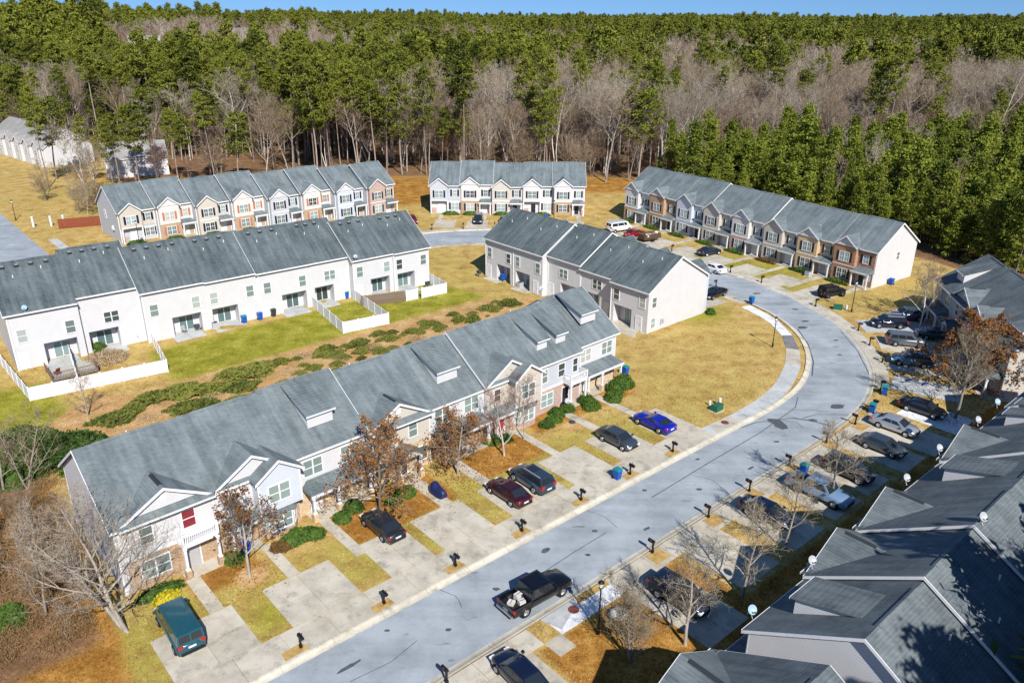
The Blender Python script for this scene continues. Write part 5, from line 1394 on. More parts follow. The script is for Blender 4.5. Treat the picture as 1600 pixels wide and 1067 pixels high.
bin_('blue bin with teal lid standing by the kerb mailbox', uvw(19.9, 1.5), UA, BINB, BINT)
bin_('blue bin with teal lid in the left garden, left of a pair', (-38.0, 105.0), R(38), BINB, BINT)
bin_('all-blue bin in the left garden, right of a pair', (-36.1, 106.2), R(38), BINB, BINB)
bin_('dark grey bin by the store door behind the garden bins', (-34.6, 107.7), R(38), BIND, BIND)
bin_('blue bin with teal lid behind the white fence with the brown patch', (-25.6, 115.7), R(38), BINB, BINT)
bin_('slate blue bin beside the one behind the brown patch', (-24.4, 116.0), R(30), BINS, BINS)
bin_('slate bin at the corner of the big fenced garden', (-46.4, 99.5), R(38), BINS, BIND)
bin_('slate bin by the white store door at far left', (-60.6, 91.4), R(38), BINS, BINS)
bin_('blue and green bin on the kerb by the pale footway', (36.6, 114.6), R(130), BINB, BINT)
bin_('blue bin with teal lid on the bend', (43.5, 83.4), R(150), BINB, BINT)
bin_('blue bin with teal lid beside the pale driveway', (40.2, 78.9), R(140), BINB, BINT)
bin_('blue bin with teal lid behind the pale blue pickup', uvw(34.2, -9.6), UA, BINB, BINT)
bin_('teal-lidded bin by the buff brick unit', (51.6, 130.8), R(-54), BINB, BINT)
bin_('blue bin beside the last white gable of the right-hand row', (62.2, 124.2), R(-54), BINB, BINB)
bin_('blue bin on the patio of the white gable row', (-1.6, 124.9), R(131), BINB, BINB)
bin_('blue bin behind the round bushes at the right end of the near row', (13.9, 88.4), UA, BINB, BINT)
bin_('blue bin under the slender brown-leaved tree', uvw(-11.6, 13.6), UA, BINB, BINB)
bin_('small blue bin before the short row', (7.1, 167.2), 0, BINB, BINB)
ACM = mat_plain('ac_grey', (0.40, 0.42, 0.42), .5)
def ac(label, xy, ang):
    t = tag(empty('air_conditioner', (xy[0], xy[1], .1), ang), label, 'air conditioner', 'air conditioner units')
    link_mesh('casing', cached('ac1', lambda: MB().box(-.42, .42, -.42, .42, .05, .85).mesh('casing', ACM)), t)
    link_mesh('fan_grille', cached('ac2', lambda: MB().lathe([(.36, .851), (.36, .875), (.2, .89)], 16).mesh('fan_grille', BIND)), t)
    link_mesh('pad', cached('ac3', lambda: MB().box(-.55, .55, -.55, .55, -.05, .05).mesh('pad', CONC)), t)
ac('grey air conditioner by the cluttered patio of the garden row', (-41.4, 102.9), R(38)); ac('grey air conditioner on the left patio of the white gable row', (1.2, 121.6), R(131)); ac('grey air conditioner beside the left-hand row gable', (-77.2, 150.6), R(28))
ac('pale air conditioner on the lawn of the buff brick unit', (50.0, 128.5), R(-54))
# patios behind the garden row and the white gable row
def brear(x, y): return (_R8[0] + x * math.cos(_a) - y * math.sin(_a), _R8[1] + x * math.sin(_a) + y * math.cos(_a))
for i, (a, c, yo, dz, fl, two) in enumerate(BU):
    paving('patio', 'concrete garden patio, number %s from the right behind the garden row' % ('one two three four five six seven eight'.split()[i]), brear(0, 0), _a, a + 1.0 + (0 if fl else 1.6), c - .6 - (2.4 if fl else 0), yo - 1.7, yo + 1.6, 2, 1, CONCG, .10)
dn = (28.18 - 12.8 * math.sin(R(131.3)), 110.27 + 12.8 * math.cos(R(131.3)))
for i, (a, yo, dz, fl, two) in enumerate(DU):
    paving('patio', 'concrete garden patio, number %s from the right behind the white gable row' % ('one two three four five'.split()[i]), dn, R(131.3), a + (0.2 if i == 0 else 2.6), a + 6.2, yo - 1.4, yo + (2.4 if i == 0 else 1.3), 2, 1, CONC, .10)

# ------------------------------------------------------------------ street lamps
def lamp(label, xy, h, z=.1):
    t = tag(empty('street_lamp', (xy[0], xy[1], z)), label, 'street lamp', 'street lamps')
    MB().tube((0, 0, 0), (0, 0, h), .07, .05, 8).tube((0, 0, 0), (0, 0, .5), .12, .11, 8).build('pole', BLACK, t)
    MB().lathe([(.09, h), (.17, h + .06), (.17, h + .10), (.06, h + .12)], 10).build('lamp_base', BLACK, t)
    MB().lathe([(.12, h + .121), (.19, h + .48), (.19, h + .5)], 8).build('lantern_glass', MAT.get('lantern') or mat_plain('lantern', (.8, .8, .76), .3), t)
    MB().lathe([(.24, h + .501), (.20, h + .56), (.07, h + .66), (.03, h + .76)], 10).build('lamp_cap', BLACK, t)
lamp('black street lamp on the dry corner lawn', (34.7, 97.5), 3.6); lamp('black street lamp by the last brick unit and the green cabinet', (50.6, 111.2), 4.2)
lamp('black street lamp at the bottom beside the bare shrub', (6.3, 44.4), 4.0); lamp('black street lamp at the far left road', (-104.2, 163.2), 3.6); lamp('black street lamp before the short row', (8.7, 165.3), 3.8); lamp('black street lamp before the first unit of the left-hand row', (-69.5, 143.3), 4.4)

# ------------------------------------------------------------------ utility cabinets
GRN = mat_plain('cabinet_green', (0.02, 0.12, 0.07), .5); CRM = mat_plain('pedestal_cream', (0.72, 0.70, 0.62), .5)
def cabinet(label, xy, a, s=1.0):
    t = tag(empty('transformer', (xy[0], xy[1], .08), a), label, 'cabinet', 'utility cabinets')
    MB().prism([(-.5 * s, 0), (.5 * s, 0), (.5 * s, .55 * s), (.2 * s, .75 * s), (-.5 * s, .75 * s)], 'x', -.62 * s, .62 * s).build('cabinet_body', GRN, t)
    MB().box(-.64 * s, .64 * s, -.52 * s, -.4 * s, .751 * s, .78 * s).build('lid', GRN, t)
    MB().box(-.75, .75, -.65, .65, -.05, .03).build('pad', CONC, t)
def pedestal(label, xy, h, r):
    t = tag(empty('cable_pedestal', (xy[0], xy[1], .08)), label, 'pedestal', 'cable pedestals')
    MB().lathe([(r, 0), (r, h * .9), (r * .8, h)], 12).build('housing', CRM, t)
    MB().lathe([(r * 1.06, 0), (r * 1.06, .1)], 12).build('base_ring', BIND, t)
cabinet('green transformer cabinet on the dry corner lawn', (22.9, 79.2), UA); pedestal('taller cream cable pedestal behind the lawn transformer', (23.5, 80.2), 1.0, .17); pedestal('shorter cream cable pedestal left of the taller one', (22.4, 80.2), .65, .14)
cabinet('green transformer cabinet by the lamp near the last brick unit', (49.0, 112.4), R(-20)); pedestal('cream cable pedestal between lamp and green cabinet', (50.2, 112.1), .8, .2)
cabinet('pale green transformer left of the short row driveways', (-20.2, 157.6), 0, .9)

# ------------------------------------------------------------------ satellite dishes
def dish(label, loc, az, el=35, mat=None, s=.31):
    t = tag(empty('satellite_dish', loc, az), label, 'satellite dish', 'satellite dishes')
    MB().tube((0, .25, -.35), (0, 0, .15), .03, .03, 6).tube((0, -.3, -.3), (0, 0, .1), .02, .02, 5).build('mast', STEEL, t)
    prof = [(.02, 0), (.5 * s, .03), (.8 * s, .075), (s, .13), (s, .15), (.8 * s, .1), (.02, .03)]
    o = MB().lathe(prof, 20).build('reflector', mat or STEEL, t, True, loc=(0, -.06, .25), rot=(R(90 - el), 0, 0))
    MB().tube((0, -s * .8, .08), (0, -.15, s * 1.1), .015, .015, 5).box(-.05, .05, -.2, -.1, s * 1.05, s * 1.25).build('feed_arm', BIND, o)
SDZ = R(20)
for (u_, v_, z_, lb, mt) in ((6.6, -21.0, 6.75, 'blue-grey satellite dish on the near roof corner of the shaded row', DISHB), (13.4, -21.1, 7.1, 'satellite dish on the eave left of the nearest shaded gable', STEEL), (20.4, -28.3, 11.2, 'satellite dish on the ridge of the shaded row', STEEL),
                             (27.6, -20.9, 7.6, 'satellite dish on the eave between shaded gables', STEEL), (34.3, -20.6, 7.6, 'second satellite dish along the shaded eave, farther up', STEEL), (41.4, -20.9, 7.9, 'satellite dish by the farthest shaded gable', STEEL), (46.0, -20.8, 8.1, 'blue-grey satellite dish near the far end of the shaded eave', DISHB)):
    dish(lb, (*uvw(u_, v_), z_), SDZ, 35, mt)
dish('grey satellite dish at the eave corner of the garden row', (*brear(13.0, -.3), 6.75), SDZ); dish('blue satellite dish at the left eave of the garden row', (*brear(56.2, -2.2), 7.6), SDZ, 35, DISHB)
dish('satellite dish on the ground before the balcony window of the near row', (*uvw(26.2, 14.7), 1.0), SDZ); dish('satellite dish beside the gable of the left-hand row', (-76.2, 148.6, 2.2), SDZ, 35, None, .6); dish('white satellite dish on the lawn by the patio clutter of the white gable row', (8.3, 112.2, .7), SDZ, 40, None, .6)
dish('white satellite dish at the ridge end of the near row', (*uvw(33.0, 26.5), 9.6), SDZ)
# ------------------------------------------------------------------ fences
def vinyl_fence(label, pts, h=1.75, closed=False):
    t = tag(empty('fence', (pts[0][0], pts[0][1], .05)), label, 'fence', 'white vinyl garden fences')
    ox, oy = pts[0]
    for (x0, y0), (x1, y1) in zip(pts[:-1], pts[1:]):
        L_ = math.dist((x0, y0), (x1, y1)); n = max(1, round(L_ / 2.4)); a = math.atan2(y1 - y0, x1 - x0); s = L_ / n
        pm = cached(('vf', round(s, 2), h), lambda: MB().box(.07, s - .07, -.02, .02, .12, h - .12).box(.065, s - .065, -.035, .035, h - .2, h - .06).box(.065, s - .065, -.035, .035, .06, .2).mesh('panel', FENCEW))
        for i in range(n):
            link_mesh('panel', pm, t, (x0 - ox + math.cos(a) * s * i, y0 - oy + math.sin(a) * s * i, 0), a)
            link_mesh('fence_post', cached(('vp', h), lambda: MB().box(-.065, .065, -.065, .065, 0, h).prism([(-.08, h + .001), (.08, h + .001), (0, h + .09)], 'x', -.08, .08).mesh('fence_post', FENCEW)), t, (x0 - ox + math.cos(a) * s * i, y0 - oy + math.sin(a) * s * i, 0), a)
    link_mesh('fence_post', cached(('vp', h), lambda: None), t, (pts[-1][0] - ox, pts[-1][1] - oy, 0), a)
vinyl_fence('white vinyl fence round the large left gardens with deck and brown bed', [(-64.5, 91.0), (-54.4, 80.2), (-42.1, 88.3), (-48.2, 98.0)])
vinyl_fence('white vinyl fence dividing the deck garden from the brown bed garden', [(-50.4, 83.4), (-56.9, 93.6)])
vinyl_fence('white vinyl fence round the garden with the brown patch', [(-31.4, 114.2), (-23.2, 101.2), (-17.5, 105.0), (-25.3, 116.6)])
vinyl_fence('short white vinyl fence at the right end of the garden row', [(-14.0, 116.0), (-10.4, 118.6), (-14.0, 124.2)])
vinyl_fence('single white fence panel beside the weathered board fence', [(-16.2, 114.6), (-14.6, 115.7)])
def board_fence(label, p0, p1, h, mat, w=.15, name='fence'):
    L_ = math.dist(p0, p1); a = math.atan2(p1[1] - p0[1], p1[0] - p0[0]); n = int(L_ / w)
    t = tag(empty(name, (p0[0], p0[1], .08), a), label, 'fence')
    ms = [cached(('bf', h, mat.name, k), lambda: MB().prism([(0, 0), (w - .012, 0), (w - .012, h - .04 + .03 * k), (w / 2, h + .03 * k), (0, h - .04 + .03 * k)], 'y', -.012, .012).mesh('plank', mat)) for k in range(3)]
    for i in range(n):
        link_mesh('plank', ms[RNG.randrange(3)], t, (i * w, RNG.uniform(-.006, .006), 0), RNG.uniform(-.02, .02))
    for z in (.4, h - .4): MB().box(0, L_, .014, .06, z, z + .09).build('rail', mat, t)
GREYW = mat_plain('weathered_board', (0.19, 0.135, 0.10), .9, var=.35, vscale=3); REDW = mat_plain('red_brown_board', (0.22, 0.055, 0.028), .8, var=.2, vscale=2)
board_fence('weathered brown board fence between two white fences', (-22.6, 112.0), (-16.3, 114.6), 1.7, GREYW)
board_fence('red-brown board fence left of the left-hand row', (-91.5, 156.3), (-84.2, 159.6), 2.0, REDW, .22)
# wooden deck
dk = tag(empty('deck', (*brear(53.2, 2.2), .1), _a), 'raised wooden deck with railing in the left fenced garden', 'deck')
DECK = mat_plain('deck_board', (0.42, 0.40, 0.34), .85, var=.2, vscale=4); DRAIL = mat_plain('deck_rail', (0.17, 0.11, 0.085), .85, var=.25, vscale=5)
for i in range(24): MB().box(-2.4, 2.6, -2.0 + i * .17, -2.0 + i * .17 + .155, .30, .34).build('deck_board', DECK, dk)
def rail(x0, y0, x1, y1):
    L_ = math.dist((x0, y0), (x1, y1)); a = math.atan2(y1 - y0, x1 - x0); b_ = MB()
    b_.box(0, L_, -.05, .05, 1.22, 1.27); b_.box(0, L_, -.03, .03, .45, .51)
    for i in range(int(L_ / .16)): b_.box(i * .16 + .03, i * .16 + .07, -.02, .02, .511, 1.219)
    for xx in (0, L_): b_.box(xx - .05, xx + .05, -.055, .055, 0, 1.3)
    b_.build('railing', DRAIL, dk, loc=(x0, y0, 0), rz=a)
rail(-2.4, 2.1, 2.6, 2.1); rail(2.6, -1.9, 2.6, 2.1); rail(-2.4, 0.6, -2.4, 2.1)
ch = tag(empty('patio_chair', (*brear(55.0, 2.8), .45), _a + .5), 'dark red plastic chair on the wooden deck', 'chair')
CHR = mat_plain('chair_red', (0.16, 0.03, 0.03), .6)
MB().box(-.28, .28, -.28, .28, .38, .44).build('seat', CHR, ch); MB().prism([(.24, .441), (.30, .441), (.40, .95), (.34, .95)], 'x', -.28, .28).build('backrest', CHR, ch)
for sx in (-.25, .21):
    for sy in (-.25, .21): MB().box(sx, sx + .05, sy, sy + .05, 0, .379).build('leg', CHR, ch)
# patio clutter
CL = [mat_plain('clutter_dark', (.05, .05, .06), .6), mat_plain('clutter_grey', (.35, .36, .38), .6), mat_plain('clutter_green', (.02, .10, .06), .6)]
def grill(label, xy, a, m_=None):
    t = tag(empty('barbecue', (xy[0], xy[1], .12), a), label, 'barbecue', 'garden barbecues')
    MB().box(-.35, .35, -.25, .25, .55, .8).build('firebox', m_ or CL[0], t); MB().prism([(-.26, .801), (.26, .801), (.2, 1.02), (-.1, 1.08), (-.24, 1.0)], 'x', -.36, .36).build('lid', m_ or CL[0], t)
    for sx in (-.3, .26):
        for sy in (-.2, .16): MB().box(sx, sx + .04, sy, sy + .04, 0, .549).build('leg', CL[1], t)
    MB().box(.37, .65, -.2, .2, .7, .73).build('side_shelf', CL[1], t)
grill('dark covered barbecue at the left corner of the white gable row', (-5.6, 127.0), R(131)); grill('barbecue with green lid in the brown bed garden', (-50.9, 97.2), R(38), CL[2]); grill('dark barbecue behind the short white fence', (-13.6, 121.0), R(38)); grill('barbecue on the cluttered patio beside the air conditioner', (-43.4, 101.6), R(30))
def chair2(label, xy, a, m_):
    t = tag(empty('patio_chair', (xy[0], xy[1], .12), a), label, 'chair', 'patio chairs')
    MB().box(-.28, .28, -.28, .28, .40, .45).build('seat', m_, t); MB().prism([(.24, .451), (.29, .451), (.40, 1.0), (.35, 1.0)], 'x', -.28, .28).build('backrest', m_, t)
    for sx in (-.27, .23):
        for sy in (-.27, .23): MB().box(sx, sx + .04, sy, sy + .04, 0, .399).build('leg', m_, t)
chair2('dark chair on the patio of the white gable row, left of two', (6.4, 113.8), .4, CL[0]); chair2('dark chair on the patio of the white gable row, right of two', (9.6, 112.9), 2.2, CL[0]); chair2('grey chair on the cluttered patio of the garden row', (-44.9, 101.0), 1.0, CL[1]); chair2('blue-grey chair beside the blue bin of the white gable row', (-.2, 123.2), 2.0, BINS); chair2('light chair in the brown bed garden', (-49.9, 97.9), 3.0, CL[1])
# white sign posts and notice at far left
for i, (x, y) in enumerate(((-97.4, 157.8), (-94.2, 158.6), (-92.0, 159.4))):
    o = tag(empty('bollard', (x, y, .05)), ('left', 'middle', 'right')[i] + ' one of three white posts by the far left road', 'post', 'white posts')
    MB().box(-.16, .16, -.16, .16, 0, 2.0).build('shaft', FENCEW, o); MB().prism([(-.2, 2.001), (.2, 2.001), (0, 2.16)], 'x', -.2, .2).build('cap', FENCEW, o)
o = tag(empty('red_shed', (-103, 217, .05), R(15)), 'red metal shed roof among the trees at left', 'shed')
REDM = mat_plain('shed_red', (0.38, 0.015, 0.015), .5)
MB().box(0, 7, 0, 4, 0, 2.4).build('wall', REDM, o); MB().slab([(-.3, -.3, 2.5), (7.3, -.3, 2.5), (7.3, 2, 3.6), (-.3, 2, 3.6)], .1).slab([(-.3, 2, 3.6), (7.3, 2, 3.6), (7.3, 4.3, 2.5), (-.3, 4.3, 2.5)], .1).build('roof', REDM, o)
MB().box(2.6, 4.2, -.05, -.002, 0, 2.1).build('door', CL[1], o)
rk_ = mat_plain('stone_pale', (0.6, 0.58, 0.54), .9, var=.2)
for (u_, v_, s, lb) in ((-24.4, 2.7, .45, 'white stone by the left edge of the van driveway'), (6.0, -11.2, .75, 'pale boulder under the bare shrub at the bottom')):
    b_ = MB(); b_.lathe([(s * .7, 0), (s, s * .35), (s * .8, s * .8), (s * .3, s * 1.05)], 9)
    b_.v = [(x * RNG.uniform(.85, 1.15), y * RNG.uniform(.7, 1.1), z) for x, y, z in b_.v]
    tag(b_.build('stone', rk_, None, True, loc=(*uvw(u_, v_), .05)), lb, 'stone')

# ------------------------------------------------------------------ drives and paths of the far rows
eo = (24.57, 168.64); ea = R(-54.2)
NUM = 'first second third fourth fifth sixth seventh eighth'.split()
for i in range(8):
    x = i * 7.17; far = -13.2 if i > 1 else -11.5
    if i not in (0,): paving('driveway', 'concrete driveway of the %s unit of the right-hand row' % NUM[i], eo, ea, x + 1.0, x + 5.2, far, -5.6, 2, 2)
    paving('footpath', 'concrete path to the door of the %s unit of the right-hand row' % NUM[i], eo, ea, x + 5.3, x + 6.3, -10.5, -1.8, 1, 4)
fo = (-18.15, 172.7); fa = R(-1.4)
for i in range(5):
    x = i * 6.75
    paving('driveway', 'concrete driveway of the %s unit of the short row' % NUM[i], fo, fa, x + 2.0, x + 6.4, -12.8, -6.6, 2, 2)
    paving('footpath', 'concrete path to the door of the %s unit of the short row' % NUM[i], fo, fa, x + (2.2 if i in (0, 3) else 4.9), x + (3.1 if i in (0, 3) else 5.8), -6.5, -1.6, 1, 3)
do = (28.18, 110.27); da = R(131.3)
for i in range(5):
    paving('driveway', 'concrete driveway of the %s unit of the white gable row' % NUM[i], do, da, i * 6.92 + .6, i * 6.92 + 5.2, -8.2 + (1.2 if i == 0 else 0), -2.6, 2, 2)
go = (-74.0, 145.9); ga = R(42.0)
for i in range(8):
    paving('driveway', 'concrete driveway of the %s unit of the left-hand row' % NUM[i], go, ga, i * 6.74 + 1.2, i * 6.74 + 5.6, -1.64 * i - 10.6, -1.64 * i - 5.2, 2, 2)
for i in range(6):
    paving('driveway', 'pale driveway of the %s gable of the far left house row' % NUM[i], (-162, 251), R(-41), i * 7 + 4.9, i * 7 + 7.4, -11, -1.2, 1, 2)
paving('footway_slab', 'grey concrete footway beside the far left road', (-88.6, 148.5), R(-48), 0, 12, -.8, .8, 6, 1, CONCG)

# ------------------------------------------------------------------ shrubs
SHRUB = mat_foliage('shrub_leaf', (0.018, 0.042, 0.010), (0.075, 0.135, 0.022), .6, 1.2)
SHRUBY = mat_foliage('shrub_yellow', (0.25, 0.22, 0.01), (0.55, 0.46, 0.03), .6, 1.2)
SHRUBR = mat_foliage('shrub_russet', (0.06, 0.045, 0.02), (0.16, 0.09, 0.03), .7, 1.2)
JUNI = mat_foliage('juniper', (0.035, 0.055, 0.012), (0.165, 0.175, 0.035), .8, .5)
def leaf_quads(C, size, asp, rng, up=0.0, nrm=None):
    """one quad per centre, random tilt"""
    n = len(C)
    a = rng.normal(size=(n, 3)); a[:, 2] += up; a /= np.linalg.norm(a, axis=1)[:, None]
    b_ = rng.normal(size=(n, 3)); b_ -= a * np.sum(a * b_, 1)[:, None]; b_ /= np.linalg.norm(b_, axis=1)[:, None]
    s = (size * rng.uniform(.6, 1.35, n))[:, None]
    p = np.stack([C - a * s - b_ * s * asp * .5, C + b_ * s * asp - a * s * .1, C + a * s + b_ * s * asp * .4, C - b_ * s * asp + a * s * .15], 1)
    return p.reshape(-1, 3), np.arange(4 * n).reshape(n, 4)
def shrub_mesh(key, rx, ry, rz, n, mat, size=.10, seed=1):
    def mk():
        rng = np.random.default_rng(seed)
        d = rng.normal(size=(n, 3)); d /= np.linalg.norm(d, axis=1)[:, None]; d[:, 2] = np.abs(d[:, 2]) * 1.15 - .15
        lump = 1 + .13 * np.sin(d[:, 0] * 5 + seed) * np.cos(d[:, 1] * 6) + rng.normal(0, .05, n)
        C = d * np.array([rx, ry, rz]) * (lump * rng.uniform(.86, 1.0, n))[:, None]; C[:, 2] = np.maximum(C[:, 2], .03)
        v, f = leaf_quads(C, size, .7, rng)
        # inner core keeps it opaque
        k = 12; cv = []; cf = []
        for a in range(6):
            th = a / 5 * math.pi / 2
            for b_ in range(k):
                ph = 2 * math.pi * b_ / k
                cv.append((rx * .84 * math.cos(th) * math.cos(ph), ry * .84 * math.cos(th) * math.sin(ph), rz * .84 * math.sin(th)))
        for a in range(5):
            for b_ in range(k): cf.append((a * k + b_, a * k + (b_ + 1) % k, (a + 1) * k + (b_ + 1) % k, (a + 1) * k + b_))
        f2 = np.array(cf) + len(v)
        return np_mesh('shrub', np.concatenate([v, np.array(cv)]), np.concatenate([f, f2]), mat)
    return cached(key, mk)
def shrub(label, xy, r=(.8, .8, .9), mat=None, z=.06, a=0.0, group='clipped shrubs', name='shrub', n=900, size=.10):
    mat = mat or SHRUB
    me = shrub_mesh(('sh', tuple(r), mat.name, n), *r, n, mat, size, int(r[0] * 100) + n)
    return tag(link_mesh(name, me, None, (xy[0], xy[1], z), a), label, name, group)
shrub('rounded green hedge below the bay window of the second unit', uvw(-7.6, 12.6), (1.7, .9, 1.0), a=UA, n=1600)
shrub('lower green hedge lobe beside the bay window hedge', uvw(-6.2, 12.2), (1.0, .8, .8)); shrub('small brownish bush left of the bay window hedge', uvw(-9.2, 12.4), (.9, .7, .7), SHRUBR)
shrub('clipped bush by the long porch, left of two', uvw(-3.3, 12.6), (.85, .75, .85)); shrub('clipped bush by the long porch, right of two', uvw(-1.7, 13.4), (.95, .8, .95))
shrub('bright yellow bush in front of the first unit', uvw(-18.4, 12.2), (1.1, .6, .7), SHRUBY, a=UA); shrub('dark green hedge behind the yellow bush', uvw(-18.6, 13.2), (1.9, .6, .8), a=UA, n=1400); shrub('green bush under the slender brown-leaved tree', uvw(-12.8, 13.4), (1.0, .7, .9))
for (u_, v_, r, lb) in ((35.8, 14.8, (1.35, 1.3, 1.45), 'largest round bush at the right end of the near row'), (34.0, 14.6, (1.15, 1.05, 1.2), 'round bush left of the largest one'), (32.9, 13.6, (.95, .9, .9), 'round bush nearest the blue coupe'), (32.0, 13.0, (1.0, 1.0, 1.05), 'big round bush by the last front path'),
                        (29.2, 14.6, (1.0, .9, 1.0), 'round bush under the balcony, rear of two'), (28.6, 13.2, (1.05, .95, 1.15), 'round bush under the balcony, front of two'), (24.6, 14.6, (.95, .8, .9), 'round bush by the brick window, left'), (26.2, 14.5, (.8, .75, .95), 'round bush by the brick window, right'), (23.4, 13.8, (1.0, .7, .6), 'low bush before the cream bay window'),
                        (22.0, 13.5, (.9, .7, .55), 'low bush beside the red-door path'), (15.2, 14.6, (.9, .8, .8), 'dark bush at the porch of the fifth unit'), (16.6, 14.0, (.8, .7, .7), 'dark bush left of the bare tree by the red door'), (3.2, 12.4, (1.0, .9, .7), 'low dark bush behind the tarp-covered motorcycle'), (1.6, 12.0, (.8, .8, .55), 'low dark bush between the brown-leaved trees')):
    shrub(lb, uvw(u_, v_), r, n=1300)
tag(MB().lathe([(.22, 0), (.34, .05), (.34, .16), (.22, .2)], 14).build('planter', CL[0], None, True, loc=(*uvw(24.6, 12.2), .08)), 'small black planter on the lawn by the brick window', 'planter')
def loc2(o, a, x, y): return (o[0] + x * math.cos(a) - y * math.sin(a), o[1] + x * math.sin(a) + y * math.cos(a))
for i in range(8):
    m_ = SHRUBR if i == 5 else SHRUB
    shrub('low clipped hedge before the %s unit of the right-hand row' % NUM[i], loc2(eo, ea, i * 7.17 + 2.0, -1.9), (2.2, .55, .75), m_, a=ea, n=1100, group='front hedges')
for i, x in enumerate((4.6, 9.0, 15.8, 24.5)):
    shrub('clipped hedge before the short row, %s from the left' % NUM[i], loc2(fo, fa, x, -1.7), (2.0, .6, .85), a=fa, n=900, group='front hedges')
for i, x in enumerate((2.0, 9.0, 16.0, 23.0, 30.0, 37.0, 44.0, 51.0)):
    shrub('clipped hedge before the %s unit of the left-hand row' % NUM[i], loc2(go, ga, i * 6.74 + 2, -1.64 * i - 1.9), (1.9, .6, .8), a=ga, n=700, group='front hedges')
shrub('small round bush at the street corner of the white gable wall', (29.3, 110.0), (.7, .7, .9)); shrub('green bush in the brown bed garden', (-53.0, 93.6), (.8, .8, .7)); shrub('green bush at the far end of the brown bed garden', (-54.2, 95.6), (1.0, .7, .8))
# bank of junipers between the rows
JL = 'low spreading juniper on the bare bank behind the near row'
jm = []
for k in range(4):
    def mkj(k=k):
        rng = np.random.default_rng(50 + k); n = 900
        ang = rng.uniform(0, 2 * math.pi, n); rr = np.sqrt(rng.uniform(0, 1, n)) * (1 + .25 * np.sin(ang * (3 + k) + k))
        C = np.stack([rr * np.cos(ang) * 1.5, rr * np.sin(ang) * 1.0, .12 + .5 * (1 - rr ** 2) * rng.uniform(.5, 1.0, n) + .1 * rng.uniform(0, 1, n)], 1)
        v, f = leaf_quads(C, .17, .45, rng, .4)
        return np_mesh('juniper', v, f, JUNI)
    jm.append(mkj())
spots = [(-12.5, 44, 1.5), (-10, 38.5, 2.0), (-8, 46, 1.4), (-5.5, 41.5, 1.6), (-4.5, 46.8, 2.0), (-1.5, 40.5, 1.3), (-1.5, 44.5, 1.9), (1.5, 47, 1.5), (2, 42, 1.4), (4.5, 45, 1.7), (6, 41, 1.1), (8, 46.5, 1.5), (9.5, 43.5, 1.3), (12, 45.2, 1.4), (12.4, 41.8, 1.0), (15, 46, 1.2), (16, 43, 1.2), (18.5, 45.2, 1.4), (20, 42.3, 1.0), (22, 46.2, 1.1), (23.5, 43.6, 1.3), (26, 45.4, 1.2), (27, 42.8, 1.0), (29.5, 46, 1.2), (31, 43.8, 1.2), (33.5, 45.4, 1.3), (36, 43.4, 1.4), (38.5, 45, 1.2), (41, 43.2, 1.5), (44, 44, 1.4), (-13.5, 40, .8), (-7, 36.5, 1.2), (-3, 37.5, 1.2), (10.5, 40.4, .9), (21, 40.4, .9), (46.5, 42.4, 1.2)]
_rj = random.Random(12)
spots = [(u_ + _rj.uniform(-1.3, 1.3), v_ + _rj.uniform(-1.2, 1.2), s * _rj.uniform(.75, 1.25)) for u_, v_, s in spots] + [(_rj.uniform(4, 47), _rj.uniform(40, 47.4), _rj.uniform(.45, .95)) for _ in range(34)]
for i, (u_, v_, s) in enumerate(spots):
    link = link_mesh('juniper', jm[i % 4], None, (*uvw(u_, v_), .2), UA + RNG.uniform(-.6, .6), scale=(s * (1.15 if u_ < 6 else .72), s * (1.0 if u_ < 6 else .7), s * (.7 if u_ < 6 else .85)))
    tag(link, JL, 'shrub', 'junipers on the bank')
BROWNG = mat_foliage('dry_brush', (0.16, 0.11, 0.06), (0.42, 0.31, 0.19), .9, .6)
def brush(label, xy, s, n=700, seed=3, mat=None):
    def mk():
        rng = np.random.default_rng(seed)
        ang = rng.uniform(0, 2 * math.pi, n); rr = np.sqrt(rng.uniform(0, 1, n))
        C = np.stack([rr * np.cos(ang), rr * np.sin(ang), rng.uniform(0, .45, n) * (1 - .6 * rr)], 1)
        v, f = leaf_quads(C, .13, .12, rng, 1.2)
        return np_mesh('dry_brush', v, f, mat or BROWNG)
    return tag(link_mesh('dry_brush', cached(('brush', seed, (mat or BROWNG).name), mk), None, (xy[0], xy[1], .1), RNG.uniform(0, 6), scale=(s, s, s * .8)), label, 'brush', 'dry brush tufts on the bank')
for i, (u_, v_, s) in enumerate(((-6, 39.2, 1.6), (-2.5, 42.6, 1.8), (3.2, 39.8, 1.8), (7.5, 43.2, 1.6), (14, 43.6, 1.5), (19, 43.4, 1.6), (25, 42, 1.6), (30, 42.2, 1.4), (35, 42, 1.3), (10.8, 47, 1.2), (-9.8, 42.0, 1.5))):
    brush('pale dry brush tuft between the junipers on the bank', uvw(u_, v_), s, seed=3 + i % 3)
brush('tangled dry bed of brown growth inside the fenced garden', (-51.4, 92.0), 2.6, 1500, 9, BROWNG)['group'] = 'garden bed'
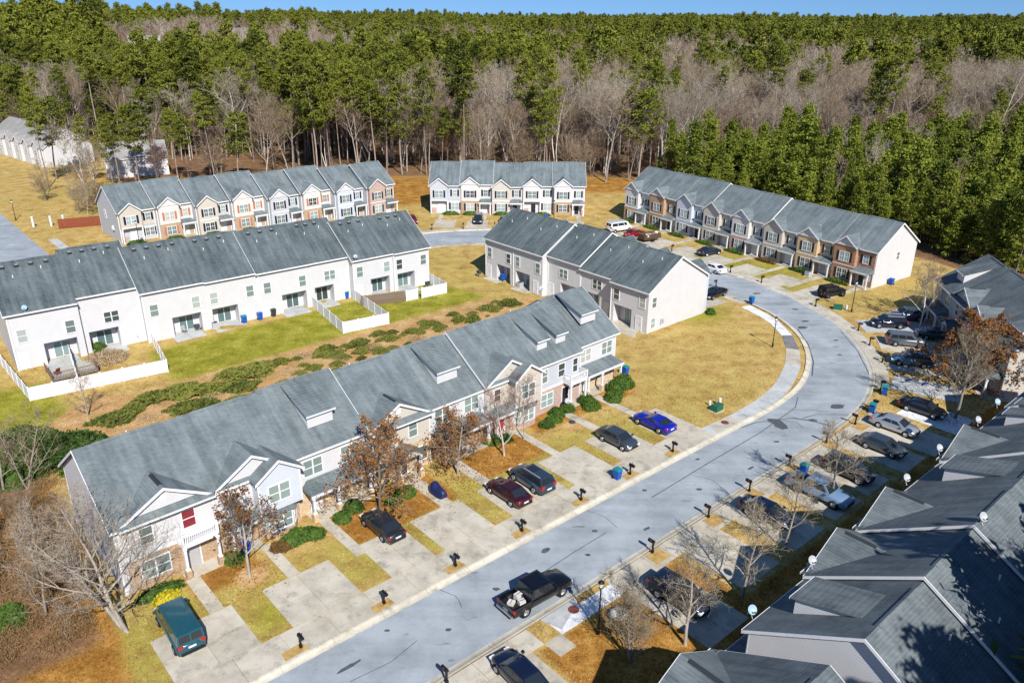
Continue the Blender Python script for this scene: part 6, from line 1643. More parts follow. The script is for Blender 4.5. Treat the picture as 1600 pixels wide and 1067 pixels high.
# ------------------------------------------------------------------ trees
PINE = mat_foliage('pine_needles', (0.014, 0.028, 0.004), (0.175, 0.190, 0.024), .75, .22)
YPINE = mat_foliage('young_pine_needles', (0.018, 0.040, 0.006), (0.185, 0.215, 0.026), .75, .25)
BROWNL = mat_foliage('brown_leaves', (0.06, 0.023, 0.008), (0.27, 0.115, 0.034), .8, .9)
REDBUD = mat_foliage('red_buds', (0.16, 0.06, 0.045), (0.32, 0.13, 0.10), .8, .9)
BARKP = mat_bark('pine_bark', (0.16, 0.12, 0.095), (0.42, 0.34, 0.28))
BARKG = mat_bark('grey_bark', (0.20, 0.17, 0.14), (0.47, 0.415, 0.355))
BARKW = mat_bark('white_bark', (0.42, 0.38, 0.33), (0.74, 0.68, 0.60))
BARKB = mat_bark('brown_bark', (0.13, 0.10, 0.075), (0.34, 0.27, 0.21))
TWIG = mat_bark('twigs_grey', (0.19, 0.135, 0.085), (0.41, 0.315, 0.22), 2.0)
TWIGW = mat_bark('twigs_pale', (0.24, 0.195, 0.145), (0.47, 0.40, 0.32), 2.0)
TWIGR = mat_bark('twigs_reddish', (0.16, 0.09, 0.065), (0.31, 0.19, 0.135), 2.0)
TWIGY = mat_bark('twigs_yellowish', (0.18, 0.148, 0.10), (0.40, 0.34, 0.245), 2.0)

def tubes(segs, n):
    """segs: array (m, 8): p0, p1, r0, r1 -> open tubes with n sides"""
    S = np.asarray(segs, dtype=float)
    a, b_, r0, r1 = S[:, 0:3], S[:, 3:6], S[:, 6], S[:, 7]
    d = b_ - a; d /= np.maximum(np.linalg.norm(d, axis=1), 1e-6)[:, None]
    q = np.where(np.abs(d[:, 2:3]) < .9, np.array([[0, 0, 1.0]]), np.array([[1.0, 0, 0]]))
    e1 = np.cross(d, q); e1 /= np.linalg.norm(e1, axis=1)[:, None]; e2 = np.cross(d, e1)
    t = 2 * np.pi * np.arange(n) / n
    ring = e1[:, None, :] * np.cos(t)[None, :, None] + e2[:, None, :] * np.sin(t)[None, :, None]
    v = np.concatenate([a[:, None] + ring * r0[:, None, None], b_[:, None] + ring * r1[:, None, None]], 1).reshape(-1, 3)
    m_ = len(S); base = (np.arange(m_) * 2 * n)[:, None]
    i = np.arange(n); j = (i + 1) % n
    f = np.stack([base + i, base + j, base + n + j, base + n + i], -1).reshape(-1, 4)
    return v, f

def limb(rng, p, d, L_, r, k, bend=.12, rise=.0, taper=.35):
    """a bent polyline; returns its points and radii"""
    P, Q = [np.array(p, dtype=float)], [r]
    d = np.array(d, dtype=float); d /= np.linalg.norm(d)
    for i in range(k):
        d = d + rng.normal(0, bend, 3) + np.array([0, 0, rise]); d /= np.linalg.norm(d)
        P.append(P[-1] + d * L_ / k); Q.append(r * (1 - (1 - taper) * (i + 1) / k))
    return P, Q, d

def bare(seed, h=20., r=.22, clear=.35, spread=.75, n1=11, n2=7, n3=6, n4=4, twig=.02, lean=(0, 0), stems=1, rise=.10, minr=.012, l1=.42):
    """leafless tree: returns (trunk mesh data, crown mesh data, twig end points)"""
    rng = np.random.default_rng(seed); big, mid, fine, ends = [], [], [], []
    def put(P, Q, dst):
        for a, b_, x, y in zip(P[:-1], P[1:], Q[:-1], Q[1:]): dst.append((*a, *b_, x, y))
    for s in range(stems):
        sd = np.array([lean[0], lean[1], 1.0]) + (rng.normal(0, .22, 3) * (1, 1, 0) if stems > 1 else 0)
        P, Q, d = limb(rng, (0, 0, -.15), sd, h * .93 * rng.uniform(.85, 1), r if stems == 1 else r * .75, 9, .055, .02, .16)
        put(P, Q, big)
        if s == 0: big.append((0, 0, -.2, *(P[0] + (P[1] - P[0]) * .12), r * 1.5, r * 1.02))
        for i in range(n1):
            t = clear + (1 - clear) * (i + rng.uniform(0, 1)) / n1 * .97
            x = t * 9; a = int(min(8, x)); p = P[a] + (P[a + 1] - P[a]) * (x - a); rr = Q[a] * .58
            ang = i * 2.4 + rng.uniform(-.5, .5); up = rng.uniform(.35, .95)
            dd = np.array([math.cos(ang) * spread, math.sin(ang) * spread, up]) + np.array([lean[0], lean[1], 0]) * .5
            L1 = h * l1 * (1.05 - .62 * (t - clear) / (1 - clear)) * rng.uniform(.75, 1.15)
            P1, Q1, d1 = limb(rng, p, dd, L1, max(rr, minr * 2), 5, .11, rise, .22); put(P1, Q1, big if rr > .05 else mid)
            for j in range(n2):
                x1 = (.18 + .82 * (j + rng.uniform(0, 1)) / n2) * 5; a1 = int(min(4, x1)); p1 = P1[a1] + (P1[a1 + 1] - P1[a1]) * (x1 - a1)
                bd = P1[a1 + 1] - P1[a1]; bd /= np.linalg.norm(bd)
                e = rng.normal(0, 1, 3); e -= bd * (e @ bd); e /= np.linalg.norm(e)
                L2 = L1 * .48 * (1.1 - .6 * x1 / 5) * rng.uniform(.7, 1.2)
                P2, Q2, _ = limb(rng, p1, bd * .75 + e * .8 + np.array([0, 0, .15]), L2, max(Q1[a1] * .5, minr * 1.4), 3, .14, rise * .8, .4); put(P2, Q2, mid)
                for k in range(n3):
                    x2 = (.2 + .8 * (k + rng.uniform(0, 1)) / n3) * 3; a2 = int(min(2, x2)); p2 = P2[a2] + (P2[a2 + 1] - P2[a2]) * (x2 - a2)
                    bd2 = P2[a2 + 1] - P2[a2]; bd2 /= np.linalg.norm(bd2)
                    e = rng.normal(0, 1, 3); e /= np.linalg.norm(e)
                    L3 = max(.35, L2 * .5 * rng.uniform(.6, 1.2))
                    P3, Q3, d3 = limb(rng, p2, bd2 * .7 + e * .75 + np.array([0, 0, .15]), L3, max(minr, twig), 2, .15, .06, .5); put(P3, Q3, fine)
                    ends += [P3[1], P3[2]]
                    for q in range(n4):
                        e = rng.normal(0, 1, 3); st = P3[1] if q % 2 else P3[2]
                        en = st + (d3 * .6 + e / np.linalg.norm(e) * .7 + np.array([0, 0, .12])) * L3 * rng.uniform(.35, .7)
                        fine.append((*st, *en, max(minr, twig) * .7, max(minr, twig) * .4)); ends.append(en)
    vb, fb = tubes(big, 7)
    vm, fm = tubes(mid, 4) if mid else (np.zeros((0, 3)), np.zeros((0, 4), int))
    vf, ff = tubes(fine, 3)
    return (vb, fb), (np.concatenate([vm, vf]), np.concatenate([fm, ff + len(vm)])), np.array(ends)

def pine(seed, h=28., crown0=.5, rmax=3.6, nb=44, tuft=5, per=11, size=.42, conical=False, r=.26):
    rng = np.random.default_rng(seed); seg = []; C = []
    P, Q, _ = limb(rng, (0, 0, -.2), (rng.normal(0, .02), rng.normal(0, .02), 1), h, r, 8, .018, .02, .18)
    for a, b_, x, y in zip(P[:-1], P[1:], Q[:-1], Q[1:]): seg.append((*a, *b_, x, y))
    for i in range(nb):
        t = crown0 + (1 - crown0) * ((i + rng.uniform(0, 1)) / nb) ** .9 * .985
        if conical: t = crown0 + round((t - crown0) * h / 1.05) * 1.05 / h + rng.normal(0, .006); t = min(t, .99)
        x = t * 8; a = int(min(7, x)); p = P[a] + (P[a + 1] - P[a]) * (x - a)
        q = (t - crown0) / (1 - crown0)
        prof = (1 - q) ** .75 * 1.05 + .10 if conical else (math.sin(math.pi * (0.18 + .80 * q)) ** .8 * .95 + .12)
        L_ = rmax * prof * rng.uniform(.62, 1.15); ang = i * 2.399 + rng.uniform(-.5, .5)
        up = rng.uniform(.0, .45) if not conical else rng.uniform(.15, .5)
        d = np.array([math.cos(ang), math.sin(ang), up]); e = p + d / np.linalg.norm(d) * L_
        seg.append((*p, *e, max(.025, Q[a] * .3), .015))
        for k in range(tuft):
            w = .35 + .68 * (k + rng.uniform(0, 1)) / tuft
            c = p + (e - p) * w + rng.normal(0, .14 + .05 * L_, 3) * (1, 1, .45)
            C.append(c + rng.normal(0, 1, (per, 3)) * np.array([.42, .42, .26]) * max(1.0, size / .42))
    top = P[-1]; C.append(top + rng.normal(0, 1, (per * 2, 3)) * np.array([.3, .3, .5]))
    C = np.concatenate(C); v, f = leaf_quads(C, size, .42, rng, .5)
    return tubes(seg, 5), (v, f)

def make_tree(name, trunk, crown, tm, cm, crown_name='crown'):
    """meshes of one kind of tree, ready to be linked many times"""
    return (np_mesh('trunk', *trunk, tm, True), np_mesh(crown_name, *crown, cm), name)
def put_tree(kind, loc, rz, s, label, cat, group=None, sz=None, extra=None):
    t = tag(empty(kind[2], loc, rz), label, cat, group)
    t.scale = (s, s, sz or s)
    a = link_mesh('trunk', kind[0], t); c = link_mesh('crown', kind[1], t)
    if extra: link_mesh('leaves', extra, t)
    return t, a, c

PINES = [make_tree('pine_tree', *pine(100 + i, (29, 27, 31, 26, 30)[i], (.56, .46, .62, .42, .66)[i], (3.6, 4.2, 3.3, 4.6, 2.9)[i], (36, 40, 30, 42, 28)[i], 6, 15, .31), BARKP, PINE) for i in range(5)]
YPINES = [make_tree('young_pine', *pine(200 + i, (16, 14, 17.5, 13)[i], (.10, .05, .2, .06)[i], (3.3, 3.4, 2.9, 3.6)[i], (54, 48, 46, 50)[i], 6, 12, .27, True, .15), BARKB, YPINE) for i in range(4)]
BARES = []
for i in range(6):
    tr_, cr_, _ = bare(300 + i, (23, 20, 25, 18, 22, 16)[i], (.22, .18, .25, .16, .2, .13)[i], (.42, .35, .38, .3, .45, .15)[i], (.62, .7, .55, .75, .6, .6)[i], 10, 6, 5, 4, .030, minr=.026, stems=(1, 1, 2, 1, 1, 3)[i])
    BARES.append(make_tree('bare_tree', tr_, cr_, (BARKG, BARKG, BARKW, BARKB, BARKW, BARKB)[i], (TWIG, TWIG, TWIGW, TWIGR, TWIGW, TWIG)[i]))
# coarser kinds for the farther woods
LPINE = [make_tree('pine_tree', *pine(400 + i, (27, 24, 29)[i], (.52, .46, .58)[i], (4.4, 4.9, 4.0)[i], 26, 4, 8, .70), BARKP, PINE) for i in range(3)]
LBARE = []
for i in range(3):
    tr_, cr_, _ = bare(500 + i, (22, 19, 24)[i], .2, .3, .7, 8, 5, 3, 1, .07, minr=.05)
    LBARE.append(make_tree('bare_tree', tr_, cr_, (BARKG, BARKB, BARKW)[i], (TWIG, TWIGR, TWIGW)[i]))

# ---- where the woods stand
YP_POLY = [(34, 201), (44, 187), (77, 143), (84, 128), (105, 116), (190, 108), (225, 190), (200, 226), (120, 228), (70, 226), (46, 218)]
FR = [(-400, 262), (-160, 262), (-118, 236), (-100, 222), (-60, 217), (-20, 216), (8, 214), (24, 207), (34, 204), (60, 232), (120, 232), (205, 230), (240, 190), (400, 150)]
def front_y(x): return np.interp(x, [p[0] for p in FR], [p[1] for p in FR])
rw_ = np.random.default_rng(77)
pts = []
def scatter(x0, x1, y0, y1, step, fn):
    xs = np.arange(x0, x1, step); ys = np.arange(y0, y1, step)
    X, Y = np.meshgrid(xs, ys); X = X + rw_.uniform(-.48, .48, X.shape) * step; Y = Y + rw_.uniform(-.48, .48, Y.shape) * step
    X, Y = X.ravel(), Y.ravel(); k = fn(X, Y); return X[k], Y[k]
def in_view(x, y, m_=1.06): return (np.abs(x) < (0.66 * y + 18) * m_)
# sight lines kept open towards the far houses
def clear_houses(x, y):
    ok = np.ones(x.shape, dtype=bool)
    for hx, hy, w, dep in ((-252, 575, 30, 235), (-289, 905, 30, 330), (-233, 915, 18, 300), (-215, 1190, 34, 420)):
        r_ = np.hypot(hx, hy); t_ = (x * hx + y * hy) / r_; dd = np.abs(x * hy - y * hx) / r_
        ok &= ~((dd < w * .66) & (t_ > r_ - dep) & (t_ < r_ + 14))
    for (hx, hy, rad) in ((-140, 236, 30), (-97, 214, 19), (-78, 222, 10)):
        ok &= np.hypot(x - hx, y - hy) > rad
    return ok
# kind: 0 tall pine, 1 bare, 2 young pine
def kind_of(x, y):
    pn = vnoise(x, y, 26, 61); pb = vnoise(x, y, 70, 63)
    w = np.where(x < 14, .52, .30); w = np.where((x > 14) & (y > 330), .42, w); w = np.where(x < -110, .60, w)
    pc = vnoise(x, y, 130, 67); w = np.where(y > 430, .06 + .82 * sstep(.30, .70, pb * .5 + pc * .5), w)
    return np.where(pn * .62 + rw_.uniform(0, 1, x.shape) * .38 < w * .98, 0, 1)
x, y = scatter(-330, 330, 200, 345, 5.0, lambda X, Y: (Y > front_y(X)) & in_view(X, Y) & clear_houses(X, Y) & (poly_sd(X, Y, YP_POLY) < 0))
kd = kind_of(x, y)
front = (y < front_y(x) + 13) & (x < 40) & (rw_.uniform(0, 1, len(x)) < .42); kd = np.where(front, 1, kd)
NEARW = [(a, b_, k) for a, b_, k in zip(x, y, kd)]
x, y = scatter(30, 232, 105, 232, 4.4, lambda X, Y: (poly_sd(X, Y, YP_POLY) > 0) & in_view(X, Y, 1.12))
NEARW += [(a, b_, 2 if rw_.uniform() > .06 else 1) for a, b_ in zip(x, y)]
for a, b_, k in ((-92, 176, 1), (-88, 183, 1), (-97, 184, 1), (-84, 190, 1), (-91, 193, 0), (-80, 197, 1), (-101, 190, 1), (-95, 200, 0), (-86, 204, 0), (-76, 206, 1), (-106, 197, 0), (-110, 203, 1), (-94, 169, 1), (-90, 165, 1), (-70, 203, 0), (-64, 206, 1), (-99, 196, 0), (-89, 199, 0), (-82, 201, 0), (-104, 188, 1), (-98, 178, 1), (-93, 187, 0), (-87, 194, 1), (-115, 196, 0), (-112, 190, 1), (-108, 182, 1), (-75, 200, 0), (-119, 207, 0), (-101, 204, 1), (-79, 208, 0)):
    NEARW.append((a, b_, k))
NEARW.sort(key=lambda q: q[1] + .12 * abs(q[0]))
cnt = [0, 0, 0]; far_pts = []
LAB = ['tall green pine in the woods behind the townhouses', 'leafless grey tree in the woods behind the townhouses', 'young dense pine in the thicket behind the right-hand row']
GRP = ['tall pines of the woods', 'leafless trees of the woods', 'young pine thicket']
for a, b_, k in NEARW:
    if cnt[k] < 296:
        cnt[k] += 1
        V__ = (PINES, BARES, YPINES)[k]; i = RNG.randrange(len(V__) - (1 if k == 1 and RNG.random() < .6 else 0))
        s = RNG.uniform(.72, 1.1) * (1.0 if k != 1 else RNG.uniform(.75, 1.1)) * (RNG.uniform(.66, 1.16) if k == 2 else 1)
        if b_ < 206 and a < -60: s *= .72
        if k == 1 and a > 40 and poly_sd(np.array([a]), np.array([b_]), YP_POLY)[0] > 0: s *= .8
        sz = s * RNG.uniform(.8, 1.16)
        o_ = put_tree(V__[i], (a, b_, float(terrain(a, b_)) - .1), RNG.uniform(0, 6.28), s * RNG.uniform(.78, 1.28), LAB[k], 'tree', GRP[k], sz)
        o_[0].rotation_euler = (RNG.gauss(0, .03), RNG.gauss(0, .03), o_[0].rotation_euler[2])
    else:
        far_pts.append((a, b_, k))
# undergrowth: brown saplings along the wood edge
# farther woods
def ring(r0, r1, step):
    x, y = scatter(-r1 * .75, r1 * .75, r0 * .7, r1, step, lambda X, Y: (np.hypot(X, Y) > r0) & (np.hypot(X, Y) <= r1) & in_view(X, Y, 1.03) & clear_houses(X, Y) & (Y > 344))
    k = kind_of(x, y); return [(a, b_, c + 10) for a, b_, c in zip(x, y, k)]
FARP = ring(344, 620, 7.2) + ring(620, 1100, 9.0) + ring(1100, 1900, 12.0) + ring(1900, 3200, 18.0)
# one real tree of each coarse kind, the rest of the woods as one mass
SRC = []
for k, (kk, xy) in enumerate(zip(LPINE + LBARE, ((-60, 352), (30, 350), (-150, 356), (70, 352), (-20, 354), (110, 356)))):
    _, a, c = put_tree(kk, (*xy, float(terrain(*xy)) - .1), k * 1.0, 1.0, 'tall green pine in the woods behind the townhouses' if k < 3 else 'leafless grey tree in the woods behind the townhouses', 'tree', GRP[0] if k < 3 else GRP[1])
    SRC.append((a, c))
def src_near(kinds, spots, lab, grp):
    out = []
    for kk, xy in zip(kinds, spots):
        _, a, c = put_tree(kk, (*xy, float(terrain(*xy)) - .1), .5, 1.0, lab, 'tree', grp); out.append((a, c))
    return out
SRCN = src_near(PINES[:2], ((-35, 262), (-52, 270)), LAB[0], GRP[0]) + src_near(BARES[:2] + BARES[4:5], ((12, 262), (60, 262), (100, 266)), LAB[1], GRP[1]) + src_near(YPINES[:2], ((112, 170), (120, 176)), LAB[2], GRP[2])
ALL = [(a, b_, ({0: (6, 7), 1: (8, 9, 10), 2: (11, 12)}[k] if k < 10 else ((0, 1, 2) if k == 10 else (3, 4, 5)))) for a, b_, k in far_pts + FARP]
pv = np.array([(a, b_, 0.0) for a, b_, _ in ALL]); pv[:, 2] = terrain(pv[:, 0], pv[:, 1]) - .1
fme = bpy.data.meshes.new('far_woods'); fme.vertices.add(len(pv)); fme.vertices.foreach_set('co', pv.astype(np.float32).ravel())
at_ = fme.attributes.new('variant', 'INT', 'POINT'); at_.data.foreach_set('value', np.array([RNG.choice(c) for _, _, c in ALL], dtype=np.int32))
at_ = fme.attributes.new('turn', 'FLOAT', 'POINT'); at_.data.foreach_set('value', rw_.uniform(0, 6.28, len(pv)).astype(np.float32))
rr_ = np.hypot(pv[:, 0], pv[:, 1])
sc_ = (.55 + .68 * rw_.beta(1.7, 1.6, len(pv)) + .12 * (vnoise(pv[:, 0], pv[:, 1], 90, 71) - .5)) * (1 + .12 * sstep(700, 2200, rr_)) 
at_ = fme.attributes.new('size', 'FLOAT', 'POINT'); at_.data.foreach_set('value', sc_.astype(np.float32))
fw = tag(link_mesh('far_woods', fme), 'mixed pine and leafless woods stretching to the horizon', 'woods', kind='stuff')
ng = bpy.data.node_groups.new('far_woods', 'GeometryNodeTree')
ng.interface.new_socket('Geometry', in_out='INPUT', socket_type='NodeSocketGeometry'); ng.interface.new_socket('Geometry', in_out='OUTPUT', socket_type='NodeSocketGeometry')
gi, go_ = ng.nodes.new('NodeGroupInput'), ng.nodes.new('NodeGroupOutput'); jn = ng.nodes.new('GeometryNodeJoinGeometry')
def named(nm, tp):
    q = ng.nodes.new('GeometryNodeInputNamedAttribute'); q.data_type = tp; q.inputs['Name'].default_value = nm
    return q.outputs[0]
va, tu, si = named('variant', 'INT'), named('turn', 'FLOAT'), named('size', 'FLOAT')
cx = ng.nodes.new('ShaderNodeCombineXYZ'); ng.links.new(tu, cx.inputs[2])
for i, (a, c) in enumerate(SRC + SRCN):
    cp = ng.nodes.new('FunctionNodeCompare'); cp.data_type = 'INT'; cp.operation = 'EQUAL'
    ng.links.new(va, cp.inputs[2]); cp.inputs[3].default_value = i
    jj = ng.nodes.new('GeometryNodeJoinGeometry')
    for o in (a, c):
        oi = ng.nodes.new('GeometryNodeObjectInfo'); oi.transform_space = 'ORIGINAL'; oi.inputs['Object'].default_value = o
        oi.inputs['As Instance'].default_value = False
        ng.links.new(oi.outputs['Geometry'], jj.inputs[0])
    ip = ng.nodes.new('GeometryNodeInstanceOnPoints')
    ng.links.new(gi.outputs[0], ip.inputs['Points']); ng.links.new(cp.outputs[0], ip.inputs['Selection']); ng.links.new(jj.outputs[0], ip.inputs['Instance'])
    ng.links.new(cx.outputs[0], ip.inputs['Rotation']); ng.links.new(si, ip.inputs['Scale'])
    ng.links.new(ip.outputs[0], jn.inputs[0])
ng.links.new(jn.outputs[0], go_.inputs[0])
fw.modifiers.new('woods', 'NODES').node_group = ng
print('trees', cnt, len(ALL))

# ------------------------------------------------------------------ single trees near the houses
def near_tree(label, xy, seed, h, tm, cm, rz=0.0, leaves=None, nleaf=0, lsize=.09, name='bare_tree', **kw):
    tr_, cr_, en = bare(seed, h, **kw)
    ex = None
    if leaves:
        rng = np.random.default_rng(seed); C = en[rng.integers(0, len(en), nleaf)] + rng.normal(0, .10, (nleaf, 3))
        v, f = leaf_quads(C, lsize, .6, rng); ex = np_mesh('leaves', v, f, leaves)
    kind = make_tree(name, tr_, cr_, tm, cm)
    return put_tree(kind, (*xy, .05), rz, 1.0, label, 'tree', None, None, ex)
near_tree('big pale leafless tree leaning over the left end of the near row', (-27.3, 44.3), 601, 11.4, BARKG, TWIGW, 0.0, r=.24, clear=.16, spread=.95, n1=16, n2=8, n3=6, n4=3, twig=.013, lean=(-.62, .26), minr=.010, stems=2, l1=.52)
near_tree('slender tree with few brown leaves by the second front path', (-20.4, 50.3), 602, 8.6, BARKG, TWIGY, .4, BROWNL, 1500, .10, 'oak_tree', r=.14, clear=.30, spread=.85, n1=13, n2=7, n3=4, n4=2, twig=.014, minr=.012, rise=.03)
near_tree('largest brown-leaved tree, above the charcoal sedan', (-11.6, 59.4), 603, 9.8, BARKB, TWIGY, 1.2, BROWNL, 3800, .105, 'oak_tree', r=.17, clear=.12, spread=1.0, n1=20, n2=8, n3=5, n4=2, twig=.014, minr=.012, rise=-.02, l1=.48)
near_tree('brown-leaved tree behind the tarp-covered motorcycle', (-5.1, 65.4), 604, 7.8, BARKG, TWIGY, 2.0, BROWNL, 3000, .10, 'oak_tree', r=.13, clear=.16, spread=1.1, n1=17, n2=8, n3=5, n4=2, twig=.014, minr=.012, rise=-.02, l1=.42)
near_tree('pale budding tree before the red door', (-.7, 69.0), 605, 8.2, BARKW, TWIGR, .3, REDBUD, 500, .05, r=.12, clear=.2, spread=.6, n1=10, n2=7, n3=5, n4=3, twig=.012, minr=.011)
near_tree('thin budding tree right of the pale one', (1.3, 72.2), 606, 7.4, BARKG, TWIGR, 1.3, REDBUD, 300, .05, r=.08, clear=.3, spread=.5, n1=8, n2=6, n3=5, n4=3, twig=.011, minr=.010)
# shaded side of the street
near_tree('bushy many-stemmed leafless shrub tree at the bottom', (8.3, 41.6), 611, 6.8, BARKG, TWIGY, .5, r=.08, clear=.1, spread=.55, n1=8, n2=6, n3=5, n4=2, twig=.011, minr=.010, stems=6)
near_tree('spreading leafless tree above the bottom roof corner', (12.3, 43.4), 612, 8.4, BARKG, TWIGY, .9, r=.15, clear=.22, spread=1.0, n1=13, n2=8, n3=6, n4=3, twig=.013, minr=.012)
near_tree('leafless tree in front of the dark SUV', (17.6, 48.2), 613, 8.2, BARKG, TWIGY, 2.2, r=.13, clear=.25, spread=.8, n1=12, n2=8, n3=6, n4=3, twig=.013, minr=.012)
near_tree('leafless tree beside the dark blue sedan', (22.6, 54.0), 614, 8.6, BARKG, TWIGY, 3.3, r=.13, clear=.3, spread=.75, n1=11, n2=8, n3=6, n4=3, twig=.013, minr=.012)
near_tree('wide yellowish leafless tree between pickup and dark SUV', (29.2, 61.4), 615, 8.6, BARKG, TWIGY, 4.0, r=.14, clear=.28, spread=1.15, n1=13, n2=8, n3=6, n4=3, twig=.013, minr=.012, rise=.05)
near_tree('tall leafless tree in front of the brown-leaved oak at right', (48.8, 77.6), 616, 12.0, BARKG, TWIGY, 1.0, r=.19, clear=.22, spread=.85, n1=15, n2=8, n3=6, n4=3, twig=.015, minr=.013)
near_tree('broad brown-leaved tree at the right edge', (53.2, 84.6), 617, 10.8, BARKB, TWIGY, 2.0, BROWNL, 8500, .14, 'oak_tree', r=.2, clear=.15, spread=1.2, n1=18, n2=8, n3=5, n4=2, twig=.014, minr=.012, rise=-.02, l1=.58)
near_tree('pale leafless tree behind the cars on the bend', (57.6, 104.6), 618, 9.5, BARKW, TWIGY, .2, r=.13, clear=.18, spread=.6, n1=12, n2=7, n3=6, n4=3, twig=.016, minr=.014)
near_tree('second pale leafless tree near the slate-blue row', (60.8, 108.6), 619, 9.5, BARKG, TWIG, 1.6, r=.12, clear=.2, spread=.75, n1=12, n2=7, n3=6, n4=3, twig=.016, minr=.014)
# fallen leaves under the brown-leaved trees
rl = np.random.default_rng(21); CL_ = []
for (x, y, r_, n_) in ((-11.6, 59.4, 4.5, 900), (-5.1, 65.4, 4.2, 800), (-20.4, 50.3, 3.0, 350), (-.7, 69.0, 3.2, 250), (53.2, 84.6, 6.0, 900), (48.8, 77.6, 4.5, 400), (-33.5, 46.5, 7.0, 900)):
    CL_.append(np.stack([x + rl.normal(0, r_ * .5, n_), y + rl.normal(0, r_ * .5, n_), np.full(n_, .145)], 1))
v, f = leaf_quads(np.concatenate(CL_), .07, .7, rl, 0.0)
tag(link_mesh('fallen_leaves', np_mesh('fallen_leaves', v, f, BROWNL)), 'brown fallen leaves scattered under the trees', 'leaves', kind='stuff')
# wooded strip at the left edge
LW = [(-44.6, 62.4, 9.5, 'pale leafless tree before the evergreen shrubs'), (-46.6, 62.0, 8, 'thinner leafless tree left of the pale one'), (-40.5, 56.0, 6, 'twiggy tree halfway along the left edge'), (-37.8, 54.0, 5.5, 'brownish sapling near the shaded end wall'), (-42.5, 54.5, 7, 'leafless tree at the extreme left edge'), (-36.8, 50.0, 6.5, 'twiggy grey tree left of the leaning giant'), (-33.4, 56.6, 5, 'low sapling against the rear end wall'), (-39.4, 49.0, 7, 'leafless tree at the left edge below the middle'), (-34.0, 46.0, 7, 'grey leafless tree left of the big leaning one'), (-46.0, 76.5, 5.5, 'small leafless tree in front of the white fence')]
for i, (x, y, h, lb) in enumerate(LW):
    near_tree(lb, (x, y), 630 + i, h, BARKG, TWIG, i * 1.1, r=.07 + .006 * h, clear=.15, spread=.8, n1=11, n2=6, n3=5, n4=2, twig=.011, minr=.010, stems=2 if i in (0, 3) else 1)
for i, (x, y, s, lb) in enumerate(((-44.2, 68.6, 3.9, 'large spreading evergreen shrub below the white fence corner'), (-49.6, 69.6, 3.6, 'dark evergreen shrub left of the large one'), (-41.2, 66.6, 2.6, 'lower evergreen shrub nearest the near row roof'), (-36.6, 45.2, 1.7, 'dark evergreen bush at the left picture edge'), (-46.5, 64.6, 2.8, 'evergreen shrub in front of the large one'))):
    link = link_mesh('evergreen_shrub', shrub_mesh(('ev', i), s, s * .9, s * .5, 4200, JUNIG if 'JUNIG' in globals() else mat_foliage('evergreen_sprays', (0.018, 0.040, 0.010), (0.075, 0.125, 0.024), .75, .6), .17, 90 + i), None, (x, y, .1), i)
    JUNIG = MAT['evergreen_sprays']; tag(link, lb, 'shrub')
# tangled undergrowth of the left strip: one uncountable mass
BB = mat_foliage('brown_brush', (0.055, 0.034, 0.016), (0.27, 0.165, 0.078), .9, .6)
rb = np.random.default_rng(5); CC = []
for i in range(260):
    u_, v_ = rb.uniform(-33, -21.4), rb.uniform(12, 39)
    if v_ < 17 and u_ > -23.6: continue
    if u_ > -24 and rb.uniform() < .3: continue
    x, y = uvw(u_, v_); s_ = rb.uniform(.7, 1.7); n_ = 260
    ang = rb.uniform(0, 2 * math.pi, n_); rr = np.sqrt(rb.uniform(0, 1, n_))
    CC.append(np.stack([x + s_ * rr * np.cos(ang), y + s_ * rr * np.sin(ang), .1 + s_ * rb.uniform(0, .55, n_) * (1 - .5 * rr)], 1))
v, f = leaf_quads(np.concatenate(CC), .16, .10, rb, 1.0)
tag(link_mesh('undergrowth', np_mesh('undergrowth', v, f, BB)), 'tangle of dry brown undergrowth along the left edge', 'undergrowth', kind='stuff')
for i, (u_, v_, h) in enumerate(((-8, -48, 24), (-2, -47, 25), (4, -49, 26), (10, -47.5, 25), (16, -49, 26), (22, -48, 25), (28, -49, 26), (34, -48, 25), (1, -53, 28), (13, -54, 28), (25, -54, 28))):
    put_tree(PINES[i % 5], (*uvw(u_, v_), 0), i * 1.3, h / 29 * 1.45, 'tall pine behind the shaded row, beyond the lower right edge', 'tree', 'tall pines behind the shaded row', h / 29)
# pines behind the shaded row throw their shade over its roofs (outside the picture)
for i, (u_, v_, h) in enumerate(((5, -41.5, 16), (9, -40.5, 18), (13.5, -39, 17), (18, -40.5, 18), (22.5, -39.5, 17), (27.5, -40.5, 18), (33, -40, 17), (38, -41, 18), (43, -40, 17), (8, -46, 21), (15, -46, 21), (22, -46, 21), (30, -46, 21))):
    kk = YPINES[i % 4] if i % 3 else BARES[i % 3]
    x, y = uvw(u_, v_)
    put_tree(kk, (x, y, 0), i, h / (10.5 if i % 3 else 20), 'tree behind the shaded row, beyond the lower right edge', 'tree', 'trees behind the shaded row', h / (15 if i % 3 else 22))
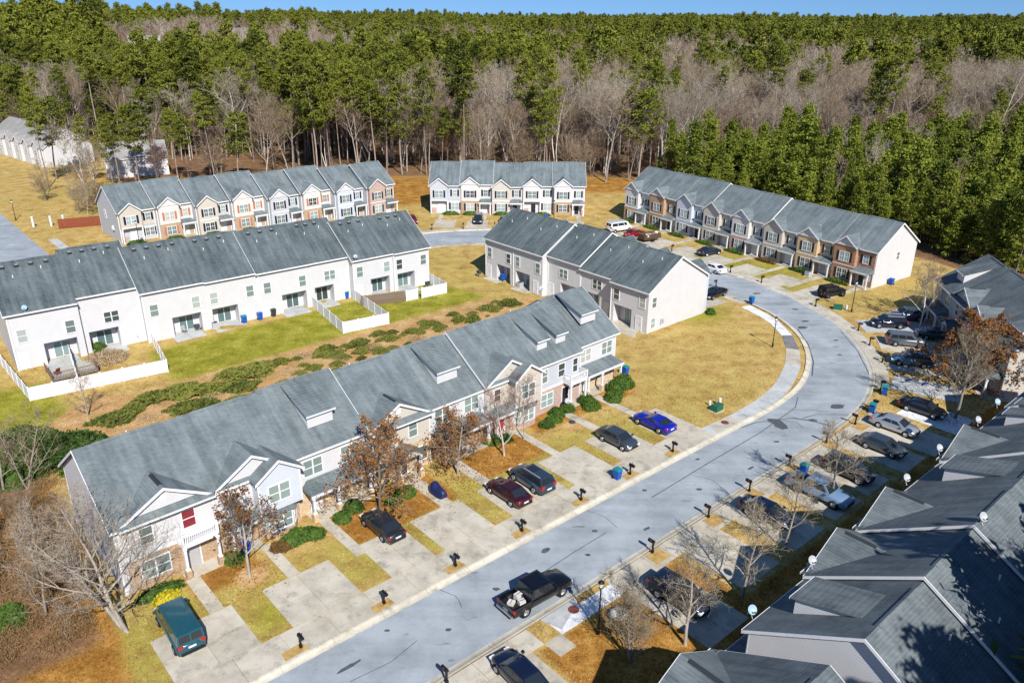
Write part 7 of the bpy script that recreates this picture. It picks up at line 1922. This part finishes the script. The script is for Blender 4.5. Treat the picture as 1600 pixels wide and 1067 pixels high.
# ------------------------------------------------------------------ rough turf: short tufts over the lawns, one uncountable mass
rg = np.random.default_rng(3)
def inside_exc(x, y):
    bad = np.zeros(x.shape, dtype=bool)
    for (o, a, x0, x1, y0, y1) in EXC:
        lx = (x - o[0]) * math.cos(a) + (y - o[1]) * math.sin(a); ly = -(x - o[0]) * math.sin(a) + (y - o[1]) * math.cos(a)
        bad |= (lx > x0 - .02) & (lx < x1 + .02) & (ly > y0 - .02) & (ly < y1 + .02)
    for p in EXP: bad |= poly_sd(x, y, p) > -.02
    return bad
px_, py_ = [], []
for (n_, ylo, yhi) in ((190000, 30, 90), (110000, 90, 180)):
    yy = rg.uniform(ylo, yhi, n_); xx = rg.uniform(-1, 1, n_) * (0.66 * yy + 22); px_.append(xx); py_.append(yy)
x = np.concatenate(px_); y = np.concatenate(py_)
k = (poly_sd(x, y, ROADPOLY) < -.58) & (poly_sd(x, y, LEFT_ROAD) < 0)
x, y = x[k], y[k]; k = ~inside_exc(x, y); x, y = x[k], y[k]
ii = np.clip(np.searchsorted(GX, x) - 1, 0, nx_ - 2); jj = np.clip(np.searchsorted(GY, y) - 1, 0, ny_ - 2)
fx_ = (x - GX[ii]) / (GX[ii + 1] - GX[ii]); fy_ = (y - GY[jj]) / (GY[jj + 1] - GY[jj])
zz = (gz[jj, ii] * (1 - fx_) + gz[jj, ii + 1] * fx_) * (1 - fy_) + (gz[jj + 1, ii] * (1 - fx_) + gz[jj + 1, ii + 1] * fx_) * fy_
k = (zz > .0); x, y, zz, ii, jj = x[k], y[k], zz[k], ii[k], jj[k]
C = np.stack([x, y, zz + .02], 1)
v, f = leaf_quads(C, .085, .55, rg, 1.0)
gm = np_mesh('grass', v, f, GROUND)
cc = col.reshape(ny_, nx_, 4)[jj, ii]
cc = np.clip(cc + rg.normal(0, .10, (len(cc), 1)), 0, 1)
ca = gm.color_attributes.new('mix', 'FLOAT_COLOR', 'POINT'); ca.data.foreach_set('color', np.repeat(cc, 4, axis=0).astype(np.float32).ravel())
tag(link_mesh('grass', gm), 'short dormant turf tufts over the lawns', 'grass', kind='stuff')
